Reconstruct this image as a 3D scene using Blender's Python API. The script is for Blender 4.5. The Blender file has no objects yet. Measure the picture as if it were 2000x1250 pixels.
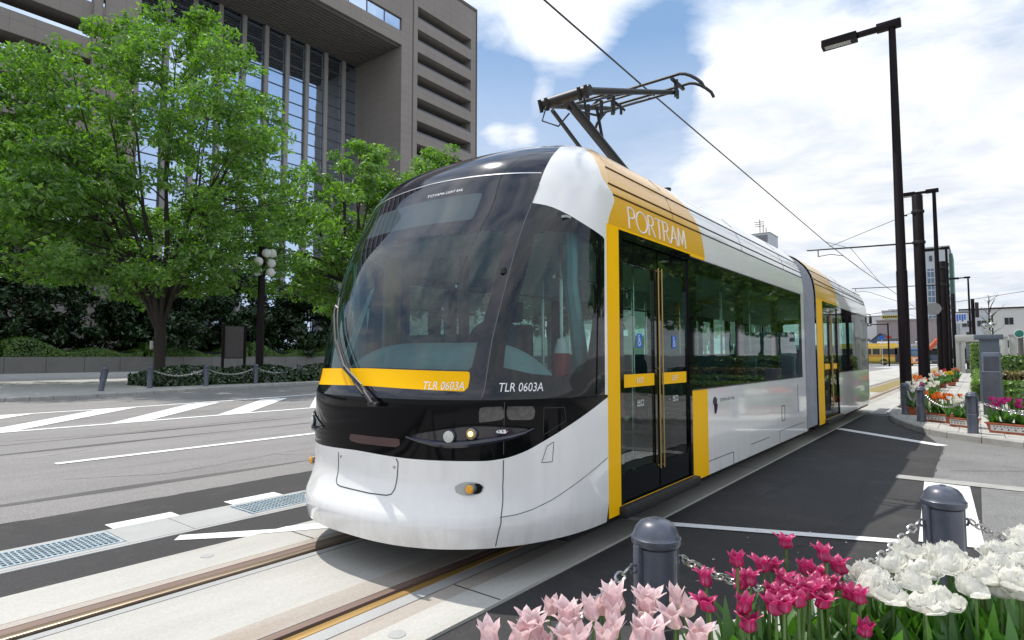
import bpy, bmesh, math, random
from math import sin, cos, pi, radians, copysign, sqrt, atan2, exp, hypot
from mathutils import Vector, Matrix, noise

random.seed(7)
SC = bpy.context.scene
COL = SC.collection
OFF = {}

# ------------------------------------------------------------------ mesh builder
class MB:
    """Collects faces; build() links them as ONE mesh object."""
    def __init__(s):
        s.v = []; s.f = []; s.m = []
    def add(s, pts, faces, mi=0):
        o = len(s.v); s.v.extend(tuple(p) for p in pts)
        for f in faces:
            s.f.append([i + o for i in f]); s.m.append(mi)
        return s
    def quad(s, a, b, c, d, mi=0):
        return s.add([a, b, c, d], [(0, 1, 2, 3)], mi)
    def poly(s, pts, mi=0):
        return s.add(pts, [tuple(range(len(pts)))], mi)
    def box(s, x0, x1, y0, y1, z0, z1, mi=0, bev=0.0):
        if bev > 0:
            bm = bmesh.new()
            bmesh.ops.create_cube(bm, size=1)
            for v in bm.verts:
                v.co = ((x0 + x1) / 2 + v.co.x * (x1 - x0), (y0 + y1) / 2 + v.co.y * (y1 - y0), (z0 + z1) / 2 + v.co.z * (z1 - z0))
            bmesh.ops.bevel(bm, geom=bm.edges[:], offset=bev, segments=2, profile=.5, affect='EDGES')
            bm.verts.ensure_lookup_table()
            s.add([v.co[:] for v in bm.verts], [[v.index for v in f.verts] for f in bm.faces], mi)
            bm.free(); return s
        P = [(x0, y0, z0), (x1, y0, z0), (x1, y1, z0), (x0, y1, z0), (x0, y0, z1), (x1, y0, z1), (x1, y1, z1), (x0, y1, z1)]
        return s.add(P, [(0, 3, 2, 1), (4, 5, 6, 7), (0, 1, 5, 4), (1, 2, 6, 5), (2, 3, 7, 6), (3, 0, 4, 7)], mi)
    def obox(s, c, ax, ay, az, mi=0):
        c = Vector(c); ax = Vector(ax); ay = Vector(ay); az = Vector(az)
        P = [c + i * ax + j * ay + k * az for k in (-1, 1) for (i, j) in ((-1, -1), (1, -1), (1, 1), (-1, 1))]
        return s.add(P, [(0, 3, 2, 1), (4, 5, 6, 7), (0, 1, 5, 4), (1, 2, 6, 5), (2, 3, 7, 6), (3, 0, 4, 7)], mi)
    def tube(s, path, r, n=8, caps=True, mi=0, closed=False):
        path = [Vector(p) for p in path]
        if not isinstance(r, (list, tuple)): r = [r] * len(path)
        N = len(path); rings = []; up = None
        for i, p in enumerate(path):
            if closed: d = path[(i + 1) % N] - path[i - 1]
            else: d = path[min(i + 1, N - 1)] - path[max(i - 1, 0)]
            if d.length < 1e-9: d = Vector((0, 0, 1))
            d.normalize()
            if up is None:
                up = Vector((0, 0, 1)) if abs(d.z) < .9 else Vector((1, 0, 0))
            a = up - d * up.dot(d)
            if a.length < 1e-6: a = d.orthogonal()
            a.normalize(); up = a; b = d.cross(a)
            rings.append([p + r[i] * (cos(2 * pi * k / n) * a + sin(2 * pi * k / n) * b) for k in range(n)])
        pts = [q for R in rings for q in R]; F = []
        for i in range(N if closed else N - 1):
            j = (i + 1) % N
            for k in range(n):
                F.append((i * n + k, i * n + (k + 1) % n, j * n + (k + 1) % n, j * n + k))
        if caps and not closed:
            F.append(tuple(range(n - 1, -1, -1))); F.append(tuple((N - 1) * n + k for k in range(n)))
        return s.add(pts, F, mi)
    def lathe(s, prof, c=(0, 0, 0), n=24, mi=0, axis='z'):
        """prof = [(r, h)...] turned about an axis through c."""
        pts = []; F = []
        for (r, h) in prof:
            for k in range(n):
                a = 2 * pi * k / n
                if axis == 'z': pts.append((c[0] + r * cos(a), c[1] + r * sin(a), c[2] + h))
                elif axis == 'x': pts.append((c[0] + h, c[1] + r * cos(a), c[2] + r * sin(a)))
                else: pts.append((c[0] + r * sin(a), c[1] + h, c[2] + r * cos(a)))
        for i in range(len(prof) - 1):
            for k in range(n):
                F.append((i * n + k, i * n + (k + 1) % n, (i + 1) * n + (k + 1) % n, (i + 1) * n + k))
        if prof[0][0] > 1e-4: F.append(tuple(range(n - 1, -1, -1)))
        if prof[-1][0] > 1e-4: F.append(tuple((len(prof) - 1) * n + k for k in range(n)))
        return s.add(pts, F, mi)
    def ball(s, c, r, n=12, m=8, sq=(1, 1, 1), mi=0):
        pts = []; F = []
        for i in range(m + 1):
            t = pi * i / m
            for k in range(n):
                a = 2 * pi * k / n
                pts.append((c[0] + sq[0] * r * sin(t) * cos(a), c[1] + sq[1] * r * sin(t) * sin(a), c[2] - sq[2] * r * cos(t)))
        for i in range(m):
            for k in range(n):
                F.append((i * n + k, i * n + (k + 1) % n, (i + 1) * n + (k + 1) % n, (i + 1) * n + k))
        return s.add(pts, F, mi)
    def prism(s, outline, z0, z1, mi=0, top=True, bottom=True):
        n = len(outline)
        P = [(x, y, z0) for x, y in outline] + [(x, y, z1) for x, y in outline]
        F = [(i, (i + 1) % n, n + (i + 1) % n, n + i) for i in range(n)]
        if top: F.append(tuple(range(n, 2 * n)))
        if bottom: F.append(tuple(range(n - 1, -1, -1)))
        return s.add(P, F, mi)
    def build(s, name, mats, parent=None, smooth=35, weld=True):
        if not isinstance(mats, (list, tuple)): mats = [mats]
        me = bpy.data.meshes.new(name)
        off = OFF.get(parent.name, (0, 0, 0)) if parent else (0, 0, 0)
        me.from_pydata([(p[0] - off[0], p[1] - off[1], p[2] - off[2]) for p in s.v], [], s.f)
        for m in mats: me.materials.append(m)
        me.polygons.foreach_set('material_index', s.m)
        if weld and len(s.v) < 120000:
            bm = bmesh.new(); bm.from_mesh(me)
            bmesh.ops.remove_doubles(bm, verts=bm.verts[:], dist=2e-5)
            bm.to_mesh(me); bm.free()
        if smooth:
            me.polygons.foreach_set('use_smooth', [True] * len(me.polygons))
            me.set_sharp_from_angle(angle=radians(smooth))
        me.update()
        o = bpy.data.objects.new(name, me); COL.objects.link(o)
        if parent:
            o.parent = parent; OFF[o.name] = off
        return o

def tag(o, label=None, cat=None, group=None, kind=None):
    if label: o['label'] = label
    if cat: o['category'] = cat
    if group: o['group'] = group
    if kind: o['kind'] = kind
    return o

def thing(name, label, cat, loc=(0, 0, 0), rz=0.0, group=None, world=True):
    """Empty at the thing's base. world=True: its parts are written in world coordinates."""
    o = bpy.data.objects.new(name, None); COL.objects.link(o)
    o.location = loc; o.rotation_euler = (0, 0, rz); o.empty_display_size = .2
    OFF[o.name] = tuple(loc) if world else (0, 0, 0)
    return tag(o, label, cat, group)

def dup(o, loc=None, rz=None, label=None, group=None, scale=None):
    def cp(x, par):
        c = x.copy(); COL.objects.link(c)
        if par: c.parent = par
        for ch in x.children: cp(ch, c)
        return c
    c = cp(o, None)
    if loc is not None: c.location = loc
    if rz is not None: c.rotation_euler = (0, 0, rz)
    if scale is not None: c.scale = (scale,) * 3 if not isinstance(scale, tuple) else scale
    if label: c['label'] = label
    if group: c['group'] = group
    return c

def struct(name, mb, m, smooth=0):
    return tag(mb.build(name, m, None, smooth), kind='structure')

# ------------------------------------------------------------------ materials
class NT:
    def __init__(s, tree): s.t = tree; s.n = tree.nodes; s.l = tree.links
    def node(s, typ, **kw):
        x = s.n.new(typ)
        for k, v in kw.items():
            if k == 'inp':
                for i, val in v.items():
                    if hasattr(val, 'is_linked'): s.l.new(val, x.inputs[i])
                    else: x.inputs[i].default_value = val
            else: setattr(x, k, v)
        return x
    def math(s, op, a, b=0.0, c=0.0, clamp=False):
        x = s.node('ShaderNodeMath', operation=op, use_clamp=clamp)
        for i, val in enumerate((a, b, c)):
            if hasattr(val, 'is_linked'): s.l.new(val, x.inputs[i])
            else: x.inputs[i].default_value = val
        return x.outputs[0]
    def ramp(s, fac, stops, interp='LINEAR'):
        x = s.node('ShaderNodeValToRGB'); x.color_ramp.interpolation = interp
        e = x.color_ramp.elements
        while len(e) < len(stops): e.new(.5)
        for i, (p, c) in enumerate(stops):
            e[i].position = p; e[i].color = c if len(c) == 4 else (*c, 1)
        s.l.new(fac, x.inputs[0]); return x.outputs[0]
    def mix(s, fac, a, b, mode='MIX'):
        x = s.node('ShaderNodeMix', data_type='RGBA', blend_type=mode)
        for i, val in ((0, fac), (6, a), (7, b)):
            if hasattr(val, 'is_linked'): s.l.new(val, x.inputs[i])
            else: x.inputs[i].default_value = val if i == 0 or len(val) == 4 else (*val, 1)
        return x.outputs[2]
    def noise(s, vec, scale, detail=3, rough=.55):
        x = s.node('ShaderNodeTexNoise'); s.l.new(vec, x.inputs['Vector'])
        x.inputs['Scale'].default_value = scale; x.inputs['Detail'].default_value = detail; x.inputs['Roughness'].default_value = rough
        return x.outputs['Fac']

MATS = {}
def new_mat(name):
    m = bpy.data.materials.new(name); m.use_nodes = True
    m.node_tree.nodes.clear()
    nt = NT(m.node_tree); out = nt.node('ShaderNodeOutputMaterial')
    return m, nt, out

def mat(name, col, rough=.6, metal=0.0, var=.12, vscale=6.0, bump=0.0, bscale=40.0, coat=0.0, fine=0.0, fscale=120.0, spec=.5, stretch=None, emit=None):
    """Principled with a large-scale and a fine noise in the colour, bump if asked."""
    m, nt, out = new_mat(name)
    b = nt.node('ShaderNodeBsdfPrincipled')
    tc = nt.node('ShaderNodeNewGeometry').outputs['Position']
    if stretch:
        mp = nt.node('ShaderNodeMapping'); mp.inputs['Scale'].default_value = stretch; nt.l.new(tc, mp.inputs['Vector']); tc = mp.outputs[0]
    c = (*col, 1)
    if var:
        f = nt.noise(tc, vscale, 4, .6)
        lo = tuple(x * (1 - var) for x in col); hi = tuple(min(1, x * (1 + var)) for x in col)
        c = nt.ramp(f, [(.3, lo), (.7, hi)])
        if fine:
            g = nt.noise(tc, fscale, 2, .7)
            k = nt.ramp(g, [(.3, (1 - fine,) * 3), (.7, (1 + fine,) * 3)])
            c = nt.mix(1.0, c, k, 'MULTIPLY')
        nt.l.new(c, b.inputs['Base Color'])
        r = nt.math('MULTIPLY_ADD', f, .12, rough - .06, clamp=True); nt.l.new(r, b.inputs['Roughness'])
    else:
        b.inputs['Base Color'].default_value = c; b.inputs['Roughness'].default_value = rough
    b.inputs['Metallic'].default_value = metal
    b.inputs['Specular IOR Level'].default_value = spec
    b.inputs['Coat Weight'].default_value = coat; b.inputs['Coat Roughness'].default_value = .04
    if emit:
        b.inputs['Emission Color'].default_value = (*emit[:3], 1); b.inputs['Emission Strength'].default_value = emit[3]
    if bump:
        h = nt.noise(tc, bscale, 3, .6)
        bp = nt.node('ShaderNodeBump'); bp.inputs['Strength'].default_value = bump; bp.inputs['Distance'].default_value = .02
        nt.l.new(h, bp.inputs['Height']); nt.l.new(bp.outputs[0], b.inputs['Normal'])
    nt.l.new(b.outputs[0], out.inputs[0])
    return m

def glass(name, tint, refl=1.0, base=.03, rough=0.0, body=0.0, bodycol=(.02, .03, .03), wav=0.0):
    """Thin tinted pane: transparent + Fresnel mirror (+ a little dark body)."""
    m, nt, out = new_mat(name)
    tr = nt.node('ShaderNodeBsdfTransparent'); tr.inputs[0].default_value = (*tint, 1)
    gl = nt.node('ShaderNodeBsdfGlossy'); gl.inputs['Roughness'].default_value = rough; gl.inputs['Color'].default_value = (.95, .97, 1, 1)
    fr = nt.node('ShaderNodeFresnel'); fr.inputs['IOR'].default_value = 1.5
    if wav:
        tc = nt.node('ShaderNodeNewGeometry').outputs['Position']
        h = nt.noise(tc, 1.6, 2, .5); bp = nt.node('ShaderNodeBump'); bp.inputs['Strength'].default_value = wav; bp.inputs['Distance'].default_value = .05
        nt.l.new(h, bp.inputs['Height']); nt.l.new(bp.outputs[0], gl.inputs['Normal'])
    fac = nt.math('MULTIPLY_ADD', fr.outputs[0], refl, base, clamp=True)
    sh = tr.outputs[0]
    if body:
        df = nt.node('ShaderNodeBsdfDiffuse'); df.inputs[0].default_value = (*bodycol, 1)
        mx = nt.node('ShaderNodeMixShader'); mx.inputs[0].default_value = body
        nt.l.new(sh, mx.inputs[1]); nt.l.new(df.outputs[0], mx.inputs[2]); sh = mx.outputs[0]
    mx = nt.node('ShaderNodeMixShader'); nt.l.new(fac, mx.inputs[0]); nt.l.new(sh, mx.inputs[1]); nt.l.new(gl.outputs[0], mx.inputs[2])
    nt.l.new(mx.outputs[0], out.inputs[0])
    return m

def leafmat(name, dark, mid, light, trans=.45, rough=.45):
    m, nt, out = new_mat(name)
    geo = nt.node('ShaderNodeNewGeometry')
    f1 = nt.noise(geo.outputs['Position'], .55, 3, .6)
    isl = geo.outputs['Random Per Island']
    f = nt.math('MULTIPLY_ADD', isl, .45, nt.math('MULTIPLY', f1, .75))
    c = nt.ramp(f, [(.22, dark), (.55, mid), (.85, light)])
    df = nt.node('ShaderNodeBsdfDiffuse'); nt.l.new(c, df.inputs[0])
    tr = nt.node('ShaderNodeBsdfTranslucent'); c2 = nt.mix(1.0, c, (1.35, 1.6, .45), 'MULTIPLY'); nt.l.new(c2, tr.inputs[0])
    mx = nt.node('ShaderNodeMixShader'); mx.inputs[0].default_value = trans
    nt.l.new(df.outputs[0], mx.inputs[1]); nt.l.new(tr.outputs[0], mx.inputs[2])
    gl = nt.node('ShaderNodeBsdfGlossy'); gl.inputs['Roughness'].default_value = rough; gl.inputs[0].default_value = (.9, 1, .9, 1)
    m2 = nt.node('ShaderNodeMixShader'); m2.inputs[0].default_value = .06
    nt.l.new(mx.outputs[0], m2.inputs[1]); nt.l.new(gl.outputs[0], m2.inputs[2])
    nt.l.new(m2.outputs[0], out.inputs[0])
    return m

def text_mesh(s):
    """Default-font text as (verts, faces), centred, width 1 normalised by its own box: returns pts, faces, aspect."""
    cu = bpy.data.curves.new('lettering', 'FONT'); cu.body = s; cu.resolution_u = 3
    o = bpy.data.objects.new('lettering', cu); COL.objects.link(o)
    dg = bpy.context.evaluated_depsgraph_get(); dg.update()
    me = bpy.data.meshes.new_from_object(o.evaluated_get(dg))
    bm = bmesh.new(); bm.from_mesh(me); bmesh.ops.triangulate(bm, faces=bm.faces[:])
    P = [v.co.copy() for v in bm.verts]; bm.verts.index_update(); F = [[v.index for v in f.verts] for f in bm.faces]
    bm.free(); bpy.data.objects.remove(o); bpy.data.curves.remove(cu); bpy.data.meshes.remove(me)
    if not P: return [], [], 1
    x0 = min(p.x for p in P); x1 = max(p.x for p in P); y0 = min(p.y for p in P); y1 = max(p.y for p in P)
    return [((p.x - x0) / (x1 - x0), (p.y - y0) / (y1 - y0)) for p in P], F, (x1 - x0) / (y1 - y0)

def letter(mb, s, fn, mi=0):
    """Lay text on a surface: fn(u, v) with u, v in 0..1 gives the world point."""
    P, F, a = text_mesh(s)
    mb.add([fn(u, v) for u, v in P], F, mi); return a

def pchip(xs, ys):
    n = len(xs); h = [xs[i + 1] - xs[i] for i in range(n - 1)]; d = [(ys[i + 1] - ys[i]) / h[i] for i in range(n - 1)]
    m = [d[0]] + [0] * (n - 2) + [d[-1]]
    for i in range(1, n - 1):
        if d[i - 1] * d[i] > 0:
            a = 2 * h[i] + h[i - 1]; b = h[i] + 2 * h[i - 1]; m[i] = (a + b) / (a / d[i - 1] + b / d[i])
    def f(x):
        if x <= xs[0]: return ys[0]
        if x >= xs[-1]: return ys[-1]
        i = 0
        while xs[i + 1] < x: i += 1
        t = (x - xs[i]) / h[i]
        return ys[i] * (1 + 2 * t) * (1 - t) ** 2 + h[i] * m[i] * t * (1 - t) ** 2 + ys[i + 1] * t * t * (3 - 2 * t) + h[i] * m[i + 1] * t * t * (t - 1)
    return f

def clip(polys, f):
    """Split (u,v) polygons along f=0: returns (inside where f>0, outside)."""
    ins, out = [], []
    for P in polys:
        d = [f(*p) for p in P]
        if min(d) >= 0: ins.append(P); continue
        if max(d) <= 0: out.append(P); continue
        a, b = [], []; n = len(P)
        for i in range(n):
            p, q, dp, dq = P[i], P[(i + 1) % n], d[i], d[(i + 1) % n]
            (a if dp >= 0 else b).append(p)
            if dp * dq < 0:
                t = dp / (dp - dq); r = (p[0] + (q[0] - p[0]) * t, p[1] + (q[1] - p[1]) * t)
                a.append(r); b.append(r)
        if len(a) > 2: ins.append(a)
        if len(b) > 2: out.append(b)
    return ins, out

def poly_sdf(pts, sub=0):
    """Signed distance to a closed polygon, positive inside."""
    n = len(pts); x0 = min(p[0] for p in pts); x1 = max(p[0] for p in pts); y0 = min(p[1] for p in pts); y1 = max(p[1] for p in pts)
    def f(x, y):
        if x < x0 - .1 or x > x1 + .1 or y < y0 - .1 or y > y1 + .1: return -.1
        best = 9e9; inside = False; j = n - 1
        for i in range(n):
            ax, ay = pts[j]; bx, by = pts[i]
            if (ay > y) != (by > y) and x < (bx - ax) * (y - ay) / (by - ay) + ax: inside = not inside
            dx, dy = bx - ax, by - ay
            t = max(0, min(1, ((x - ax) * dx + (y - ay) * dy) / (dx * dx + dy * dy + 1e-12)))
            e = (x - ax - t * dx) ** 2 + (y - ay - t * dy) ** 2
            if e < best: best = e
            j = i
        return sqrt(best) if inside else -sqrt(best)
    return f
# ------------------------------------------------------------------ camera, sun, sky
CAM_H = 1.404
cam = bpy.data.cameras.new('camera'); cam.lens = 20.81; cam.sensor_width = 36; cam.clip_start = .05; cam.clip_end = 3000
co = bpy.data.objects.new('camera', cam); COL.objects.link(co)
co.location = (0, 0, CAM_H); co.rotation_euler = (pi / 2 + .05999, 0, .66545)
SC.camera = co
SC.view_settings.view_transform = 'Standard'; SC.view_settings.look = 'None'; SC.view_settings.exposure = 0; SC.view_settings.gamma = 1
SC.cycles.max_bounces = 10; SC.cycles.transparent_max_bounces = 24
SC.cycles.sample_clamp_indirect = 8

SUN = Vector((-.487, .03, 1)).normalized()      # towards the sun
su = bpy.data.lights.new('sun', 'SUN'); su.energy = 3.9; su.angle = radians(.5); su.color = (1, .955, .88)
so = bpy.data.objects.new('sun', su); COL.objects.link(so)
so.rotation_euler = SUN.to_track_quat('Z', 'Y').to_euler(); so.location = (-20, 0, 40)

w = bpy.data.worlds.new('World'); SC.world = w; w.use_nodes = True
w.node_tree.nodes.clear(); nt = NT(w.node_tree)
wo = nt.node('ShaderNodeOutputWorld'); bg = nt.node('ShaderNodeBackground'); bg.inputs[1].default_value = .115
sky = nt.node('ShaderNodeTexSky'); sky.sky_type = 'NISHITA'; sky.sun_disc = False
sky.sun_elevation = math.asin(SUN.z); sky.sun_rotation = atan2(SUN.x, SUN.y); sky.air_density = 1.0; sky.dust_density = .6; sky.ozone_density = 2.0
tc = nt.node('ShaderNodeTexCoord'); D = tc.outputs['Generated']
nrm = nt.node('ShaderNodeVectorMath', operation='NORMALIZE'); nt.l.new(D, nrm.inputs[0]); D = nrm.outputs[0]
sp = nt.node('ShaderNodeSeparateXYZ'); nt.l.new(D, sp.inputs[0])
den = nt.math('ADD', nt.math('MAXIMUM', sp.outputs[2], 0.0), .12)
cx = nt.math('DIVIDE', sp.outputs[0], den); cy = nt.math('DIVIDE', sp.outputs[1], den)
cb = nt.node('ShaderNodeCombineXYZ'); nt.l.new(cx, cb.inputs[0]); nt.l.new(cy, cb.inputs[1]); cb.inputs[2].default_value = 3.7
P = cb.outputs[0]
wr = nt.node('ShaderNodeTexNoise'); nt.l.new(P, wr.inputs['Vector']); wr.inputs['Scale'].default_value = 1.3; wr.inputs['Detail'].default_value = 3
wm = nt.node('ShaderNodeVectorMath', operation='MULTIPLY_ADD'); nt.l.new(wr.outputs['Color'], wm.inputs[0]); wm.inputs[1].default_value = (.5, .5, .5); nt.l.new(P, wm.inputs[2])
n1 = nt.noise(wm.outputs[0], 1.6, 9, .58)
mp = nt.node('ShaderNodeMapping'); mp.inputs['Scale'].default_value = (.55, 1.6, 1); mp.inputs['Rotation'].default_value = (0, 0, .5); nt.l.new(P, mp.inputs[0])
n2 = nt.noise(mp.outputs[0], 1.4, 7, .6)
def blob(d, k, a):
    dv = Vector(d).normalized()
    dt = nt.node('ShaderNodeVectorMath', operation='DOT_PRODUCT'); nt.l.new(D, dt.inputs[0]); dt.inputs[1].default_value = dv
    e = nt.math('MULTIPLY', nt.math('SUBTRACT', dt.outputs['Value'], 1.0), k)
    return nt.math('MULTIPLY', nt.math('EXPONENT', e), a)
tot = None
for d, k, a in (SKY_BLOBS if 'SKY_BLOBS' in globals() else [
        ((-.40, .82, .39), 160, -.34), ((-.58, .70, .43), 220, -.30), ((-.36, .81, .46), 200, -.25), ((-.60, .70, .40), 260, -.12),
        ((-.125, .92, .375), 90, -.11), ((-.03, .93, .38), 60, -.09), ((-.50, .71, .50), 400, .26), ((-.43, .767, .48), 500, .20),
        ((-.533, .743, .405), 1800, .24), ((-.596, .719, .356), 2400, .25), ((-.562, .748, .352), 3000, .25), ((-.236, .923, .300), 60, .16), ((0, .965, .26), 40, .14), ((-.257, .876, .43), 200, .20),
        ((.74, .60, .34), 16, -.24), ((.95, -.1, .35), 5, .10), ((0, -.9, .12), 6, .10), ((.1, .95, .3), 8, .09)]):
    b = blob(d, k, a); tot = b if tot is None else nt.math('ADD', tot, b)
cov = nt.math('ADD', nt.math('ADD', n1, nt.math('MULTIPLY', nt.math('SUBTRACT', n2, .5), .22)), tot)
dens = nt.ramp(cov, [(.39, (0.0,) * 3), (.47, (.34,) * 3), (.57, (.82,) * 3), (.70, (1,) * 3)])
# towards the horizon everything goes white
hz = nt.ramp(sp.outputs[2], [(.0, (.9,) * 3), (.20, (.72,) * 3), (.34, (.30,) * 3), (.48, (0,) * 3)])
d2 = nt.math('MAXIMUM', dens, hz)
shade = nt.ramp(nt.noise(wm.outputs[0], 2.6, 6, .6), [(.33, (7.0, 7.6, 8.4)), (.5, (8.7, 8.9, 9.3)), (.64, (10.0, 10.1, 10.2))])
blue = nt.mix(.55, sky.outputs[0], (2.9, 5.0, 8.2))
gain = nt.ramp(sp.outputs[2], [(0, (.92,) * 3), (.35, (1.0,) * 3), (.8, (1.65,) * 3)])
colr = nt.mix(d2, blue, nt.mix(1.0, shade, gain, 'MULTIPLY'))
nt.l.new(colr, bg.inputs[0]); nt.l.new(bg.outputs[0], wo.inputs[0])
# ------------------------------------------------------------------ shared materials
M = {}
def trampaint(name, rough, bump, bscale):
    m, nt, out = new_mat(name); b = nt.node('ShaderNodeBsdfPrincipled'); pos = nt.node('ShaderNodeNewGeometry').outputs['Position']
    s = nt.node('ShaderNodeSeparateXYZ'); nt.l.new(pos, s.inputs[0])
    a = nt.noise(pos, 2.2, 4, .6); c = nt.ramp(a, [(.3, (.81, .805, .79)), (.7, (.84, .83, .815))])
    mp = nt.node('ShaderNodeMapping'); mp.inputs['Scale'].default_value = (3, 3, .8); nt.l.new(pos, mp.inputs[0])
    g = nt.ramp(nt.noise(mp.outputs[0], 5, 6, .7), [(.42, (0, 0, 0)), (.75, (1, 1, 1))])
    low = nt.ramp(nt.math('MULTIPLY_ADD', s.outputs[2], 1.6, -.4, clamp=True), [(0, (.36,) * 3), (.30, (.12,) * 3), (1, (.03,) * 3)])
    c = nt.mix(nt.math('MULTIPLY', g, low), c, (.36, .33, .29)); nt.l.new(c, b.inputs['Base Color'])
    nt.l.new(nt.math('MULTIPLY_ADD', a, .10, rough - .05, clamp=True), b.inputs['Roughness'])
    b.inputs['Coat Weight'].default_value = .7; b.inputs['Coat Roughness'].default_value = .04
    bp = nt.node('ShaderNodeBump'); bp.inputs['Strength'].default_value = bump; bp.inputs['Distance'].default_value = .02
    nt.l.new(nt.noise(pos, bscale, 3, .6), bp.inputs['Height']); nt.l.new(bp.outputs[0], b.inputs['Normal']); nt.l.new(b.outputs[0], out.inputs[0]); return m
M['white'] = trampaint('white tram paint', .20, .03, 3)
M['whiteside'] = trampaint('white side paint', .10, .10, 2.2)
M['yellow'] = mat('yellow tram paint', (1.0, .53, .002), .38, var=.03, vscale=2, coat=.04, spec=.10)
M['orange'] = mat('orange roof paint', (.82, .47, .09), .22, var=.04, vscale=2, coat=.6)
M['black'] = mat('black gloss', (.004, .004, .005), .06, var=0, coat=0, spec=.14)
M['roofblack'] = mat('dark roof gloss', (.014, .013, .020), .10, var=.05, coat=.25)
M['frit'] = mat('black glass border', (.004, .005, .006), .03, var=0, spec=.6)
M['rubber'] = mat('dark rubber', (.012, .012, .013), .55)
M['dark'] = mat('dark metal', (.018, .016, .017), .45, var=.15)
M['under'] = mat('underframe black', (.004, .004, .004), .8)
M['gold'] = mat('gold handrail', (.38, .27, .09), .35, metal=.5)
M['steel'] = mat('bright steel', (.55, .56, .57), .28, metal=1)
M['chain'] = mat('galvanised chain', (.45, .44, .42), .28, metal=1)
M['bellows'] = mat('grey bellows', (.27, .285, .32), .65)
M['letter'] = mat('white lettering', (.85, .85, .86), .5, var=0)
M['wind'] = glass('windscreen glass', (.46, .62, .62), 1.05, .02)
M['cabglass'] = glass('cab side glass', (.60, .76, .74), .8, .02)
M['sideglass'] = glass('side window glass', (.54, .76, .64), .75, .015, wav=.05)
M['disp'] = mat('display glass', (.055, .075, .085), .06, var=.06)
M['int'] = mat('interior panel', (.40, .45, .44), .5)
M['dash'] = mat('dash panel', (.50, .66, .68), .35)
M['intfloor'] = mat('interior floor', (.10, .10, .10), .6)
M['seatblue'] = mat('seat moquette', (.05, .09, .16), .8)
M['teal'] = mat('teal partition', (.16, .34, .36), .3)
M['seam'] = mat('panel seam', (.06, .06, .065), .6, var=0)
M['groove'] = mat('roof groove', (.05, .022, .008), .6, var=0)
M['grooveg'] = mat('roof groove grey', (.06, .07, .10), .6, var=0)
M['lens'] = mat('lamp lens', (.55, .56, .52), .08, var=.1, vscale=60)
M['amber'] = mat('amber lens', (.85, .38, .02), .15, var=.15, vscale=80)
M['warm'] = mat('lit warm bulb', (.9, .7, .4), .2, emit=(1, .62, .22, 2.2))
M['redlens'] = mat('dull red lens', (.075, .038, .038), .2)
M['bluesign'] = mat('blue sticker', (.02, .13, .55), .4)
M['purple'] = mat('purple emblem', (.03, .012, .06), .5)
M['bollard'] = mat('slate bollard paint', (.070, .078, .108), .38, var=.16, vscale=9, coat=.3, fine=.12, fscale=150)
M['pole'] = mat('dark brown pole paint', (.010, .006, .008), .5, var=.2, vscale=3, spec=.15)
# ------------------------------------------------------------------ ground, road, track
M['asph_old'] = mat('old asphalt', (.225, .215, .208), .85, var=.10, vscale=.7, fine=.38, fscale=75, bump=.25, bscale=160)
M['asph_dark'] = mat('new asphalt', (.036, .034, .035), .80, var=.22, vscale=1.3, fine=.35, fscale=110, bump=.25, bscale=170)
M['asph_mid'] = mat('grey asphalt', (.20, .197, .192), .85, var=.12, vscale=1.1, fine=.35, fscale=90, bump=.2, bscale=150)
M['concrete'] = mat('track concrete', (.46, .445, .41), .80, var=.09, vscale=1.6, fine=.07, fscale=60, stretch=(1, .35, 1))
M['conc_tan'] = mat('rust stained concrete', (.40, .355, .31), .8, var=.12, vscale=2.2, fine=.08, fscale=70, stretch=(1, .3, 1))
M['conc_gray'] = mat('grey channel concrete', (.38, .38, .37), .8, var=.08, vscale=2.5, fine=.06, fscale=90)
M['joint'] = mat('joint filler', (.06, .058, .055), .9)
M['railbrown'] = mat('rusty rail web', (.20, .135, .11), .5, var=.2, vscale=5, stretch=(4, .3, 1))
M['railtop'] = mat('worn rail head', (.34, .26, .19), .32, metal=.65, var=.25, vscale=5, stretch=(6, .3, 1))
M['railgold'] = mat('rust gold rail edge', (.36, .22, .07), .42, metal=.35, var=.25, vscale=4, stretch=(6, .3, 1))
M['flange'] = mat('flangeway dark', (.022, .014, .009), .7)
def wornpaint():
    m, nt, out = new_mat('worn road paint'); b = nt.node('ShaderNodeBsdfPrincipled'); b.inputs['Roughness'].default_value = .78
    pos = nt.node('ShaderNodeNewGeometry').outputs['Position']
    a = nt.math('ADD', nt.math('MULTIPLY', nt.noise(pos, 26, 5, .7), .75), nt.math('MULTIPLY', nt.noise(pos, 2.2, 3, .6), .35))
    c = nt.ramp(a, [(.385, (.24, .235, .23)), (.42, (.55, .55, .54)), (.47, (.78, .78, .77)), (.7, (.82, .82, .81))])
    nt.l.new(c, b.inputs['Base Color']); nt.l.new(b.outputs[0], out.inputs[0]); return m
M['paint'] = wornpaint()
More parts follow.
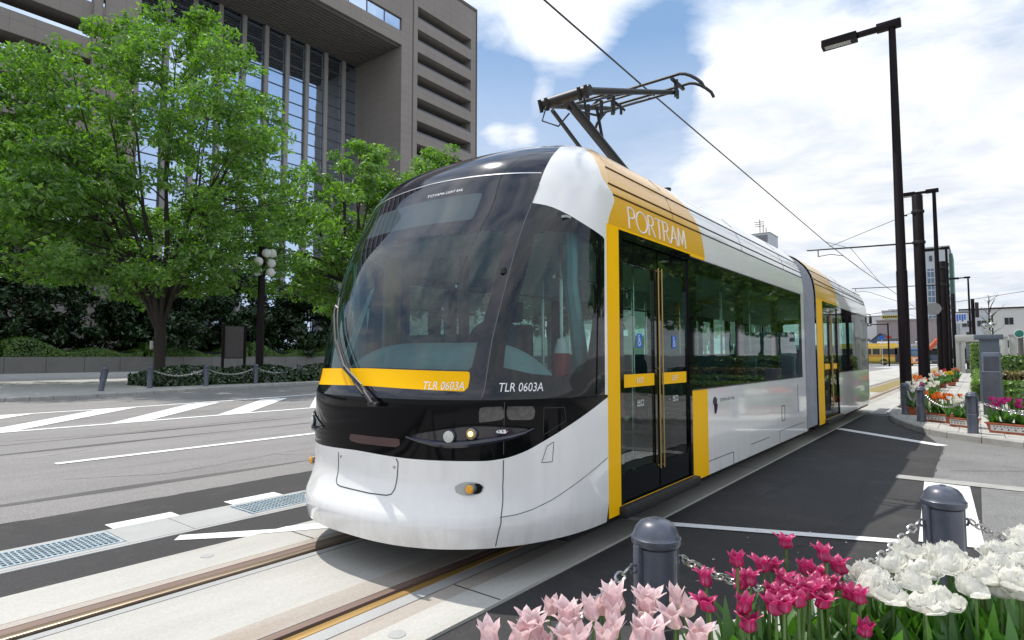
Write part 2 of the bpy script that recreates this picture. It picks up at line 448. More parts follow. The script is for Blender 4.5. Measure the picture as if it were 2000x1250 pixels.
def stained(name, col, stain, rough=.85, s1=.45, s2=3.0, fine=.35, fscale=85, amount=.5, stretch=(1, 1, 1), bump=.25, bscale=160):
    m, nt, out = new_mat(name); b = nt.node('ShaderNodeBsdfPrincipled')
    pos = nt.node('ShaderNodeNewGeometry').outputs['Position']; mp = nt.node('ShaderNodeMapping'); mp.inputs['Scale'].default_value = stretch; nt.l.new(pos, mp.inputs[0])
    a = nt.noise(mp.outputs[0], s1, 6, .65); d = nt.noise(mp.outputs[0], s2, 5, .7)
    base = nt.ramp(a, [(.3, tuple(x * .80 for x in col)), (.7, tuple(x * 1.14 for x in col))])
    k = nt.math('MULTIPLY', nt.ramp(d, [(.52, (0, 0, 0)), (.68, (1, 1, 1))]), amount)
    base = nt.mix(k, base, stain)
    g = nt.ramp(nt.noise(pos, fscale, 2, .75), [(.28, (1 - fine,) * 3), (.5, (1, 1, 1)), (.74, (1 + fine * 1.2,) * 3)])
    nt.l.new(nt.mix(1.0, base, g, 'MULTIPLY'), b.inputs['Base Color']); b.inputs['Roughness'].default_value = rough
    h = nt.noise(pos, bscale, 3, .6); bp = nt.node('ShaderNodeBump'); bp.inputs['Strength'].default_value = bump; bp.inputs['Distance'].default_value = .012
    nt.l.new(h, bp.inputs['Height']); nt.l.new(bp.outputs[0], b.inputs['Normal'])
    nt.l.new(b.outputs[0], out.inputs[0]); return m
M['asph_old'] = stained('old asphalt', (.225, .215, .208), (.14, .135, .132), amount=.45, fine=.42, stretch=(1, .22, 1))
M['asph_dark'] = stained('new asphalt', (.036, .034, .035), (.070, .066, .064), s2=2.0, amount=.45, fine=.45, fscale=110)
M['asph_mid'] = stained('grey asphalt', (.20, .197, .192), (.13, .128, .125), s2=1.6, amount=.5, fine=.42)
M['concrete'] = stained('track concrete', (.46, .445, .41), (.36, .33, .285), s1=.9, s2=2.4, fine=.08, fscale=60, amount=.40, stretch=(1, .16, 1), bump=.1)
M['conc_tan'] = stained('rust stained concrete', (.40, .355, .31), (.30, .20, .13), s1=1.2, s2=3.2, fine=.10, fscale=60, amount=.55, stretch=(1, .13, 1), bump=.1)
M['pave'] = mat('pavement', (.42, .41, .39), .85, var=.10, vscale=1.0, fine=.10, fscale=40)
M['kerb'] = mat('kerb stone', (.36, .35, .33), .8, var=.15, vscale=4, fine=.15, fscale=70)
M['field'] = mat('far ground', (.20, .20, .19), .9, var=.15, vscale=.1)

def sheet(name, outline, z, m):
    mb = MB(); mb.poly([(x, y, z) for x, y in outline]); return struct(name, mb, m)
sheet('ground', [(-1500, -900), (1500, -900), (1500, 1500), (-1500, 1500)], -.004, M['field'])
sheet('road', [(-23.6, -80), (-6.4, -80), (-6.4, 260), (-26.6, 260), (-26.6, 22), (-25.2, 15), (-24.2, 11.5), (-23.7, 8)], .003, M['asph_old'])
sheet('road_strip', [(-6.4, -80), (-4.45, -80), (-4.45, 260), (-6.4, 260)], .006, M['asph_dark'])
sheet('crossing', [(-2.17, -30), (12, -30), (12, 16.4), (-2.17, 16.4)], .003, M['asph_dark'])
sheet('side_street', [(-.46, 8.35), (-.46, 11.2), (-.78, 12.9), (-1.5, 16), (25, 16), (25, 8.6), (-.46, 8.35)], .007, M['asph_mid'])
sheet('side_street', [(-.02, 5.0), (-.02, 8.08), (25, 8.2), (25, 5)], .007, M['asph_mid'])
mb = MB(); mb.poly([(-.79, 8.09, .011), (25, 8.24, .011), (25, 8.6, .011), (-.79, 8.34, .011)]); struct('trench_patch', mb, M['kerb'])
sheet('far_street', [(-90, 78), (60, 78), (60, 135), (-90, 135)], .009, M['asph_mid'])

# track slab: five strips with rail gaps
XL, XR = -3.785, -2.715
Y0T, Y1T = -30, 150
def strip(x0, x1, z0, z1, mb=None, ya=Y0T, yb=Y1T, mi=0):
    mb = mb or MB(); mb.box(x0, x1, ya, yb, z0, z1, mi); return mb
mb = MB()
for (a, b, mi) in ((-4.45, -4.0, 0), (-4.0, XL - .145, 1), (XL + .115, -3.0, 0), (-3.0, XR - .10, 1), (XR + .17, -2.42, 1), (-2.42, -2.17, 0)):
    mb.box(a, b, Y0T, Y1T, -.003, .021, mi)
mb.box(XL + .115, XL + .119, Y0T, Y1T, -.003, .0225, 2); mb.box(XR + .165, XR + .170, Y0T, Y1T, -.003, .0225, 2)
mb.box(-4.003, -3.999, Y0T, Y1T, -.003, .0222, 1)
struct('track_slab', mb, [M['concrete'], M['conc_tan'], M['joint']])
mb = MB()
for y in [-2.3 + k * 4.97 for k in range(-2, 26)]:
    for a, b in ((-4.44, -4.01), (-2.54, -2.18)):
        mb.box(a, b, y - .005, y + .005, .019, .0228)
struct('slab_joint', mb, M['joint'])
# wide pale apron beside the track behind the crossing
mb = MB(); mb.box(-2.17, -1.72, 17.0, 150, -.002, .020); struct('track_apron', mb, M['concrete'])
mb = MB(); mb.box(-7.4, -4.45, 26, 150, -.002, .018); struct('track_apron', mb, M['concrete'])
mb = MB(); mb.box(-3.62, -2.90, 26.2, 150, .010, .026); tag(mb.build('ballast', mat('dry grass ballast', (.26, .20, .07), .9, var=.3, vscale=2, fine=.3, fscale=50), None, 0), kind='structure')

for X, side, lab in ((XL, -1, 'rusty grooved tram rail nearer the road, with a dark flangeway'), (XR, 1, 'rusty grooved tram rail nearer the flower bed, orange stained edge')):
    t = thing('tram_rail', lab, 'rail', (X, 0, 0), group='tram rails in the concrete track')
    if side < 0:
        MB().box(X - .145, X - .062, Y0T, Y1T, -.003, .018).build('rail_shoulder', M['railbrown'], t, 0)
        MB().box(X - .062, X, Y0T, Y1T, -.003, .024, bev=.006).build('rail_head', M['railtop'], t)
        MB().box(X, X + .045, Y0T, Y1T, -.003, .001).build('flangeway', M['flange'], t, 0)
        MB().box(X + .045, X + .115, Y0T, Y1T, -.003, .019).build('guard_strip', M['conc_gray'], t, 0)
    else:
        MB().box(X - .10, X - .045, Y0T, Y1T, -.003, .018).build('guard_strip', M['railbrown'], t, 0)
        MB().box(X - .045, X, Y0T, Y1T, -.003, .001).build('flangeway', M['flange'], t, 0)
        MB().box(X, X + .062, Y0T, Y1T, -.003, .024, bev=.006).build('rail_head', M['railgold'], t)
        MB().box(X + .062, X + .165, Y0T, Y1T, -.003, .019).build('rail_shoulder', M['conc_gray'], t, 0)

# drain channel with gratings
mb = MB()
DY = [(-8.0, .55, 'c'), (.55, 1.775, 'g'), (1.775, 2.24, 'c'), (2.24, 2.755, 'c'), (2.755, 3.98, 'g'), (3.98, 5, 'c'), (5, 12, 'c'), (12, 60, 'c')]
for a, b, k in DY:
    if k == 'c': mb.box(-5.52, -5.0, a + .003, b - .003, 0, .016)
    else:
        mb.box(-5.52, -5.46, a, b, 0, .016); mb.box(-5.06, -5.0, a, b, 0, .016)
mb.box(-5.0, -4.96, -8, 60, 0, .014)
struct('drain_channel', mb, M['conc_gray'])
M['zinc'] = mat('galvanised grating', (.42, .50, .55), .45, metal=.35, var=.15, vscale=8)
for (a, b, lab) in ((.55, 1.775, 'steel drain grating nearest the left corner of the photo'), (2.755, 3.98, 'steel drain grating beside the tram nose')):
    t = thing('drain_grating', lab, 'grating', (-5.26, a, .01), group='gratings in the drain channel')
    MB().box(-5.46, -5.06, a, b, .0, .006).build('drain_pit', M['flange'], t, 0)
    fr = MB()
    for x0, x1 in ((-5.455, -5.43), (-5.09, -5.065)): fr.box(x0, x1, a + .008, b - .008, .007, .02)
    for y0, y1 in ((a + .008, a + .03), (b - .03, b - .008)): fr.box(-5.43, -5.09, y0, y1, .007, .02)
    fr.build('frame', M['zinc'], t, 0)
    g = MB(); n = 34
    for i in range(1, n):
        y = a + .03 + (b - a - .06) * i / n; g.box(-5.43, -5.09, y - .0055, y + .0055, .008, .019)
    for i in range(1, 7):
        x = -5.43 + .34 * i / 7; g.box(x - .006, x + .006, a + .03, b - .03, .008, .0205)
    g.build('bars', M['zinc'], t, 0)
t = thing('drain_grating', 'small square drain grating at the tip of the corner kerb', 'grating', (-1.93, 17.2, .01))
fr = MB(); fr.box(-2.12, -1.76, 16.6, 18.4, 0, .026); fr.build('frame', M['conc_gray'], t, 0)
g = MB(); g.box(-2.06, -1.82, 16.8, 18.2, .02, .029); g.build('bars', M['dark'], t, 0)

# small round bolt caps in the concrete
for (x, y, lab) in ((-4.24, 1.99, 'round metal bolt cap in the slab left of the rails'), (-2.32, 2.03, 'round metal bolt cap in the slab right of the rails')):
    tag(MB().lathe([(.045, .02), (.045, .0235), (.038, .0245), (.0, .0245)], (x, y, 0), 24).build('bolt_cap', M['conc_gray']), lab, 'bolt cap', 'bolt caps in the track slab')

# painted markings
def mark(pts, z=.011):
    sheet('road_marking', pts, z, M['paint'])
def seg(x0, y0, x1, y1, w, z=.011):
    d = Vector((x1 - x0, y1 - y0)); n = Vector((-d.y, d.x)).normalized() * w / 2
    mark([(x0 + n.x, y0 + n.y), (x0 - n.x, y0 - n.y), (x1 - n.x, y1 - n.y), (x1 + n.x, y1 + n.y)], z)
mark([(-9.49, 2.45), (-9.34, 2.45), (-9.34, 9), (-9.50, 9)])
mark([(-9.49, 14), (-9.34, 14), (-9.34, 22), (-9.50, 22)])
mark([(-14.05, -6), (-13.88, -6), (-14.05, 24), (-14.22, 24)])
mark([(-17.70, -6), (-17.88, -6), (-18.1, 6), (-18.5, 10), (-21.5, 24), (-21.3, 24), (-18.3, 10), (-17.92, 6)])
for yb in (.1, 2.3, 4.55, 6.75, 9.2, 11.6):
    mark([(-14.1, yb), (-14.1, yb + .75), (-17.9 if yb < 8 else -18.6, yb + 4.1), (-17.9 if yb < 8 else -18.6, yb + 3.2)], .0125)
for yb in (1.84, 2.82):
    mark([(-5.715, yb), (-5.525, yb), (-5.525, yb + .51), (-5.715, yb + .51)])
mark([(-4.93, 2.10), (-4.83, 2.015), (-4.47, 2.42), (-4.47, 2.68)])
mark([(-4.45, 2.715), (-4.45, 2.455), (-4.12, 2.93), (-3.95, 3.25), (-4.03, 3.32), (-4.30, 3.0)], .0245)
seg(-2.17, 4.70, -.44, 5.40, .11); seg(-2.17, 12.86, -.47, 11.42, .22)
mark([(-2.42, 4.57), (-2.17, 4.67), (-2.17, 4.79), (-2.42, 4.68)], .0245)
mark([(-.515, 8.06), (-.115, 8.04), (-.005, 5.55), (-.40, 5.46)])
# far crossing stripes beyond the tram
for k in range(9):
    mark([(-9.5 + .1 * k, 79 + k * 2.1), (-4.6, 79 + k * 2.1), (-4.6, 80.0 + k * 2.1), (-9.5, 80.0 + k * 2.1)], .014)
for k in range(6):
    mark([(-24 + k * 2.1, 70), (-23 + k * 2.1, 70), (-23 + k * 2.1, 76), (-24 + k * 2.1, 76)], .012)

# dark tyre smears on the old asphalt
M['tyre'] = mat('tyre rubber smear', (.085, .082, .080), .8, var=.25, vscale=1.2, fine=.3, fscale=80)
for xs in (-7.2, -10.9, -12.1):
    mb = MB(); n = 26
    for i in range(n):
        y0 = -2 + i * 1.1; y1 = y0 + 1.1
        f = lambda y: xs + .10 * sin(y * .5 + xs)
        wv = lambda y: .055 + .045 * sin(y * 1.3 + xs * 2)
        mb.quad((f(y0) - wv(y0), y0, .0052), (f(y0) + wv(y0), y0, .0052), (f(y1) + wv(y1), y1, .0052), (f(y1) - wv(y1), y1, .0052))
    struct('tyre_mark', mb, M['tyre'])

# near and far corner islands, left pavement: raised 0.12 with kerb stones
def offset_in(pts, d):
    out = []
    for i, (x, y) in enumerate(pts):
        a = Vector(pts[max(i - 1, 0)]); b = Vector(pts[min(i + 1, len(pts) - 1)]); t = (b - a).normalized(); n = Vector((-t.y, t.x))
        out.append((x - n.x * d, y - n.y * d))
    return out
def island(name, edge, rest, m, kw=.15, h=.12):
    """edge: kerb line with the island on its right-hand side; rest closes the island."""
    inn = offset_in(edge, kw)
    mb = MB()
    for i in range(len(edge) - 1):
        a, b, c, d = edge[i], edge[i + 1], inn[i + 1], inn[i]
        L = hypot(b[0] - a[0], b[1] - a[1]); n = max(1, round(L / .6))
        for k in range(n):
            t0 = k / n + .008 / L; t1 = (k + 1) / n - .008 / L
            q = lambda p, r, t: (p[0] + (r[0] - p[0]) * t, p[1] + (r[1] - p[1]) * t)
            o = [q(a, b, t0), q(a, b, t1), q(d, c, t1), q(d, c, t0)]
            sx = [q(a, d, .12), q(b, c, .12)]
            o2 = [q(sx[0], sx[1], t0), q(sx[0], sx[1], t1), o[2], o[3]]
            P = [(*p, 0) for p in o] + [(*o[0], h - .02), (*o[1], h - .02), (*o2[2], h), (*o2[3], h), (*o2[0], h), (*o2[1], h)]
            mb.add(P, [(0, 1, 5, 4), (4, 5, 9, 8), (8, 9, 6, 7), (1, 2, 6, 9, 5), (0, 4, 8, 7, 3)])
    struct('kerb', mb, M['kerb'])
    mb = MB(); mb.prism(inn + rest, -.002, h - .006); struct(name, mb, m)
far_edge = [(-1.70, 150), (-1.70, 30), (-1.70, 18.0), (-1.66, 16.4), (-1.56, 15.4), (-1.40, 14.65), (-1.15, 13.85), (-.93, 13.27), (-.72, 12.85), (-.46, 12.5), (0, 12.1), (.5, 11.75), (1.5, 11.3), (4, 10.7), (20, 10.5)]
M['pave_tile'] = None
def tilemat():
    m, nt, out = new_mat('square paving tiles')
    b = nt.node('ShaderNodeBsdfPrincipled'); b.inputs['Roughness'].default_value = .85
    pos = nt.node('ShaderNodeNewGeometry').outputs['Position']
    br = nt.node('ShaderNodeTexBrick'); nt.l.new(pos, br.inputs['Vector']); br.offset = 0; br.squash = 1
    br.inputs['Scale'].default_value = 1; br.inputs['Brick Width'].default_value = .3; br.inputs['Row Height'].default_value = .3
    br.inputs['Mortar Size'].default_value = .008; br.inputs['Color1'].default_value = (.50, .48, .45, 1); br.inputs['Color2'].default_value = (.44, .43, .40, 1); br.inputs['Mortar'].default_value = (.2, .19, .17, 1)
    k = nt.ramp(nt.noise(pos, 1.2, 4, .6), [(.3, (.85,) * 3), (.7, (1.1,) * 3)])
    nt.l.new(nt.mix(1.0, br.outputs['Color'], k, 'MULTIPLY'), b.inputs['Base Color'])
    nt.l.new(b.outputs[0], out.inputs[0]); return m
M['pave_tile'] = tilemat()
island('pavement', far_edge[::-1], [(20, 150)], M['pave_tile'])
near_edge = [(12, 7.2), (4, 6.9), (1.6, 6.15), (.75, 5.55), (.18, 5.0), (-.31, 4.3), (-.55, 3.95), (-.97, 3.07), (-1.32, 2.3), (-1.62, 1.5), (-1.8, .5), (-1.85, -1), (-1.85, -20)]
near_edge = near_edge[::-1]
island('pavement', near_edge, [(12, -20)], M['pave'])
left_edge = [(-23.2, -60), (-23.2, 7.1), (-23.6, 9.0), (-24.25, 11.5), (-25.2, 15), (-26.6, 22), (-26.6, 200)]
left_edge = left_edge[::-1]
island('pavement', left_edge, [(-90, -60), (-90, 200)], M['pave'])

# cracks and sealed seams in the asphalt
def crack(name, pts, w_, z, m, seed):
    rg = random.Random(seed); P = []
    for i in range(len(pts) - 1):
        a, b = Vector(pts[i]), Vector(pts[i + 1]); n = max(2, int((b - a).length / .12))
        for k in range(n): p = a.lerp(b, k / n); P.append((p.x + rg.gauss(0, .012), p.y + rg.gauss(0, .012)))
    P.append(pts[-1]); mb = MB(); L = []
    for i, p in enumerate(P):
        d = (Vector(P[min(i + 1, len(P) - 1)]) - Vector(P[max(i - 1, 0)])).normalized(); ww = w_ * rg.uniform(.4, 1.2) / 2
        L += [(p[0] - d.y * ww, p[1] + d.x * ww, z), (p[0] + d.y * ww, p[1] - d.x * ww, z)]
    mb.add(L, [(2 * i, 2 * i + 1, 2 * i + 3, 2 * i + 2) for i in range(len(P) - 1)])
    struct(name, mb, m)
M['crack'] = mat('crack filler', (.045, .043, .042), .8)
for i, (pts, w_) in enumerate((([(-6.43, -6), (-6.41, 2), (-6.43, 12)], .022), ([(-12.9, 1), (-12.2, 4), (-12.6, 7.5), (-12.0, 12)], .02), ([(-8.2, 2.2), (-7.6, 3.1), (-7.9, 4.6), (-7.0, 5.4)], .010), ([(-16, 3), (-15.2, 6.5), (-15.6, 10)], .02), ([(-20.5, 2), (-20.2, 9), (-21.2, 16)], .03), ([(-10.9, 1.2), (-10.2, 2.4), (-10.5, 3.2)], .012))):
    crack('road_crack', pts, w_, .0062, M['crack'], i)
for i, (pts, w_) in enumerate((([(-.47, 8.3), (-.46, 11.3)], .02), ([(-.30, 9.0), (.6, 9.7), (1.4, 9.6)], .012), ([(.05, 5.2), (.9, 6.3), (2.0, 6.6)], .012))):
    crack('road_crack', pts, w_, .0095, M['crack'], 40 + i)
for i, pts in enumerate(([(-1.2, 4.0), (-.9, 6.2), (-1.1, 8.6)], [(-1.75, 6.0), (-1.5, 9.5), (-1.8, 12.4)])):
    crack('road_crack', pts, .007, .0055, M['crack'], 60 + i)
# fallen petals and grit near the kerb
rg = random.Random(4); mb = MB()
for k in range(260):
    if k < 150: x = rg.uniform(-1.3, 1.6); y = 12.9 - x * .75 + rg.gauss(0, .9) ; z = .0115 if y < 12.2 - x * .75 else .122
    else: x = rg.uniform(-1.6, .4); y = 3.3 + x * .9 + abs(rg.gauss(0, 1.1)) + .6; z = .0085
    s_ = rg.uniform(.006, .020); a = rg.uniform(0, 6.28)
    mb.add([(x + s_ * cos(a), y + s_ * sin(a), z), (x - s_ * .5 * sin(a), y + s_ * .5 * cos(a), z + .004), (x - s_ * cos(a), y - s_ * sin(a), z + .001), (x + s_ * .5 * sin(a), y - s_ * .5 * cos(a), z + .003)], [(0, 1, 2, 3)], k % 3)
o = mb.build('fallen_petals', [mat('dry petal', (.55, .50, .42), .8), mat('dead leaf', (.14, .08, .04), .8), mat('pale petal', (.62, .52, .50), .8)], None, 0); tag(o, 'scattered fallen petals and leaf bits along the kerb', 'litter', kind='stuff')
# ------------------------------------------------------------------ the tram
CX = -3.25
WZ = pchip([0.2, .27, .40, .5, .9, 2.35, 2.55, 2.66, 2.75, 2.87, 2.95, 3.04, 3.09, 3.14, 3.16, 3.165],
           [1.17, 1.185, 1.2, 1.2, 1.2, 1.2, 1.185, 1.165, 1.135, 1.07, 1.0, .9, .8, .6, .3, 0.02])
YF = pchip([.25, .37, .42, .47, .54, .64, .8, 1.1, 1.14, 1.2, 1.6, 2.1, 2.5, 2.8, 2.95, 3.05, 3.12, 3.165],
           [2.420, 2.395, 2.405, 2.432, 2.466, 2.486, 2.480, 2.487, 2.49, 2.52, 2.61, 2.795, 3.02, 3.20, 3.40, 3.65, 3.94, 4.27])
YS = pchip([0, 2.3, 2.4, 2.8, 3.1, 3.165], [3.70, 3.70, 3.72, 3.86, 4.2, 4.4])
NE, ME = 2.6, 2.2
def nose(th, z, d=0.0):
    def p(th, z):
        c, s = cos(th), max(0.0, sin(th)); w = WZ(z)
        return Vector((CX + w * copysign(abs(c) ** (2 / NE), c), YS(z) - (YS(z) - YF(z)) * s ** (2 / ME), z))
    q = p(th, z)
    if d:
        e = .004; t1 = min(max(th, e), pi - e)
        a = p(t1 + e, z) - p(t1 - e, z); b = p(t1, min(z + e, 3.165)) - p(t1, max(z - e, .25))
        n = a.cross(b).normalized()
        if n.dot(Vector((q.x - CX, q.y - 5.0, (z - 1.5) * .3))) < 0: n = -n
        q = q + n * d
    return q

tram = thing('tram', 'white and yellow low-floor articulated tram with black wraparound front, running towards the camera', 'tram', (CX, 10.2, 0))
TE = 20.0                                       # rear cab is the front one mirrored: y -> TE - y

# z levels, denser over the roof curve
zl = [.25 + .03 * i for i in range(80)]; zl = [z for z in zl if z < 2.56]
prev = zl[-1]; z = prev
while z < 3.165:
    z += .0015
    if hypot(z - prev, WZ(min(z, 3.165)) - WZ(prev)) > .030: zl.append(min(z, 3.165)); prev = zl[-1]
if zl[-1] < 3.164: zl.append(3.165)
ZL = sorted(set(zl + [.38, .41, .44]))
T_ = lambda th: min(th, pi - th)
MASKBOT = pchip([0, .123, .282, .475, .635, .744, .861, 1.228, 1.5708], [1.111, 1.049, .971, .877, .804, .775, .764, .765, .778])
APILL = pchip([1.0, 1.135, 1.292, 1.444, 1.693, 1.966, 2.222, 2.442, 2.671, 2.777, 2.882, 3.005, 3.165], [.872, .870, .870, .862, .838, .815, .797, .778, .738, .70, .651, .596, .50])
RSEAM = pchip([.5, .738, 1.157, 1.5708], [2.665, 2.671, 2.69, 2.717])
GTOP = pchip([0, .025, .052, .28, .479, .654, .781, .9], [2.237, 2.238, 2.245, 2.304, 2.366, 2.415, 2.434, 2.45])
EARY = pchip([2.30, 2.38, 2.435, 2.50, 2.55, 2.60, 2.65, 2.70, 2.76, 2.85, 2.95, 3.03, 3.165], [3.715, 3.735, 3.767, 3.82, 3.853, 3.835, 3.775, 3.735, 3.745, 3.775, 3.83, 3.93, 4.25])
RIDGE = 1.132

def cab(mir):
    NT_ = 150 if not mir else 70
    zs = ZL if not mir else ZL[::2] + [ZL[-1]]
    ths = [pi * (i / NT_) for i in range(NT_ + 1)]
    cells = []
    for i in range(NT_):
        for j in range(len(zs) - 1):
            if zs[j + 1] > zs[j]: cells.append([(ths[i], zs[j]), (ths[i + 1], zs[j]), (ths[i + 1], zs[j + 1]), (ths[i], zs[j + 1])])
    def mk(polys, name, m, parent=tram, d=0.0):
        if not polys: return None
        mb = MB(); idx = {}
        for P in polys:
            f = []
            for (a, b) in P:
                k = (round(a, 6), round(b, 6))
                if k not in idx:
                    q = nose(a, b, d)
                    if mir: q.y = TE - q.y
                    idx[k] = len(mb.v); mb.v.append(tuple(q))
                if not f or f[-1] != idx[k]: f.append(idx[k])
            if len(f) > 2 and f[0] == f[-1]: f.pop()
            if len(f) > 2: mb.f.append(f if mir else f[::-1]); mb.m.append(0)
        return mb.build(name, m, parent, 50)
    up, low = clip(cells, lambda t, z: z - RIDGE)
    mask, cowl = clip(low, lambda t, z: z - MASKBOT(T_(t)))
    front, sides = clip(up, lambda t, z: T_(t) - APILL(z))
    cap, screen = clip(front, lambda t, z: z - RSEAM(T_(t)))
    cglass, rest = clip(sides, lambda t, z: min(GTOP(T_(t)) - z, (T_(t) - .022) * 1.2))
    yel, ear = clip(rest, lambda t, z: (YS(z) - (YS(z) - YF(z)) * max(0, sin(t)) ** (2 / ME)) - EARY(z))
    mk(cowl, 'front_cowl', M['white']); mk(mask, 'front_mask', M['black']); mk(cap, 'front_roof', M['roofblack'])
    for sgn, nm in ((1, 0), (-1, 1)):
        sel = lambda L: [P for P in L if (sum(a for a, b in P) / len(P) < pi / 2) == (sgn > 0)]
        mk(sel(ear), 'cab_shell', M['white']); mk(sel(yel), 'roof_edge', M['orange'])
        # clear part of the side glass inside its black border
        pts = [(.690, 2.205), (.58, 2.225), (.467, 2.235), (.323, 2.225), (.19, 2.19), (.125, 2.10), (.118, 1.95), (.125, 1.807), (.150, 1.60), (.19, 1.38), (.25, 1.285), (.40, 1.27), (.60, 1.29), (.775, 1.33), (.772, 1.45), (.745, 1.60), (.727, 1.72), (.700, 1.98)]
        if sgn < 0: pts = [(pi - a, b) for a, b in pts]
        cl, br = clip(sel(cglass), poly_sdf(pts))
        g = mk(br, 'cab_side_window', M['frit']); mk(cl, 'pane', M['cabglass'], g)
    pts = [(2.243, 2.225), (1.95, 2.235), (1.57, 2.243), (1.2, 2.235), (.90, 2.225), (.899, 1.981), (.911, 1.743), (.933, 1.579), (.952, 1.418), (.966, 1.312),
           (1.2, 1.318), (1.57, 1.325), (1.94, 1.318), (2.176, 1.312), (2.19, 1.418), (2.209, 1.579), (2.231, 1.743), (2.243, 1.981)]
    cl, br = clip(screen, poly_sdf(pts))
    bd, br = clip(br, poly_sdf([(.967, 1.304), (1.57, 1.318), (2.175, 1.304), (2.175, 1.183), (1.57, 1.203), (.967, 1.183)]))
    dp, br = clip(br, poly_sdf([(1.958, 2.545), (1.57, 2.562), (1.184, 2.545), (1.178, 2.33), (1.57, 2.345), (1.964, 2.33)]))
    ws = mk(br, 'windscreen', M['roofblack'] if False else M['frit2'])
    mk(cl, 'pane', M['wind'], ws); mk(bd, 'yellow_band', M['yellow'], ws)
    dd = mk(dp, 'destination_display', M['disp'])
    if mir: return
    # --- trim on the front
    line = lambda pts, wd, name, m, par=tram, d=.002: ribbon(pts, wd, name, m, par, d)
    def ribbon(pts, wd, name, m, par, d):
        mb = MB(); L = []
        for i in range(len(pts) - 1):
            for k in range(8):
                t = k / 8; L.append((pts[i][0] + (pts[i + 1][0] - pts[i][0]) * t, pts[i][1] + (pts[i + 1][1] - pts[i][1]) * t))
        L.append(pts[-1]); Q = []
        for i, (a, b) in enumerate(L):
            p = nose(a, b, d); q = nose(*L[min(i + 1, len(L) - 1)], d) - nose(*L[max(i - 1, 0)], d)
            n = (nose(a, b, d + .05) - p).normalized(); s = q.cross(n).normalized() * wd / 2
            Q += [p + s, p - s]
        mb.add(Q, [(2 * i, 2 * i + 1, 2 * i + 3, 2 * i + 2) for i in range(len(L) - 1)])
        return mb.build(name, m, par)
    hp = [(1.675, .745), (1.678, .56), (1.665, .536), (1.64, .528), (1.5, .525), (1.40, .530), (1.375, .54), (1.362, .57), (1.348, .735), (1.36, .760)]
    line([(.755 + (1.632) * k / 16, RSEAM(T_(.755 + 1.632 * k / 16))) for k in range(17)], .010, 'roof_seam', M['seamglint'])  # roof seam drawn as a bright ribbon, its highlight painted in
    for sg in (1, -1): line([((APILL(z_) if sg > 0 else pi - APILL(z_)), z_) for z_ in [1.15 + .11 * k for k in range(14)]], .006, 'pillar_seam', M['seamdim'])
    hatch = line(hp, .007, 'coupler_hatch', M['seam'])
    for a, b in ((1.655, .72), (1.372, .705)):
        MB().lathe([(.009, -.004), (.009, .006), (.005, .009), (0, .009)], tuple(nose(a, b, .001)), 10, axis='y').build('hatch_lock', M['steel'], hatch)
    for sg in (1, -1):
        X = lambda t: t if sg > 0 else pi - t
        line([(X(.742), .768), (X(.747), .609), (X(.722), .40), (X(.75), .262)], .006, 'panel_seam', M['seam'])
        line([(X(.733), .433), (X(.64), .44), (X(.556), .458), (X(.44), .497), (X(.33), .548), (X(.15), .63), (X(.005), .695)], .004, 'panel_seam', M['seam'])
        line([(X(.475), .835), (X(.512), .735), (X(.440), .735), (X(.430), .858), (X(.475), .835)], .004, 'service_flap', M['seam'])
        line([(X(.739), 1.12), (X(.741), .80)], .004, 'panel_seam', M['seam'])
        # headlight: eye-shaped recess, lower lip, two lamps
        eye = [(1.30, .900), (1.22, .930), (1.13, .950), (1.05, .966), (.97, .976), (.90, .981), (.82, .978), (.74, .970), (.66, .962), (.565, .950), (.62, .925), (.70, .905), (.80, .889), (.895, .876), (.97, .867), (1.05, .862), (1.13, .867), (1.22, .882)]
        pe, _ = clip(cells, poly_sdf([(X(a), b) for a, b in eye]))
        hl = mk(pe, 'headlight', M['headcup'], tram, .004)
        mbl = MB(); mbl.tube([nose(X(a), b, .006) for a, b in eye[9:] + eye[:1]], [.006, .012, .018, .022, .024, .025, .024, .020, .013, .006], 8).build('lower_lip', M['lip'], hl)
        MB().tube([nose(X(a), b, .004) for a, b in eye[:10]], [.003, .005, .006, .007, .007, .007, .006, .005, .004, .003], 6).build('upper_rim', M['black'], hl)
        for a, b, r, mm in ((1.045, .912, .042, M['lens']), (.920, .930, .040, M['warm'] if sg > 0 else M['lens'])):
            p = nose(X(a), b, .0); n = (nose(X(a), b, .05) - p).normalized()
            n = (n + Vector((0, -1, .1)) * .8).normalized()
            l = MB(); l.tube([p - n * .01, p + n * .020, p + n * .026], [r, r, r * .86], 20); l.build('lamp', M['lip'], hl)
            l = MB(); l.tube([p + n * .0262, p + n * .031, p + n * .034], [r * .84, r * .62, r * .2], 20); l.build('lamp_lens', mm, hl) if mm is M['lens'] else None
            if mm is M['warm']:
                l = MB(); l.tube([p + n * .0262, p + n * .031], [r * .84, r * .62], 20); l.build('lamp_lens', M['lens2'], hl)
                MB().ball(tuple(p + n * .034), r * .42, 12, 8).build('bulb', M['warm'], hl)
        # smoked marker lamps beside the headlight
        for q in ([(.886, 1.088), (.745, 1.092), (.735, 1.012), (.883, .995)], [(.730, 1.092), (.55, 1.088), (.56, 1.004), (.72, 1.008)]):
            pe, _ = clip(cells, poly_sdf([(X(a), b) for a, b in q])); mk(pe, 'marker_lamp', M['smoke'], tram, .003)
        line([(X(.497), 1.075), (X(.357), 1.070), (X(.346), .985), (X(.500), .905), (X(.497), 1.075)], .004, 'service_flap', M['seam2'])
        # fog lamp in a pinched oval
        ov = [(.937 + .085 * cos(2 * pi * k / 28) * (1 if cos(2 * pi * k / 28) > 0 else 1.05), .600 + .040 * sin(2 * pi * k / 28)) for k in range(28)]
        pe, _ = clip(cells, poly_sdf([(X(a), b) for a, b in ov])); fl = mk(pe, 'fog_lamp', M['fogshade'], tram, .003)
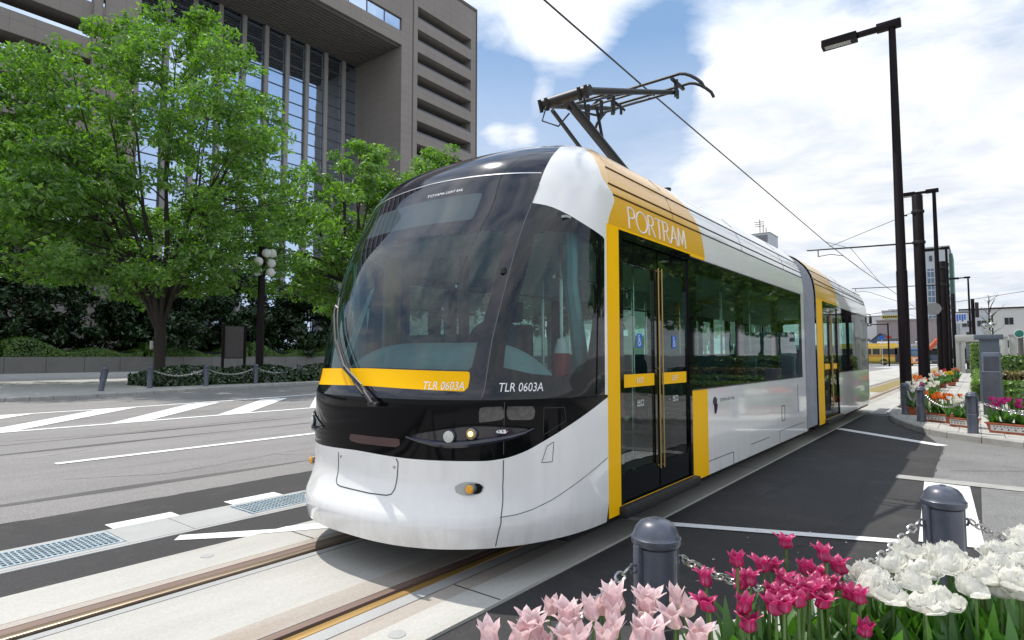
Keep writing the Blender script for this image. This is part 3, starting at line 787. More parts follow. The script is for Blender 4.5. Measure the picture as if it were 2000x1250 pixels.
        ov2 = [(a * .45 + .865 * .55, b * .8 + .6 * .2) for a, b in ov]
        pe, _ = clip(cells, poly_sdf([(X(a), b) for a, b in ov2])); mk(pe, 'recess_shade', M['black'], fl, .005)  # raised black patch painted for the shaded slit beside the lamp
        p = nose(X(.922), .602, 0); n = Vector((.25 * sg, -1, 0)).normalized()
        MB().tube([p - n * .01, p + n * .030, p + n * .034], [.030, .030, .027], 20).build('lamp_ring', M['chromering'], fl)
        MB().tube([p + n * .0342, p + n * .042, p + n * .046], [.026, .021, .006], 20).build('lamp_lens', M['amber'], fl)
    q = [(1.70, .882), (1.44, .884), (1.435, .830), (1.70, .828)]
    pe, _ = clip(cells, poly_sdf([(a - .10, b) for a, b in q])); mk(pe, 'lamp_slot', M['redlens'], tram, .003)
    # lettering on the front
    mb = MB(); letter(mb, 'TOYAMA LIGHT RAIL', lambda u, v: nose(1.563 - u * .225, 2.585 + v * .022, .003)); mb.build('front_lettering', M['letter'], tram, 0)
    mb = MB(); letter(mb, 'TLR 0603A', lambda u, v: nose(1.232 - u * .246, 1.192 + v * .050, .003)); mb.build('number_lettering', M['letter'], tram, 0)
    mb = MB(); letter(mb, 'TLR 0603A', lambda u, v: nose(.787 - u * .277, 1.180 + v * .055, .003)); mb.build('number_lettering', M['letter'], tram, 0)
    q = [(.790, .956), (.715, .951), (.718, .928), (.792, .932)]
    pe, _ = clip(cells, poly_sdf(q)); mk(pe, 'maker_plate', M['letter'], tram, .012)
    mb = MB()
    for k in range(3):
        a = .774 - k * .022; mb.tube([nose(a, .949, .0135), nose(a - .006, .937, .0135)], .003, 5)
    mb.build('maker_marks', M['seam'], tram)
    # wiper
    wp = MB(); wp.tube([nose(1.476, 1.092, -.01), nose(1.476, 1.092, .05)], .016, 12); wp.tube([nose(1.50, 1.088, .045), nose(1.45, 1.09, .045)], .013, 10)
    wi = wp.build('wiper', M['dark'], tram)
    arm = [nose(1.478, 1.095, .05), nose(1.55, 1.17, .055), nose(1.66, 1.31, .055), nose(1.79, 1.50, .05), nose(1.91, 1.69, .042), nose(1.955, 1.77, .035)]
    MB().tube(arm, [.014, .013, .010, .009, .009, .008], 8).build('arm', M['dark'], wi)
    MB().tube([p + Vector((.022, -.012, .015)) for p in arm[1:-1]], .005, 6).build('link_rod', M['dark'], wi)
    bl = [nose(1.55 + .43 * t, 1.14 + .70 * t, .016 + .010 * sin(pi * t)) for t in [k / 12 for k in range(13)]]
    MB().tube(bl, .009, 6).build('blade', M['rubber'], wi)
    MB().tube([nose(1.955, 1.77, .035), nose(1.925, 1.75, .02)], .011, 6).build('joint', M['dark'], wi)
    for a, b in ((2.10, 1.30),):
        MB().tube([nose(a, b, .008), nose(a + .015, b - .08, .008)], .006, 6).build('band_clip', M['rubber'], tram)
    # little camera on the right pillar
    p = nose(.85, 1.95, .0); MB().box(p.x - .012, p.x + .014, p.y - .03, p.y + .01, p.z - .02, p.z + .02, bev=.004).build('pillar_camera', M['dark'], tram)

M['frit2'] = mat('dark windscreen border', (.008, .007, .013), .04, var=0, spec=.65, coat=.15)
M['headcup'] = mat('headlight cup', (.010, .010, .016), .12, var=0, coat=.6)
M['lip'] = mat('dark blue black lip', (.016, .017, .032), .16, var=0, coat=.5)
M['lens2'] = mat('dim reflector', (.30, .24, .14), .15, metal=.4)
M['smoke'] = mat('smoked lens', (.050, .048, .045), .06, var=.5, vscale=30, coat=.6)
M['fogshade'] = mat('white in painted shade', (.42, .42, .41), .35, var=0)  # white body in grey: shade of the fog lamp hollow painted in
M['chromering'] = mat('dull ring', (.30, .29, .25), .3, metal=.6)
M['seam2'] = mat('dark panel seam', (.03, .03, .034), .5, var=0)
M['seamglint'] = mat('painted seam highlight', (.55, .55, .56), .3, metal=.6)
M['seamdim'] = mat('pillar seam trim', (.10, .10, .12), .35)
cab(False); cab(True)

# --- body sides --------------------------------------------------------------
def rect(mb, X, y0, y1, z0, z1, sgn, mi=0):
    P = [(X, y0, z0), (X, y1, z0), (X, y1, z1), (X, y0, z1)]
    mb.add(P, [(0, 1, 2, 3) if sgn > 0 else (3, 2, 1, 0)], mi)
ZB, ZS, ZG, ZT = .272, 1.094, 2.315, 2.35     # bottom, sill, glass top, shoulder

def door(sgn, ya, yb):
    X = CX + sgn * 1.2
    d = MB()
    s = sgn
    def fb(x0, x1, *a): d.box(min(X + s * x0, X + s * x1), max(X + s * x0, X + s * x1), *a)
    ym = (ya + yb) / 2
    fb(-.06, .002, ya + .002, ya + .05, .33, 2.335); fb(-.06, .002, yb - .05, yb - .002, .33, 2.335); fb(-.06, .002, ya + .05, yb - .05, 2.27, 2.335)
    dr = d.build('door', M['frit'], tram, 0)
    for i, (a, b) in enumerate(((ya + .055, ym - .012), (ym + .012, yb - .055))):
        lf = MB()
        def lb(x0, x1, *q): lf.box(min(X + s * x0, X + s * x1), max(X + s * x0, X + s * x1), *q)
        st = .06 if i == 0 else .06
        a2 = a + (.03 if i == 0 else .055); b2 = b - (.055 if i == 0 else .03)
        lb(-.05, -.012, a, a2, .345, 2.262); lb(-.05, -.012, b2, b, .345, 2.262)
        lb(-.05, -.012, a2, b2, .345, .545); lb(-.05, -.012, a2, b2, 2.10, 2.262)
        leaf = lf.build('door_leaf', M['frit'], tram, 0)
        g = MB(); rect(g, X - s * .02, a2, b2, .545, 2.10, s); g.build('glass', M['sideglass'], leaf, 0)
        yb_ = MB(); rect(yb_, X - s * .0175, a2 + .01, b2 - .005, 1.165, 1.262, s); yb_.build('yellow_band', M['yellow'], leaf, 0)
        hx = X - s * -.012; hy = b - .022 if i == 0 else a + .022
        h = MB(); h.tube([(hx, hy, .50), (hx, hy, 2.12)], .0065, 8)
        for zz in (.52, 1.3, 2.1): h.tube([(hx, hy, zz), (X - s * .02, hy, zz)], .006, 6)
        h.build('door_handle', M['gold'], leaf)
        if sgn > 0:
            yc = (a2 + b2) / 2
            for txt, z0, hh in (('EXIT', 1.193, .040), ('出口', 1.012, .055)):
                t = MB(); w_ = .11
                letter(t, txt, lambda u, v: (X - .012, yc - w_ / 2 + u * w_, z0 + v * hh)); t.build('door_lettering', M['letter'], leaf, 0)
            st = MB(); rect(st, X - .0165, yc - .045, yc + .045, 1.465, 1.575, 1); st = st.build('access_sticker', M['bluesign'], leaf, 0)
            ic = MB()
            def ring(c, r, wd, a0, a1):
                n = 16
                for k in range(n):
                    t0 = a0 + (a1 - a0) * k / n; t1 = a0 + (a1 - a0) * (k + 1) / n
                    ic.quad(*[(X - .0145, c[0] + rr * cos(t), c[1] + rr * sin(t)) for rr, t in ((r, t0), (r + wd, t0), (r + wd, t1), (r, t1))])
            ring((yc - .004, 1.503), .016, .007, 2.2, 6.6); ring((yc - .010, 1.557), .0, .008, 0, 6.3)
            ic.box(X - .0150, X - .0145, yc - .013, yc - .006, 1.515, 1.548); ic.box(X - .0150, X - .0145, yc - .006, yc + .014, 1.527, 1.533)
            ic.box(X - .0150, X - .0145, yc - .013, yc + .012, 1.513, 1.519); ic.box(X - .0150, X - .0145, yc + .008, yc + .014, 1.492, 1.518); ic.box(X - .0150, X - .0145, yc + .012, yc + .026, 1.490, 1.496)
            ic.build('wheelchair_symbol', M['letter'], st, 0)
    sp = MB(); sp.box(min(X - s * .08, X + s * .055), max(X - s * .08, X + s * .055), ya - .03, yb + .03, .245, .325, bev=.008)
    sp.build('door_step', M['rubber'], tram)

def windows(sgn, y0, y1, panes):
    X = CX + sgn * 1.2; f = MB()
    ys = [y0] + [e for p in panes for e in p] + [y1]
    rect(f, X, y0, y1, ZS, ZS + .045, sgn); rect(f, X, y0, y1, 2.215, ZG, sgn)
    for i in range(0, len(ys), 2): rect(f, X, ys[i], ys[i + 1], ZS + .045, 2.215, sgn)
    fo = f.build('window_band', M['frit'], tram, 0)
    for a, b in panes:
        g = MB(); rect(g, X, a, b, ZS + .045, 2.215, sgn); g.build('pane', M['sideglass'], fo, 0)
    tr_ = MB()
    for zz in (ZS - .003, ZG + .001): tr_.box(min(X, X + sgn * .004), max(X, X + sgn * .004), y0, y1, zz - .006, zz + .004)
    tr_.build('window_trim', M['seam'], fo, 0)

for sgn in (1, -1):
    X = CX + sgn * 1.2
    y = MB(); w = MB()
    # section one
    rect(y, X, 3.70, 3.885, ZB, ZT, sgn); rect(y, X, 3.885, 5.265, 2.335, ZT, sgn); rect(y, X, 3.885, 5.265, ZB, .33, sgn)
    rect(y, X, 5.265, 5.655, ZB, ZS, sgn); rect(y, X, 5.265, 5.645, ZG, ZT, sgn)
    y.build('yellow_panel', M['yellow'], tram, 0)
    rect(w, X, 5.655, 9.60, ZB, ZS, sgn); rect(w, X, 5.645, 9.60, ZG, ZT, sgn); rect(w, X, 9.60, 9.83, ZB, ZT, sgn)
    w.build('side_panel', M['whiteside'], tram, 0)
    door(sgn, 3.885, 5.265)
    windows(sgn, 5.265, 9.60, [(5.40, 6.52), (6.80, 7.95), (8.25, 9.42)])
    # section two
    y = MB(); w = MB()
    rect(y, X, 10.64, 11.16, ZB, ZT, sgn); rect(y, X, 11.16, 12.54, 2.335, ZT, sgn); rect(y, X, 11.16, 12.54, ZB, .33, sgn)
    y.build('yellow_panel', M['yellow'], tram, 0)
    rect(w, X, 12.54, TE - 3.70, ZB, ZS, sgn); rect(w, X, 12.54, TE - 3.70, ZG, ZT, sgn)
    w.build('side_panel', M['whiteside'], tram, 0)
    door(sgn, 11.16, 12.54)
    windows(sgn, 12.54, TE - 3.72, [(12.70, 13.40), (13.80, 14.6), (15.35, 16.15)])
    # step flaps along the skirt
    if sgn > 0:
        for a, b, z in ((5.655, 6.37, .398), (6.98, 7.75, .403), (8.22, 9.6, .425)): MB().box(X, X + .003, a, b, z - .003, z + .003).build('flap_seam', M['seam'], tram, 0)
        ln = MB()
        for a, b, z0, z1 in ((8.35, 8.36, .55, .74), (8.5, 8.51, .55, .74), (8.35, 8.51, .735, .745), (8.35, 8.51, .545, .555)): ln.box(X, X + .003, a, b, z0, z1)
        ln.build('service_flap', M['seam'], tram, 0)
        for a, b, z0, z1 in ((9.25, 9.26, .6, 1.0), (6.37, 6.376, .272, .398), (8.22, 8.226, .272, .425)): MB().box(X, X + .003, a, b, z0, z1).build('flap_seam', M['seam'], tram, 0)
        e = MB()                                  # emblem: bulb on a curved stalk
        e.ball((X + .001, 5.850, .955), .058, 16, 10, (.02, 1.05, .75))
        e.tube([(X + .001, 5.845, .93), (X + .001, 5.85, .88), (X + .001, 5.845, .835)], [.028, .022, .012], 8)
        e.build('emblem', M['purple'], tram)
        t = MB(); letter(t, 'TOYAMA LIGHT RAIL', lambda u, v: (X + .002, 5.985 + u * .46, .945 + v * .030)); t.build('side_lettering', M['seam'], tram, 0)

# bellows between the sections
def prof_half(n=40):
    P = [(1.2, .272), (1.2, 1.2), (1.2, 2.0)]
    for z in [2.35, 2.45, 2.55, 2.61, 2.66, 2.70, 2.75, 2.81, 2.87, 2.91, 2.95, 3.0, 3.04, 3.07, 3.09, 3.12, 3.14, 3.155, 3.165]: P.append((WZ(z), z))
    return P
PR = prof_half()
b = MB(); N = 30
full = [(CX + w_, z) for w_, z in PR] + [(CX - w_, z) for w_, z in PR[::-1]]
rings = []
for k in range(N + 1):
    yy = 9.835 + (10.635 - 9.835) * k / N; sc = .985 if k % 3 == 0 else (.965 if k % 3 == 1 else .985)
    rings.append([(CX + (x - CX) * sc, yy, 1.5 + (z - 1.5) * sc) for x, z in full])
n = len(full)
for k in range(N):
    b.add(rings[k] + rings[k + 1], [(i, i + 1, n + i + 1, n + i) for i in range(n - 1)])
b.build('bellows', M['bellows'], tram, 25)
fr = MB()
for yy in (9.80, 10.635):
    A = [(CX + (x - CX) * 1.004, yy, z) for x, z in full]; B = [(x, yy + .035, z) for x, _, z in A]; C = [(CX + (x - CX) * .96, yy + .017, 1.4 + (z - 1.4) * .96) for x, z in full]
    fr.add(A + B, [(i, i + 1, n + i + 1, n + i) for i in range(n - 1)])
fr.build('bellows_frame', M['bellows'], tram, 25)

# roof fairings (everything above the shoulder)
zr = [2.35 + .02 * i for i in range(16)] + [z for z in ZL if z > 2.66]
zr = sorted(set(zr))
def fairing(ya_f, yb_f, ycol, mats_fn, mir=False):
    """ya_f(z), yb_f(z) start and end along the tram."""
    parts = {}
    for sgn in (1, -1):
        for j in range(len(zr) - 1):
            z0, z1 = zr[j], zr[j + 1]
            ys0 = [ya_f(z0)] + [v for v in ycol] + [yb_f(z0)]; ys1 = [ya_f(z1)] + [v for v in ycol] + [yb_f(z1)]
            for i in range(len(ys0) - 1):
                parts.setdefault(sgn, []).append([(ys0[i], z0), (ys0[i + 1], z0), (ys1[i + 1], z1), (ys1[i], z1)])
    for sgn, cells in parts.items():
        for name, m, polys in mats_fn(cells):
            mb = MB()
            for Pg in polys:
                q = [(CX + sgn * WZ(z), y_, z) for y_, z in Pg]
                mb.add(q if sgn > 0 else q[::-1], [tuple(range(len(q)))])
            mb.build(name, m, tram, 40)
YB1 = pchip([2.35, 2.58, 2.70, 2.82, 2.95, 3.05, 3.165], [5.645, 5.61, 5.55, 5.46, 5.36, 5.28, 5.2])
def sec1(cells):
    e, r = clip(cells, lambda y_, z: EARY(z) - y_)
    yl, wh = clip(r, lambda y_, z: YB1(z) - y_)
    return [('cab_shell', M['white'], e), ('roof_fairing', M['yelroof'], yl), ('roof_fairing', M['white'], wh)]
def sec2(cells):
    yl, wh = clip(cells, lambda y_, z: YB1(z) + 6.9 - y_)
    return [('roof_fairing', M['yelroof'], yl), ('roof_fairing', M['white'], wh)]
def yelroof():
    m, nt, out = new_mat('yellow to pale orange roof paint')
    b = nt.node('ShaderNodeBsdfPrincipled'); pos = nt.node('ShaderNodeNewGeometry').outputs['Position']
    s = nt.node('ShaderNodeSeparateXYZ'); nt.l.new(pos, s.inputs[0])
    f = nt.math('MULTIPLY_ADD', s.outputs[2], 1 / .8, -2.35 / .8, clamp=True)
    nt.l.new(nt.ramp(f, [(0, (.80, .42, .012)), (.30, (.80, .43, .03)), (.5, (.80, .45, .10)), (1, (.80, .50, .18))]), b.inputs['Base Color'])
    b.inputs['Roughness'].default_value = .28; b.inputs['Coat Weight'].default_value = .3; b.inputs['Coat Roughness'].default_value = .05
    nt.l.new(b.outputs[0], out.inputs[0]); return m
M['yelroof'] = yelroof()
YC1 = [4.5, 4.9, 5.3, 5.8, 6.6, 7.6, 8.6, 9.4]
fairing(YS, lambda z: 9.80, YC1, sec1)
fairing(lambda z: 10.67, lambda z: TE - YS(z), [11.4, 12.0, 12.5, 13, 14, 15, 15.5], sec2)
for sgn in (1, -1):
    for z in (2.59, 2.668, 2.82):
        Xg = CX + sgn * (WZ(z) + .001)
        Yb = YB1(z)
        MB().tube([(Xg, max(EARY(z), YS(z)) + .005, z), (Xg, Yb, z)], .0075, 6).build('roof_groove', M['groove'], tram)
        MB().tube([(Xg, Yb, z), (Xg, 9.78, z)], .0075, 6).build('roof_groove', M['grooveg'], tram); MB().tube([(Xg, 10.69, z), (Xg, TE - YS(z) - .02, z)], .0075, 6).build('roof_groove', M['grooveg'], tram)
    for yy in (4.95, 6.9, 8.75, 13.4):
        MB().tube([(CX + sgn * (WZ(z) + .0005), yy, z) for z in (2.60, 2.70, 2.80, 2.9, 3.0)], .003, 5).build('roof_seam', M['grooveg'], tram)

# roof fittings
rf = MB(); rf.tube([(-2.62, 6.1, 3.10), (-2.62, 6.1, 3.20)], .012, 8); rf.lathe([(.03, .0), (.045, .03), (.045, .05), (0, .055)], (-2.62, 6.1, 3.19), 12); rf.build('roof_aerial', M['dark'], tram)
rf = MB(); rf.add([(-2.45, 6.95, 3.0), (-2.45, 7.6, 3.0), (-2.95, 7.6, 3.05), (-2.95, 6.95, 3.05), (-2.6, 7.05, 3.22), (-2.6, 7.35, 3.18), (-2.9, 7.35, 3.2), (-2.9, 7.05, 3.24)], [(0, 1, 5, 4), (1, 2, 6, 5), (2, 3, 7, 6), (3, 0, 4, 7), (4, 5, 6, 7)]); rf.build('roof_box', M['dark'], tram, 0)
for yy in (11.8, 13.6, 13.9, 14.2):
    MB().tube([(-2.75, yy, 3.08), (-2.75, yy, 3.19)], .025, 8).build('roof_aerial', M['dark'], tram)

# rear mirror stalk
rm = MB(); rm.tube([(-2.13, 16.5, 2.42), (-2.02, 16.62, 2.40), (-2.0, 16.65, 2.34)], .010, 8); rm.box(-2.04, -1.98, 16.63, 16.67, 2.18, 2.34, bev=.01); rm.build('rear_mirror', M['dark'], tram)

# underframe and wheels
u = MB(); u.box(CX - 1.12, CX + 1.12, 3.3, 9.75, .20, .36); u.box(CX - 1.12, CX + 1.12, 10.7, 16.7, .20, .36); u.box(CX - .95, CX + .95, 9.7, 10.75, .22, .36)
u.prism([(CX + 1.1 * cos(pi * k / 20), 3.4 - .85 * sin(pi * k / 20) ** .8) for k in range(21)], .24, .36)
u.build('underframe', M['under'], tram, 0)
for yy in (5.9, 7.6, 12.4, 14.1):
    for xx in (XL - .05, XR + .05):
        MB().lathe([(.30, -.06), (.30, .06), (.24, .065), (.06, .07), (0, .07)], (xx, yy, .325), 28, axis='x').build('wheel', M['dark'], tram)

# --- interior ---------------------------------------------------------------
i_ = MB(); i_.box(CX - 1.14, CX + 1.14, 3.4, 9.75, .36, .385); i_.box(CX - 1.14, CX + 1.14, 10.7, 16.6, .36, .385); i_.box(CX - .8, CX + .8, 9.75, 10.7, .37, .385)
i_.build('floor', M['intfloor'], tram, 0)
i_ = MB()
for a, b in ((3.3, 9.75), (10.7, 16.6)):
    i_.box(CX - 1.12, CX + 1.12, a, b, 2.33, 2.345)
    for sgn in (1, -1): i_.quad((CX + sgn * 1.17, a + .5, 2.18), (CX + sgn * 1.17, b, 2.18), (CX + sgn * .75, b, 2.33), (CX + sgn * .75, a + .5, 2.33))
i_.build('ceiling', M['int'], tram, 0)
M['intdark'] = mat('dark cab wall', (.05, .055, .06), .6)
i_ = MB()
for a, b in ((5.3, 9.6), (12.6, 16.2)):
    for sgn in (1, -1):
        x0, x1 = sorted((CX + sgn * 1.185, CX + sgn * 1.15)); i_.box(x0, x1, a, b, .385, ZS - .01)
i_.build('wall_lining', M['int'], tram, 0)
# driver's desk
i_ = MB()
dk = [(CX + 1.02 * cos(t), 3.35 - .76 * sin(t) ** .75) for t in [pi * k / 24 for k in range(25)]]
i_.prism([(x, y_) for x, y_ in dk] + [(CX - 1.0, 3.4), (CX + 1.0, 3.4)], .40, 1.20)
rr = []
for k in range(13):
    a = k / 12; zz = 1.20 + .30 * sin(a * 1.5708)
    rr.append([(CX + (x - CX) * (.985 - .62 * a ** 1.3), 3.38 + (y_ - 3.35) * (.95 - .60 * a ** 1.3), zz) for x, y_ in dk])
for k in range(12):
    i_.add(rr[k] + rr[k + 1], [(q, q + 1, 25 + q + 1, 25 + q) for q in range(24)])
i_.poly(rr[-1])
i_.build('driver_desk', M['dash'], tram, 60)
i_ = MB(); i_.box(CX - .30, CX + .30, 3.10, 3.18, 1.44, 1.56, bev=.02); i_.build('desk_screen', M['dark'], tram)
i_ = MB(); i_.box(CX - 1.12, CX - .45, 4.0, 4.04, .39, 1.25); i_.box(CX + .55, CX + 1.12, 4.0, 4.04, .39, 1.15); i_.box(CX - .50, CX - .44, 3.98, 4.06, .39, 2.33); i_.build('cab_partition', M['intdark'], tram, 0)
i_ = MB(); i_.add([(CX - .98, 2.98, 1.20), (CX - .62, 2.80, 1.20), (CX - .55, 3.05, 1.95), (CX - .80, 3.20, 1.95)], [(0, 1, 2, 3)]); i_.build('pillar_wedge', M['dash'], tram, 0)  # pale wedge added to stand for the inner left pillar
i_ = MB(); i_.tube([(CX + 1.10, 3.62, 1.0), (CX + 1.07, 3.55, 1.4), (CX + 1.03, 3.5, 1.9), (CX + 1.03, 3.5, 2.3)], [.06, .055, .05, .05], 8); i_.tube([(CX - 1.05, 3.3, 1.0), (CX - 1.0, 3.25, 2.3)], .06, 8); i_.build('cab_pillar', M['teal'], tram)
i_ = MB(); i_.tube([(CX + .98, 3.45, .98), (CX + .98, 3.45, 1.42)], .055, 14); i_.build('extinguisher', mat('red cylinder', (.42, .015, .015), .35), tram)
i_ = MB(); i_.tube([(CX + .98, 3.45, 1.42), (CX + .98, 3.45, 1.52)], [.056, .03], 14); i_.build('extinguisher_cap', M['letter'], tram)
i_ = MB()
for a in (CX - .55, CX + .55):
    i_.tube([(a, 4.0, 2.05), (a, 9.6, 2.05)], .016, 8)
for yy in (4.1, 5.4, 6.7, 8.0, 9.3):
    for a in (CX - .55, CX + .55): i_.tube([(a, yy, .385), (a, yy, 2.33)], .017, 8)
i_.build('grab_rail', M['steel'], tram)
for k, (xx, yy) in enumerate([(CX + .55, 4.35), (CX + .55, 4.65), (CX + .55, 5.0), (CX - .55, 4.5), (CX - .55, 4.9), (CX + .55, 7.3), (CX - .55, 7.3)]):
    s_ = MB(); s_.tube([(xx, yy, 2.05), (xx, yy, 1.86)], .008, 6); s_.tube([(xx, yy, 1.86), (xx, yy - .055, 1.76), (xx, yy + .055, 1.76)], .008, 6, closed=True); s_.build('hand_strap', M['rubber'], tram)
def seat(xx, yy, sy):
    s_ = MB(); s_.box(xx - .21, xx + .21, yy - .22, yy + .22, .72, .80, bev=.03); s_.box(xx - .21, xx + .21, yy + sy * .20 - .04, yy + sy * .20 + .04, .80, 1.42, bev=.03); s_.box(xx - .05, xx + .05, yy - .1, yy + .1, .385, .72)
    s_.build('seat', M['seatblue'], tram)
for yy, sy in ((6.9, -1), (7.7, -1), (8.4, 1), (9.1, 1), (13.3, -1), (14.2, -1)):
    for xx in (CX - .93, CX - .48, CX + .93, CX + .48): seat(xx, yy, sy)
i_ = MB(); i_.box(CX + .35, CX + 1.14, 9.40, 9.44, .385, 1.75); i_.box(CX - 1.14, CX - .35, 9.40, 9.44, .385, 1.75); i_.build('end_partition', M['teal'], tram, 0)

# --- pantograph ---------------------------------------------------------------
PX = CX; M['panto'] = mat('black pantograph steel', (.008, .008, .009), .5, var=.2)
pg = MB()
pg.box(PX - .42, PX + .42, 6.75, 7.65, 3.16, 3.21)
for a in (-.36, .36):
    for yy in (6.85, 7.55): pg.lathe([(.04, 0), (.055, .02), (.04, .04), (.055, .06), (.04, .09)], (PX + a, yy, 3.165 - .02), 10)
pg = pg.build('pantograph', M['panto'], tram)
KN = Vector((PX, 5.03, 4.06)); BS = Vector((PX, 7.30, 3.28)); HD = Vector((PX, 6.92, 4.72))
l = MB(); l.tube([BS, KN], [.060, .050], 12); l.box(PX - .34, PX + .34, 7.24, 7.36, 3.20, 3.32); l.build('lower_arm', M['panto'], pg)
l = MB(); l.tube([Vector((PX - .20, 6.9, 3.20)), KN + Vector((-.12, -.06, -.12))], .022, 8); l.build('tie_rod', M['panto'], pg)
l = MB(); l.tube([KN + Vector((-.30, 0, 0)), KN + Vector((.30, 0, 0))], .055, 12)
for a in (-.28, -.2, .2, .28): l.tube([KN + Vector((a, -.07, .03)), KN + Vector((a, -.02, -.09))], .022, 6)
l.tube([KN + Vector((-.2, -.05, -.05)), KN + Vector((-.22, -.10, -.22)), KN + Vector((-.1, .02, -.27)), KN + Vector((.02, .05, -.15))], .009, 6)
l.build('knee_joint', M['panto'], pg)
l = MB()
for a, b in ((-.26, -.40), (.26, .40)): l.tube([KN + Vector((a, 0, 0)), HD + Vector((b, -.06, -.06))], [.040, .028], 10)
l.tube([KN + Vector((0, .05, -.10)), KN + Vector((0, .62, .02)), HD + Vector((0, -.2, -.12))], .014, 8)
for t in (.3, .62):
    p = KN.lerp(HD, t); w_ = .26 + .14 * t; l.tube([p + Vector((-w_, 0, 0)), p + Vector((w_, 0, 0))], .014, 8)
l.tube([KN.lerp(HD, .3) + Vector((-.28, 0, 0)), KN.lerp(HD, .62) + Vector((.34, 0, 0))], .010, 6)
l.build('upper_arm', M['panto'], pg)
l = MB(); s0 = KN.lerp(BS, .35); s1 = KN.lerp(HD, .34) + Vector((0, 0, -.10))
l.tube([s0, s1], .018, 8); l.tube([KN.lerp(BS, .2), KN.lerp(HD, .2)], .014, 8)
for a in (-.12, .05, .2): l.tube([s1 + Vector((a, .02, .06)), s1 + Vector((a, .02, -.12))], .022, 8)
l.tube([s1 + Vector((.2, .05, .02)), s1 + Vector((.3, .1, -.09))], .013, 6)
l.build('spring_unit', M['panto'], pg)
def horn(yo):
    P = []
    for k in range(25):
        x = -.80 + 1.60 * k / 24; dz = 0 if abs(x) < .52 else -1.1 * (abs(x) - .52) ** 1.7 * 1.5
        P.append((PX + x, HD.y + yo, HD.z + .10 + dz))
    P = [(PX - .83, HD.y + yo, P[0][2] - .07)] + P + [(PX + .83, HD.y + yo, P[-1][2] - .07)]
    return P
for yo in (-.16, .16):
    l = MB(); l.tube(horn(yo), .019, 8); l.build('collector_strip', M['panto'], pg)
l = MB()
for a in (-.44, .44):
    l.tube([(PX + a, HD.y - .18, HD.z + .06), (PX + a, HD.y + .18, HD.z + .06)], .024, 8)
    l.tube([(PX + a, HD.y - .05, HD.z + .09), (PX + a, HD.y - .05, HD.z - .12)], .028, 8)
    l.tube([(PX + a * .9, HD.y + .10, HD.z + .02), (PX + a * .9, HD.y + .10, HD.z - .08)], .02, 8)
l.tube([(PX - .44, HD.y - .05, HD.z - .05), (PX + .44, HD.y - .05, HD.z - .05)], .018, 8)
l.build('head_carrier', M['panto'], pg)

# destination board, side: line name above the door
mb = MB()
def ontop(u, v):
    z = 2.372 + v * .165; y_ = 4.055 + u * 1.11
    return (CX + WZ(z) + .003, y_, z)
# thin capitals drawn as strokes
def stroke_text(mb, s, fn, adv, wd, cap=1.0):
    G = {'P': [[(0, 0), (0, 1)], [(0, 1), (.30, 1), (.48, .9), (.52, .75), (.48, .6), (.30, .5), (0.06, .5)]],
         'O': [[(.5 + .5 * cos(2 * pi * k / 24), .5 + .5 * sin(2 * pi * k / 24)) for k in range(25)]],
         'R': [[(0, 0), (0, 1)], [(0, 1), (.28, 1), (.45, .9), (.49, .76), (.45, .62), (.28, .52), (0.05, .52)], [(.22, .52), (.60, 0)]],
         'T': [[(0, 1), (.62, 1)], [(.31, 1), (.31, 0)]],
         'A': [[(0, 0), (.36, 1), (.72, 0)], [(.12, .33), (.60, .33)]],
         'M': [[(0, 0), (.10, 1), (.42, .15), (.74, 1), (.84, 0)]]}
    W_ = {'P': .52, 'O': 1.0, 'R': .6, 'T': .62, 'A': .72, 'M': .84}
    x = 0
    tot = sum(W_[c] for c in s) + adv * (len(s) - 1)
    for c in s:
        for st in G[c]:
            pts = []
            for i in range(len(st) - 1):
                for k in range(4): t = k / 4; pts.append((st[i][0] + (st[i + 1][0] - st[i][0]) * t, st[i][1] + (st[i + 1][1] - st[i][1]) * t))
            pts.append(st[-1])
            mb.tube([fn((x + a) / tot, b) for a, b in pts], wd, 6)
        x += W_[c] + adv
stroke_text(mb, 'PORTRAM', ontop, .14, .0060)
mb.build('roof_lettering', M['letter'], tram, 0)
# ------------------------------------------------------------------ the driver, seated behind the windscreen
def skin_body(name, joints, bones, mats, parent, matfn, root):
    me = bpy.data.meshes.new(name); me.from_pydata([j[:3] for j in joints], bones, [])
    o = bpy.data.objects.new(name, me); COL.objects.link(o)
    o.modifiers.new('skin', 'SKIN'); 
    if not me.skin_vertices: bpy.context.view_layer.objects.active = o
    for i, v in enumerate(me.skin_vertices[0].data):
        v.radius = joints[i][3] if isinstance(joints[i][3], tuple) else (joints[i][3],) * 2; v.use_root = (i == root)
    sb = o.modifiers.new('sub', 'SUBSURF'); sb.levels = 2; sb.render_levels = 2
    dg = bpy.context.evaluated_depsgraph_get(); dg.update()
    m2 = bpy.data.meshes.new_from_object(o.evaluated_get(dg)); bpy.data.objects.remove(o)
    mb = MB(); mb.v = [tuple(v.co) for v in m2.vertices]
    for p in m2.polygons: mb.f.append(list(p.vertices)); mb.m.append(matfn(p.center))
    bpy.data.meshes.remove(m2)
    return mb.build(name, mats, parent, 80)
dr = thing('person', 'tram driver in a dark uniform and cap, seated behind the windscreen', 'person', (-3.11, 3.75, .40))
X0 = -3.11
J = [(X0, 3.78, 1.10, .15), (X0, 3.77, 1.28, .145), (X0, 3.75, 1.48, (.15, .12)), (X0, 3.74, 1.62, (.13, .10)), (X0, 3.72, 1.72, .052), (X0, 3.70, 1.79, .060), (X0, 3.685, 1.86, .082), (X0, 3.695, 1.95, .080)]
B_ = [(i, i + 1) for i in range(7)]
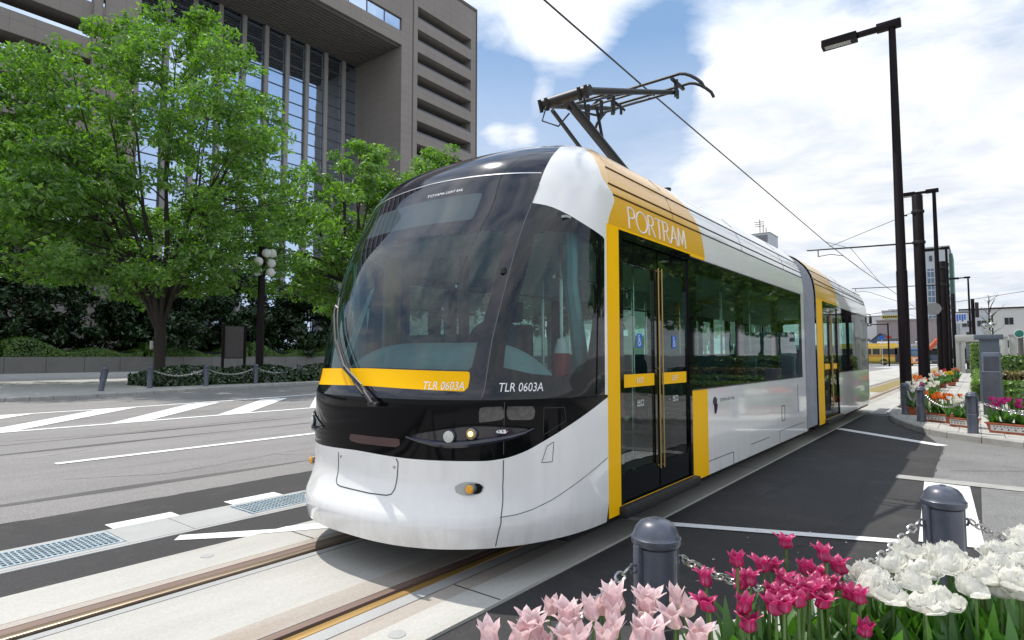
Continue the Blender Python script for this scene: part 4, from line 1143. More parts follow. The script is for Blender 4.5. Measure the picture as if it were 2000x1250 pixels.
for s in (-1, 1):
    o_ = len(J)
    J += [(X0 + s * .19, 3.74, 1.60, .066), (X0 + s * .27, 3.68, 1.38, .050), (X0 + s * .22, 3.50, 1.40, .040), (X0 + s * .18, 3.40, 1.42, .030), (X0 + s * .17, 3.355, 1.425, .034)]
    B_ += [(3, o_), (o_, o_ + 1), (o_ + 1, o_ + 2), (o_ + 2, o_ + 3), (o_ + 3, o_ + 4)]
    h = o_ + 4
    for k, (dx, l) in enumerate(((-.026, .058), (-.009, .068), (.009, .064), (.026, .050))):
        q = len(J); J += [(J[h][0] + dx, J[h][1] - .030, J[h][2], .009), (J[h][0] + dx * 1.1, J[h][1] - .030 - l * .55, J[h][2] - .008, .008), (J[h][0] + dx * 1.1, J[h][1] - .030 - l * .8, J[h][2] - .028, .007)]
        B_ += [(h, q), (q, q + 1), (q + 1, q + 2)]
    q = len(J); J += [(J[h][0] - s * .035, J[h][1] - .005, J[h][2] - .004, .010), (J[h][0] - s * .045, J[h][1] - .04, J[h][2] - .010, .008)]; B_ += [(h, q), (q, q + 1)]
    q = len(J); J += [(X0 + s * .10, 3.70, 1.06, .092), (X0 + s * .13, 3.40, 1.08, .066), (X0 + s * .13, 3.36, .72, .050), (X0 + s * .13, 3.34, .46, .042), (X0 + s * .13, 3.22, .44, .036)]
    B_ += [(0, q), (q, q + 1), (q + 1, q + 2), (q + 2, q + 3), (q + 3, q + 4)]
M['skin'] = mat('skin', (.48, .29, .20), .5, var=.05); M['uniform'] = mat('navy uniform', (.018, .022, .038), .8)
skin_body('body', J, B_, [M['skin'], M['uniform']], dr, lambda c: 0 if (c.z > 1.715 or (c.y < 3.43 and c.z > 1.3)) else 1, 0)
f = MB(); f.add([(X0 - .014, 3.612, 1.845), (X0 + .014, 3.612, 1.845), (X0, 3.585, 1.848), (X0, 3.612, 1.885)], [(0, 1, 2), (0, 2, 3), (1, 3, 2)]); f.build('nose', M['skin'], dr)
for s in (-1, 1):
    MB().ball((X0 + s * .030, 3.617, 1.887), .011, 8, 6).build('eye', M['dark'], dr); MB().ball((X0 + s * .083, 3.695, 1.87), .026, 8, 6, (.35, .7, 1.1)).build('ear', M['skin'], dr)
MB().box(X0 - .022, X0 + .022, 3.606, 3.615, 1.815, 1.822).build('mouth', mat('lips', (.30, .12, .10), .5), dr)
MB().ball((X0, 3.715, 1.93), .094, 14, 8, (1, 1.08, .72)).build('hair', M['uniform'], dr)
c = MB(); c.lathe([(.094, -.02), (.098, .02), (.118, .055), (.108, .075), (.0, .085)], (X0, 3.70, 1.945), 18); c.box(X0 - .075, X0 + .075, 3.545, 3.63, 1.925, 1.935, bev=.004); c.build('cap', M['uniform'], dr)
MB().box(X0 - .05, X0 + .05, 3.618, 3.632, 1.42, 1.60, bev=.005).build('shirt_front', M['letter'], dr)
s_ = MB(); s_.box(X0 - .22, X0 + .22, 3.60, 3.98, .98, 1.05, bev=.03); s_.box(X0 - .22, X0 + .22, 3.90, 3.99, 1.05, 1.66, bev=.03); s_.box(X0 - .12, X0 + .12, 3.91, 3.98, 1.68, 1.86, bev=.03); s_.tube([(X0, 3.82, .385), (X0, 3.82, .98)], .06, 10); s_.build('driver_seat', M['rubber'], tram)
# ------------------------------------------------------------------ bollards and chains
def bollard_parts(t, h=.68, band=True):
    b = MB(); b.lathe([(.082, 0), (.080, .012), (.0755, .02), (.0755, h - .10), (.069, h - .096), (.069, h - .07)], (0, 0, 0), 28)
    b.build('post', M['bollard'], t)
    c = MB(); c.lathe([(.069, h - .090), (.088, h - .088), (.091, h - .082), (.091, h - .064), (.086, h - .060), (.082, h - .050), (.074, h - .030), (.058, h - .011), (.036, h - .001), (.014, h + .002), (.0, h + .002)], (0, 0, 0), 28)
    c.lathe([(.014, h), (.012, h + .006), (0, h + .008)], (0, 0, 0), 10)
    c.build('cap', M['bollard'], t)
    for s in (1, -1):
        e = MB(); e.box(min(s * .072, s * .094), max(s * .072, s * .094), -.016, .016, h - .40, h - .085, bev=.004)
        e.tube([(s * .094, -.0, h - .155), (s * .112, 0, h - .15), (s * .118, 0, h - .165), (s * .110, 0, h - .18), (s * .094, 0, h - .178)], .006, 6)
        e.build('chain_bracket', M['bollard'], t)
    if band: MB().lathe([(.0762, h * .45), (.0762, h * .45 + .006)], (0, 0, 0), 28).build('joint_band', mat('pale band', (.25, .26, .28), .5) if 'bandm' not in M else M['bandm'], t, 0)
M['bandm'] = mat('pale joint band', (.24, .25, .27), .5)
BG = [((-.964, 2.094, .118), radians(63), 'slate grey bollard standing behind the pale pink tulips', None),
      ((-.150, 3.436, .118), radians(40), 'slate grey bollard standing behind the white double tulips', None),
      ((-1.292, 15.70, .118), radians(-60), 'slate grey bollard at the tip of the corner kerb beside the tall lamp post', None),
      ((-.911, 14.18, .118), radians(-50), 'slate grey bollard at the left end of the orange tulip trough', None),
      ((-.103, 12.56, .118), radians(-28), 'slate grey bollard in front of the dark stone slab, by the magenta trough', None),
      ((-25.11, 7.79, .118), radians(100), 'leaning slate bollard at the open end of the chain across the road', None),
      ((-25.95, 9.71, .118), radians(96), 'slate bollard across the road in front of the big tree trunk', None),
      ((-25.80, 11.83, .118), radians(100), 'slate bollard across the road left of the brown signboard', None),
      ((-26.33, 14.32, .118), radians(100), 'slate bollard across the road beside the globe lamp post', None),
      ((-26.71, 16.77, .118), radians(98), 'slate bollard across the road nearest the tram windscreen', None)]
proto = None
BOL = []
for i, (loc, rz, lab, _) in enumerate(BG):
    g = 'bollards with chains at the kerbs'
    if proto is None:
        proto = thing('bollard', lab, 'bollard', loc, rz, g, world=False); bollard_parts(proto); o = proto
    else: o = dup(proto, loc, rz, lab, g)
    BOL.append(o)
    if i >= 5: o.scale = (1.25, 1.25, 1.32)
BOL[5].rotation_euler = (radians(4), radians(6), radians(100))

def chain(p0, p1, sag, lab, link=.050, r=.0052, grp='steel chains between bollards'):
    p0 = Vector(p0); p1 = Vector(p1); L = (p1 - p0).length
    pt = lambda t: p0.lerp(p1, t) - Vector((0, 0, sag * 4 * t * (1 - t)))
    arc = 0; N = 200; cum = [0]
    for k in range(N): arc += (pt((k + 1) / N) - pt(k / N)).length; cum.append(arc)
    n = max(4, int(arc / (link * .74))); mb = MB(); j = 0
    for i in range(n):
        s = (i + .5) / n * arc
        while j < N - 1 and cum[j + 1] < s: j += 1
        t = (j + (s - cum[j]) / max(1e-9, cum[j + 1] - cum[j])) / N
        c = pt(t); d = (pt(min(1, t + .01)) - pt(max(0, t - .01))).normalized()
        side = d.cross(Vector((0, 0, 1))).normalized(); up = side.cross(d)
        a = (side + up).normalized() if i % 2 else (side - up).normalized()
        hl = link / 2 - r; hw = link * .30
        ring = [c + d * (hl - hw * (1 - cos(u)) if 0 else 0) for u in ()]
        for k in range(14):
            u = 2 * pi * k / 14; x = cos(u) * hw; x = x + copysign(hl - hw, cos(u)) if abs(cos(u)) > 1e-6 else x
            ring.append(c + d * x + a * sin(u) * hw)
        mb.tube(ring, r, 6, closed=True)
    o = mb.build('chain', M['chain'], None)
    return tag(o, lab, 'chain', grp)
def bp(i, s, h=.52):   # bracket point of a bollard
    o = BOL[i]; k = 1.3 if 5 <= i < 10 else 1
    return Vector((o.location.x + s * .12 * k * cos(o.rotation_euler.z), o.location.y + s * .12 * k * sin(o.rotation_euler.z), o.location.z + h * k))
chain(bp(0, 1), bp(1, -1), .20, 'steel chain from the near bollard sagging behind the magenta tulips')
BOL.append(dup(proto, (-1.50, -.05, .118), radians(95), 'slate grey bollard at the near end of the chain, outside the photo', 'bollards with chains at the kerbs'))
BOL.append(dup(proto, (1.12, 4.42, .118), radians(30), 'slate grey bollard right of the white tulips, outside the photo', 'bollards with chains at the kerbs'))
chain(bp(0, -1), bp(10, 1), .22, 'steel chain sagging behind the pale pink tulips to the left of the near bollard')
chain(bp(1, 1), bp(11, -1), .20, 'steel chain running right from the bollard behind the white tulips')
chain(bp(2, 1), bp(3, -1), .17, 'steel chain between the kerb tip bollard and its neighbour', .056, .007)
chain(bp(3, 1), bp(4, -1), .16, 'steel chain sagging in front of the orange tulip trough', .056, .007)
chain(bp(4, 1), (1.75, 11.75, .62), .17, 'steel chain sagging in front of the magenta tulip trough', .056, .007)
for a, b, lab in ((6, 7, 'chain across the road in front of the tree bed'), (7, 8, 'chain across the road in front of the brown signboard'), (8, 9, 'chain across the road right of the globe lamp')):
    chain(bp(a, 1), bp(b, -1), .22, lab, .085, .013)
chain(bp(9, 1), (-27.5, 19.3, .8), .22, 'chain across the road running behind the tram nose', .085, .013)

# ------------------------------------------------------------------ lamp posts, catenary masts, wires
def lamp_post(loc, h, lab, grp='tall dark street lamps along the track'):
    t = thing('street_lamp', lab, 'street lamp', loc, 0, grp, world=False)
    p = MB(); p.tube([(0, 0, 0), (0, 0, .6), (0, 0, 3.4), (0, 0, 3.42), (0, 0, h)], [.135, .128, .122, .112, .080], 20); p.build('pole', M['pole'], t)
    p = MB(); p.lathe([(.20, 0), (.20, .02), (.15, .05), (.14, .06)], (0, 0, 0), 20); p.build('base_plate', M['pole'], t)
    a = MB(); a.box(-.34, .20, -.10, .10, h - .02, h + .17, bev=.01); a.box(-.80, -.34, -.07, .07, h + .0, h + .12, bev=.008); a.build('arm', M['pole'], t)
    hd = MB(); hd.box(-1.62, -.78, -.15, .15, h + .045, h + .14, bev=.012)
    for y0, y1 in ((-.15, -.125), (.125, .15)): hd.box(-1.62, -.78, y0, y1, h - .065, h + .045)
    hd.box(-1.62, -1.55, -.125, .125, h - .065, h + .045); hd.box(-.93, -.78, -.125, .125, h - .065, h + .045)
    hd = hd.build('lamp_head', M['pole'], t)
    g = MB(); g.box(-1.55, -.93, -.125, .125, h - .058, h - .05); g.build('diffuser', M['lampglass'], hd, 0)
    g = MB(); g.tube([(-1.45, 0, h - .01), (-1.02, 0, h - .01)], .04, 10); g.build('tube', M['letter'], hd)
    return t
M['lampglass'] = glass('lamp diffuser', (.75, .75, .72), .6, .04, body=.35, bodycol=(.55, .55, .52))
def thick(t, k):
    for c in t.children:
        if c.name.startswith(('pole',)): pass
lamp_post((-1.42, 17.66, .118), 9.72, 'tallest dark street lamp, standing at the corner kerb with its arm over the track')
lamp_post((-1.42, 36.2, .118), 9.5, 'dark street lamp standing just behind the first thick tram wire mast')
lamp_post((-1.62, 57, .118), 9.6, 'dark street lamp whose arm crosses the top of the distant grey tower')
lamp_post((-.49, 80, .118), 9.6, 'farthest dark street lamp, to the right of the grey tower')

def mast(loc, h, arm_z, reach, lab, stay=True, r=.17):
    t = thing('wire_mast', lab, 'mast', loc, 0, 'thick dark masts carrying the tram wire', world=False)
    p = MB(); p.tube([(0, 0, 0), (0, 0, h - .02), (0, 0, h)], [r, r * .93, r * .85], 24); p.build('pole', M['pole'], t)
    for z in (arm_z, arm_z + 1.05):
        c = MB(); c.lathe([(r + .006, -.05), (r + .02, -.04), (r + .02, .04), (r + .006, .05)], (0, 0, z), 24); c.build('clamp', M['dark'], t)
    a = MB(); a.tube([(-r, 0, arm_z), (-.45, 0, arm_z + .01)], .030, 8); a.lathe([(.03, 0), (.055, .03), (.03, .06), (.055, .09), (.03, .12), (.055, .15), (.03, .18)], (-.62, 0, arm_z + .01), 10, axis='x')
    a.tube([(-.62, 0, arm_z + .01), (-reach, 0, arm_z + .10)], [.030, .024], 8); a.build('arm', M['dark'], t)
    if stay:
        s = MB(); s.tube([(-r, 0, arm_z + 1.05), (-.3, 0, arm_z + 1.0), (-reach + .75, 0, arm_z + .16)], .010, 5); s.lathe([(.02, 0), (.045, .03), (.02, .06), (.045, .09), (.02, .12)], (-.42, 0, arm_z + .98), 8, axis='x'); s.build('stay_wire', M['dark'], t)
    s = MB(); s.tube([(-reach + .38, 0, arm_z + .08), (-reach + .38, 0, arm_z - .16), (-reach + .42, 0, arm_z - .17)], .018, 6)
    s.tube([(-reach + .40, 0, arm_z - .16), (-reach + .8, 0, arm_z - .12), (-reach + 1.2, 0, arm_z - .22), (-1.83 - loc[0] - 3.25 + 1.83, 0, 4.58 - loc[2])], .013, 6); s.build('registration_arm', M['dark'], t)
    return t
mast((-1.42, 24.2, .118), 6.75, 5.12, 3.48, 'nearest thick dark mast with a wire arm reaching over the track')
mast((-1.5, 45, .118), 7.1, 5.65, 5.1, 'second thick dark mast, in front of the grey tower', False)
mast((-1.6, 68, .118), 7.0, 5.65, 5.1, 'farthest thick dark mast with a thin arm, partly hidden by lamp posts')
wires = [([(-3.25, -14, 5.34), (-3.25, 4.662, 4.926), (-3.25, 6.93, 4.856), (-3.25, 18.43, 4.602), (-3.25, 24.2, 4.57)], .0105, 'overhead contact wire running down the sky to the first mast arm'),
         ([(-3.25, 24.2, 4.57), (-3.3, 45, 4.75), (-3.3, 68, 4.8), (-3.3, 110, 4.8)], .012, 'overhead contact wire beyond the first mast arm'),
         ([(-3.25, 18.43, 4.60), (-3.45, 24.2, 5.26), (-3.25, 30.5, 4.60)], .008, 'short bridle wire looped over the first mast arm'),
         ([(-8.5, 70, 5.6), (-1.6, 68, 6.3), (6, 66, 7.2)], .02, 'thin cross wire near the farthest mast')]
for pts, r, lab in wires:
    mb = MB(); mb.tube(pts, r, 6); tag(mb.build('overhead_wire', M['dark']), lab, 'wire')

# ------------------------------------------------------------------ flowers
def petalmat(name, base, edge, dark, trans=.35):
    m, nt, out = new_mat(name)
    geo = nt.node('ShaderNodeNewGeometry'); at = nt.node('ShaderNodeAttribute'); at.attribute_name = 'petal'
    sp_ = nt.node('ShaderNodeSeparateColor'); nt.l.new(at.outputs['Color'], sp_.inputs[0])
    c = nt.ramp(sp_.outputs[0], [(0, dark), (.35, base), (1, base)])
    c = nt.mix(sp_.outputs[1], c, (*edge, 1))
    n = nt.noise(geo.outputs['Position'], 90, 2, .5)
    c = nt.mix(1.0, c, nt.ramp(n, [(.3, (.88,) * 3), (.7, (1.06,) * 3)]), 'MULTIPLY')
    df = nt.node('ShaderNodeBsdfDiffuse'); nt.l.new(c, df.inputs[0]); tr = nt.node('ShaderNodeBsdfTranslucent'); nt.l.new(c, tr.inputs[0])
    mx = nt.node('ShaderNodeMixShader'); mx.inputs[0].default_value = trans; nt.l.new(df.outputs[0], mx.inputs[1]); nt.l.new(tr.outputs[0], mx.inputs[2])
    gl = nt.node('ShaderNodeBsdfGlossy'); gl.inputs['Roughness'].default_value = .4
    m2 = nt.node('ShaderNodeMixShader'); m2.inputs[0].default_value = .05; nt.l.new(mx.outputs[0], m2.inputs[1]); nt.l.new(gl.outputs[0], m2.inputs[2])
    nt.l.new(m2.outputs[0], out.inputs[0]); return m
M['pet_pink'] = petalmat('pale pink petal', (.84, .60, .62), (.90, .77, .77), (.84, .80, .66), .42)
M['pet_mag'] = petalmat('magenta petal', (.50, .012, .13), (.72, .13, .30), (.42, .02, .10), .42)
M['pet_white'] = petalmat('cream white petal', (.92, .91, .85), (.94, .93, .90), (.86, .86, .70), .62)
M['stem'] = leafmat('tulip stem', (.07, .13, .03), (.10, .18, .04), (.14, .24, .06), .2)
M['tleaf'] = leafmat('tulip leaf', (.035, .10, .02), (.06, .16, .03), (.10, .24, .05), .40)

def petal(mb, col, ang, prof, wid, cup=1.0, nl=7, nw=4, ruf=0.0, rng=None, twist=0.0):
    """prof(t) -> (radius, height); wid(t) half width in metres."""
    o = len(mb.v); ph = rng.random() * 6 if rng else 0
    for i in range(nl + 1):
        t = i / nl; r, h = prof(t); w_ = wid(t)
        for j in range(nw + 1):
            s = (j / nw) * 2 - 1
            a = ang + twist * t; lat = s * w_
            # bend sideways around the flower axis
            rr = max(r, .006); phi = lat / max(rr * (1.15 / cup), .014)
            x = r * cos(a) * 1.0 + (rr * (cos(phi) - 1) * cos(a) - rr * sin(phi) * sin(a)) * cup * .9 + (1 - cup * .9) * (-lat * sin(a))
            y = r * sin(a) + (rr * (cos(phi) - 1) * sin(a) + rr * sin(phi) * cos(a)) * cup * .9 + (1 - cup * .9) * (lat * cos(a))
            z = h + (ruf * sin(s * 5 + ph) * t * t if ruf else 0) - .004 * s * s * t
            mb.v.append((x, y, z)); col.append((t, abs(s) ** 3 * .8, 0))
    for i in range(nl):
        for j in range(nw):
            k = o + i * (nw + 1) + j
            mb.f.append([k, k + 1, k + nw + 2, k + nw + 1]); mb.m.append(0)
def build_flower(mb, col, m, parent, name='flower'):
    o = mb.build(name, m, parent, 0, weld=False)
    ca = o.data.color_attributes.new('petal', 'FLOAT_COLOR', 'POINT')
    for i, c in enumerate(col): ca.data[i].color = (*c, 1)
    o.data.polygons.foreach_set('use_smooth', [True] * len(o.data.polygons))
    return o
def lily_flower(parent, m, rng, H=.085, open_=1.0, z0=0.0, tilt=(0, 0), size=1.0):
    mb = MB(); col = []
    for ring in range(2):
        for k in range(3):
            a = 2 * pi * (k + .5 * ring) / 3 + rng.uniform(-.12, .12); fl = open_ * rng.uniform(.7, 1.25); hh = H * rng.uniform(.92, 1.05)
            rb = .031 if ring == 0 else .028
            prof = lambda t: ((rb * min(1, (t / .28)) ** .55 if t < .28 else rb * (1 - .18 * sin(pi * min(1, (t - .28) / .5))) + fl * .023 * max(0, (t - .60) / .40) ** 1.7) * size, (hh * (t ** 1.05)) * size - (fl * .010 * max(0, (t - .75) / .25) ** 2) * size)
            wid = lambda t: size * .030 * (sin(pi * min(1, t ** .64 * .98 + .02)) ** .76)
            petal(mb, col, a, prof, wid, 1.0, 8, 4, rng=rng)
    tx, ty = tilt
    mb.v = [(x + tx * z, y + ty * z, z + z0) for x, y, z in mb.v]
    return build_flower(mb, col, m, parent)
def double_flower(parent, m, rng, z0=0.0, size=1.0, tilt=(0, 0)):
    mb = MB(); col = []
    for w_, (n, R, Hh, fl) in enumerate(((5, .047, .040, .010), (5, .044, .050, .003), (5, .036, .056, -.004), (5, .026, .058, -.006), (4, .014, .054, -.004))):
        for k in range(n):
            a = 2 * pi * (k + .5 * w_) / n + rng.uniform(-.25, .25); f = fl * rng.uniform(.3, 1.5); hh = Hh * rng.uniform(.8, 1.12); rr = R * rng.uniform(.85, 1.1)
            prof = lambda t: ((rr * min(1, t / .45) ** .6 + f * max(0, (t - .45) / .55) ** 1.3 - (.006 if f < .006 else 0) * t) * size, (hh * t ** 1.25 - f * .5 * max(0, (t - .6) / .4) ** 2) * size)
            wid = lambda t: size * (.036 if w_ < 3 else .028) * min(1, (t / .5) ** .6 + .15) * sqrt(max(0.0, 1 - (max(0, t - .62) / .39) ** 2.2))
            petal(mb, col, a, prof, wid, .95, 9, 6, ruf=.0035 * size, rng=rng)
    tx, ty = tilt
    mb.v = [(x + tx * z, y + ty * z, z + z0) for x, y, z in mb.v]
    return build_flower(mb, col, m, parent)
def blade(parent, rng, L=.30, w_=.022, ang=0.0, lean=.35, base=(0, 0, 0), z_s=1.0):
    mb = MB(); n = 9; tw = rng.uniform(-.5, .5); droop = rng.uniform(.0, .5)
    for i in range(n + 1):
        t = i / n; d = lean * L * (t ** 1.4) * (1 + droop * t); h = L * (t - droop * .25 * t ** 3) * (1 - .25 * lean)
        w2 = w_ * (sin(pi * min(1, .16 + .84 * t)) ** .75)
        a = ang + tw * t
        for s in (-1, 0, 1):
            x = d * cos(ang) - s * w2 * sin(a); y = d * sin(ang) + s * w2 * cos(a); z = h + abs(s) * w2 * .35
            mb.v.append((base[0] + x, base[1] + y, base[2] + z))
    for i in range(n):
        for j in range(2):
            k = i * 3 + j; mb.f.append([k, k + 1, k + 4, k + 3]); mb.m.append(0)
    o = mb.build('leaf', M['tleaf'], parent, 0, weld=False); o.data.polygons.foreach_set('use_smooth', [True] * len(o.data.polygons)); return o
def tulip_proto(kind, seed, L, label, group, nleaf=2):
    """stands at the soil; flower head at height L."""
    rng = random.Random(seed)
    t = thing('tulip', label, 'tulip', (0, 0, 0), 0, group, world=False)
    bx, by = rng.uniform(-.03, .03), rng.uniform(-.03, .03)
    MB().tube([(bx * .2, by * .2, 0), (bx * .3 + .006, by * .3, L * .35), (bx * .7, by * .7, L * .7), (bx, by, L)], [.0050, .0046, .0042, .0046], 7).build('stem', M['stem'], t)
    tl = (rng.uniform(-.42, .42), rng.uniform(-.42, .42))
    if kind == 'pink': f = lily_flower(t, M['pet_pink'], rng, rng.uniform(.086, .096), rng.uniform(.15, 1.15), L, tl, rng.uniform(.80, .94))
    elif kind == 'mag': f = lily_flower(t, M['pet_mag'], rng, rng.uniform(.076, .090), rng.uniform(.3, 1.5), L, tl, rng.uniform(.68, .82))
    elif kind == 'bud': f = lily_flower(t, M['pet_mag'], rng, .085, -.55, L, tl, .62)
    else: f = double_flower(t, M['pet_white'], rng, L - .01, rng.uniform(.92, 1.08), (tl[0] * 1.0, tl[1] * 1.0))
    for v in f.data.vertices: v.co.x += bx; v.co.y += by
    for k in range(nleaf):
        blade(t, rng, L * rng.uniform(.55, .92), rng.uniform(.014, .026) * (1.25 if kind == 'white' else 1), rng.uniform(0, 6.28), rng.uniform(.1, .55), (rng.uniform(-.015, .015), rng.uniform(-.015, .015), 0))
    return t
SOIL = .30
PINK = [(-1.065, 1.26, .642), (-1.017, 1.301, .657), (-.993, 1.376, .648), (-1.013, 1.417, .66), (-1.003, 1.493, .661), (-.946, 1.491, .633), (-.968, 1.565, .631), (-.878, 1.349, .672), (-.936, 1.628, .643), (-.931, 1.689, .642), (-.874, 1.652, .68), (-.861, 1.733, .654), (-.793, 1.728, .672), (-.781, 1.851, .654), (-.691, 1.76, .662), (-.814, 1.652, .638), (-.731, 1.668, .662), (-.692, 1.531, .673), (-.65, 1.602, .656), (-.807, 1.448, .667), (-.775, 1.483, .664), (-1.072, 1.552, .633), (-.935, 1.576, .668), (-.862, 1.597, .66), (-.831, 1.73, .645), (-1.068, 1.423, .632), (-.90, 1.44, .64), (-.97, 1.36, .63), (-.84, 1.52, .64), (-.88, 1.28, .63)]
MAG = [(-.617, 1.926, .788), (-.544, 2.248, .769), (-.402, 2.14, .781), (-.37, 2.283, .719), (-.683, 1.859, .711), (-.605, 1.722, .721), (-.564, 1.801, .695), (-.522, 1.776, .655), (-.641, 1.954, .697), (-.599, 1.947, .722), (-.588, 2.112, .719), (-.599, 2.25, .68), (-.597, 2.058, .682), (-.535, 2.108, .686), (-.471, 2.187, .723), (-.434, 2.213, .697), (-.427, 2.09, .706), (-.532, 1.961, .69), (-.478, 1.956, .7), (-.455, 1.994, .694), (-.425, 2.037, .693), (-.382, 2.06, .704), (-.344, 2.089, .704), (-.462, 1.825, .72), (-.471, 1.804, .709), (-.422, 1.865, .721), (-.366, 1.933, .718), (-.287, 1.999, .725), (-.295, 1.961, .649), (-.379, 2.178, .683), (-.438, 2.011, .718), (-.457, 1.937, .723)]
WHITE = [(-.306, 2.172, .73), (-.296, 2.305, .713), (-.259, 2.375, .721), (-.24, 2.559, .696), (-.187, 2.409, .727), (-.21, 2.671, .714), (-.174, 2.715, .699), (-.132, 2.815, .688), (-.114, 2.48, .728), (-.09, 2.6, .734), (-.059, 2.744, .689), (-.194, 2.248, .725), (-.233, 2.182, .706), (-.267, 2.29, .693), (-.036, 2.482, .73), (-.007, 2.449, .753), (-.034, 2.199, .759), (.028, 2.361, .717), (.016, 2.384, .746), (.039, 2.809, .717), (.061, 2.529, .751), (.084, 2.868, .732), (.097, 2.958, .759), (.072, 2.362, .764), (.078, 2.321, .74), (-.121, 2.066, .735), (-.086, 2.245, .7), (-.001, 2.421, .719), (-.289, 2.15, .715), (-.153, 2.624, .687), (-.236, 2.42, .695), (.056, 2.71, .735), (.082, 2.618, .746)]
def plant(kind, pts, nproto, labels, group, hh, nleaf):
    rng = random.Random(len(pts) * 7 + nproto); protos = []
    for i, (x, y, z) in enumerate(pts):
        lab = labels.get(i, labels['all']); L0 = .36
        zb = SOIL if kind != 'pink' else SOIL - .02
        want = z - hh - zb
        k = 'bud' if (kind == 'mag' and i == 8) else kind
        if len(protos) < nproto and k == kind:
            o = tulip_proto(kind, i * 13 + len(kind), L0, lab, group, nleaf); protos.append(o)
        elif k == 'bud': o = tulip_proto('bud', 99, L0, lab, group, nleaf)
        else: o = dup(protos[rng.randrange(len(protos))], label=lab, group=group)
        # keep the head's size: only the stem is longer or shorter
        o.location = (x, y, z - hh - L0); o.rotation_euler = (0, 0, rng.uniform(0, 6.28)); s = rng.uniform(.92, 1.1)
        o.scale = (s, s, 1)
plant('pink', PINK, 9, {'all': 'pale pink lily-flowered tulip in the foreground clump below the near bollard', 14: 'pale pink tulip with spread petals at the right edge of the pink clump', 13: 'pale pink tulip standing highest, just right of the near bollard'}, 'pale pink tulips in the foreground', .045, 1)
plant('mag', MAG, 10, {'all': 'magenta lily-flowered tulip in the dense clump between pink and white ones', 0: 'tall magenta tulip standing alone left of the magenta clump', 1: 'tallest magenta tulip, its head against the white line on the asphalt', 2: 'tall magenta tulip at the right with its head against the shaded asphalt', 8: 'closed dark magenta tulip bud beside the tall left one', 7: 'low magenta tulip at the bottom left of the magenta clump', 28: 'low magenta tulip leaning beside the white double tulips', 4: 'magenta tulip nearest the chain of the near bollard'}, 'magenta tulips in the foreground', .04, 3)
plant('white', WHITE, 9, {'all': 'creamy white double tulip in the dense foreground clump', 25: 'largest creamy white double tulip hanging low in front of the clump'}, 'white double tulips in the foreground', .04, 4)
# loose extra foliage between the stems
def foliage(cx, cy, sx, sy, n, L, lab, seed, z=SOIL, wmul=1.0):
    rng = random.Random(seed); mb = MB()
    for k in range(n):
        x = cx + rng.uniform(-sx, sx); y = cy + rng.uniform(-sy, sy); a = rng.uniform(0, 6.28); l_ = L * rng.uniform(.6, 1.1); w_ = rng.uniform(.010, .022) * wmul; lean = rng.uniform(.05, .55); tw = rng.uniform(-.7, .7)
        o = len(mb.v)
        for i in range(8):
            t = i / 7; d = lean * l_ * t ** 1.5; h = l_ * (t - .2 * lean * t ** 3); w2 = w_ * sin(pi * min(1, .15 + .85 * t)) ** .8; aa = a + tw * t
            for s in (-1, 0, 1): mb.v.append((x + d * cos(a) - s * w2 * sin(aa), y + d * sin(a) + s * w2 * cos(aa), z + h + abs(s) * w2 * .35))
        for i in range(7):
            for j in range(2): q = o + i * 3 + j; mb.f.append([q, q + 1, q + 4, q + 3]); mb.m.append(0)
    o = mb.build('tulip_foliage', M['tleaf'], None, 0, weld=False); o.data.polygons.foreach_set('use_smooth', [True] * len(o.data.polygons))
    return tag(o, lab, 'foliage', kind='stuff')
foliage(-.45, 2.02, .20, .16, 150, .31, 'dense green tulip leaves under the magenta tulips', 1)
foliage(-.14, 2.32, .24, .20, 330, .36, 'dense broad green leaves under the white double tulips', 2, wmul=1.35)
foliage(.10, 2.62, .14, .24, 150, .34, 'dense green leaves under the white tulips at the right edge', 3, wmul=1.3)
foliage(-.86, 1.52, .20, .20, 60, .22, 'short green leaves under the pale pink tulips', 4)

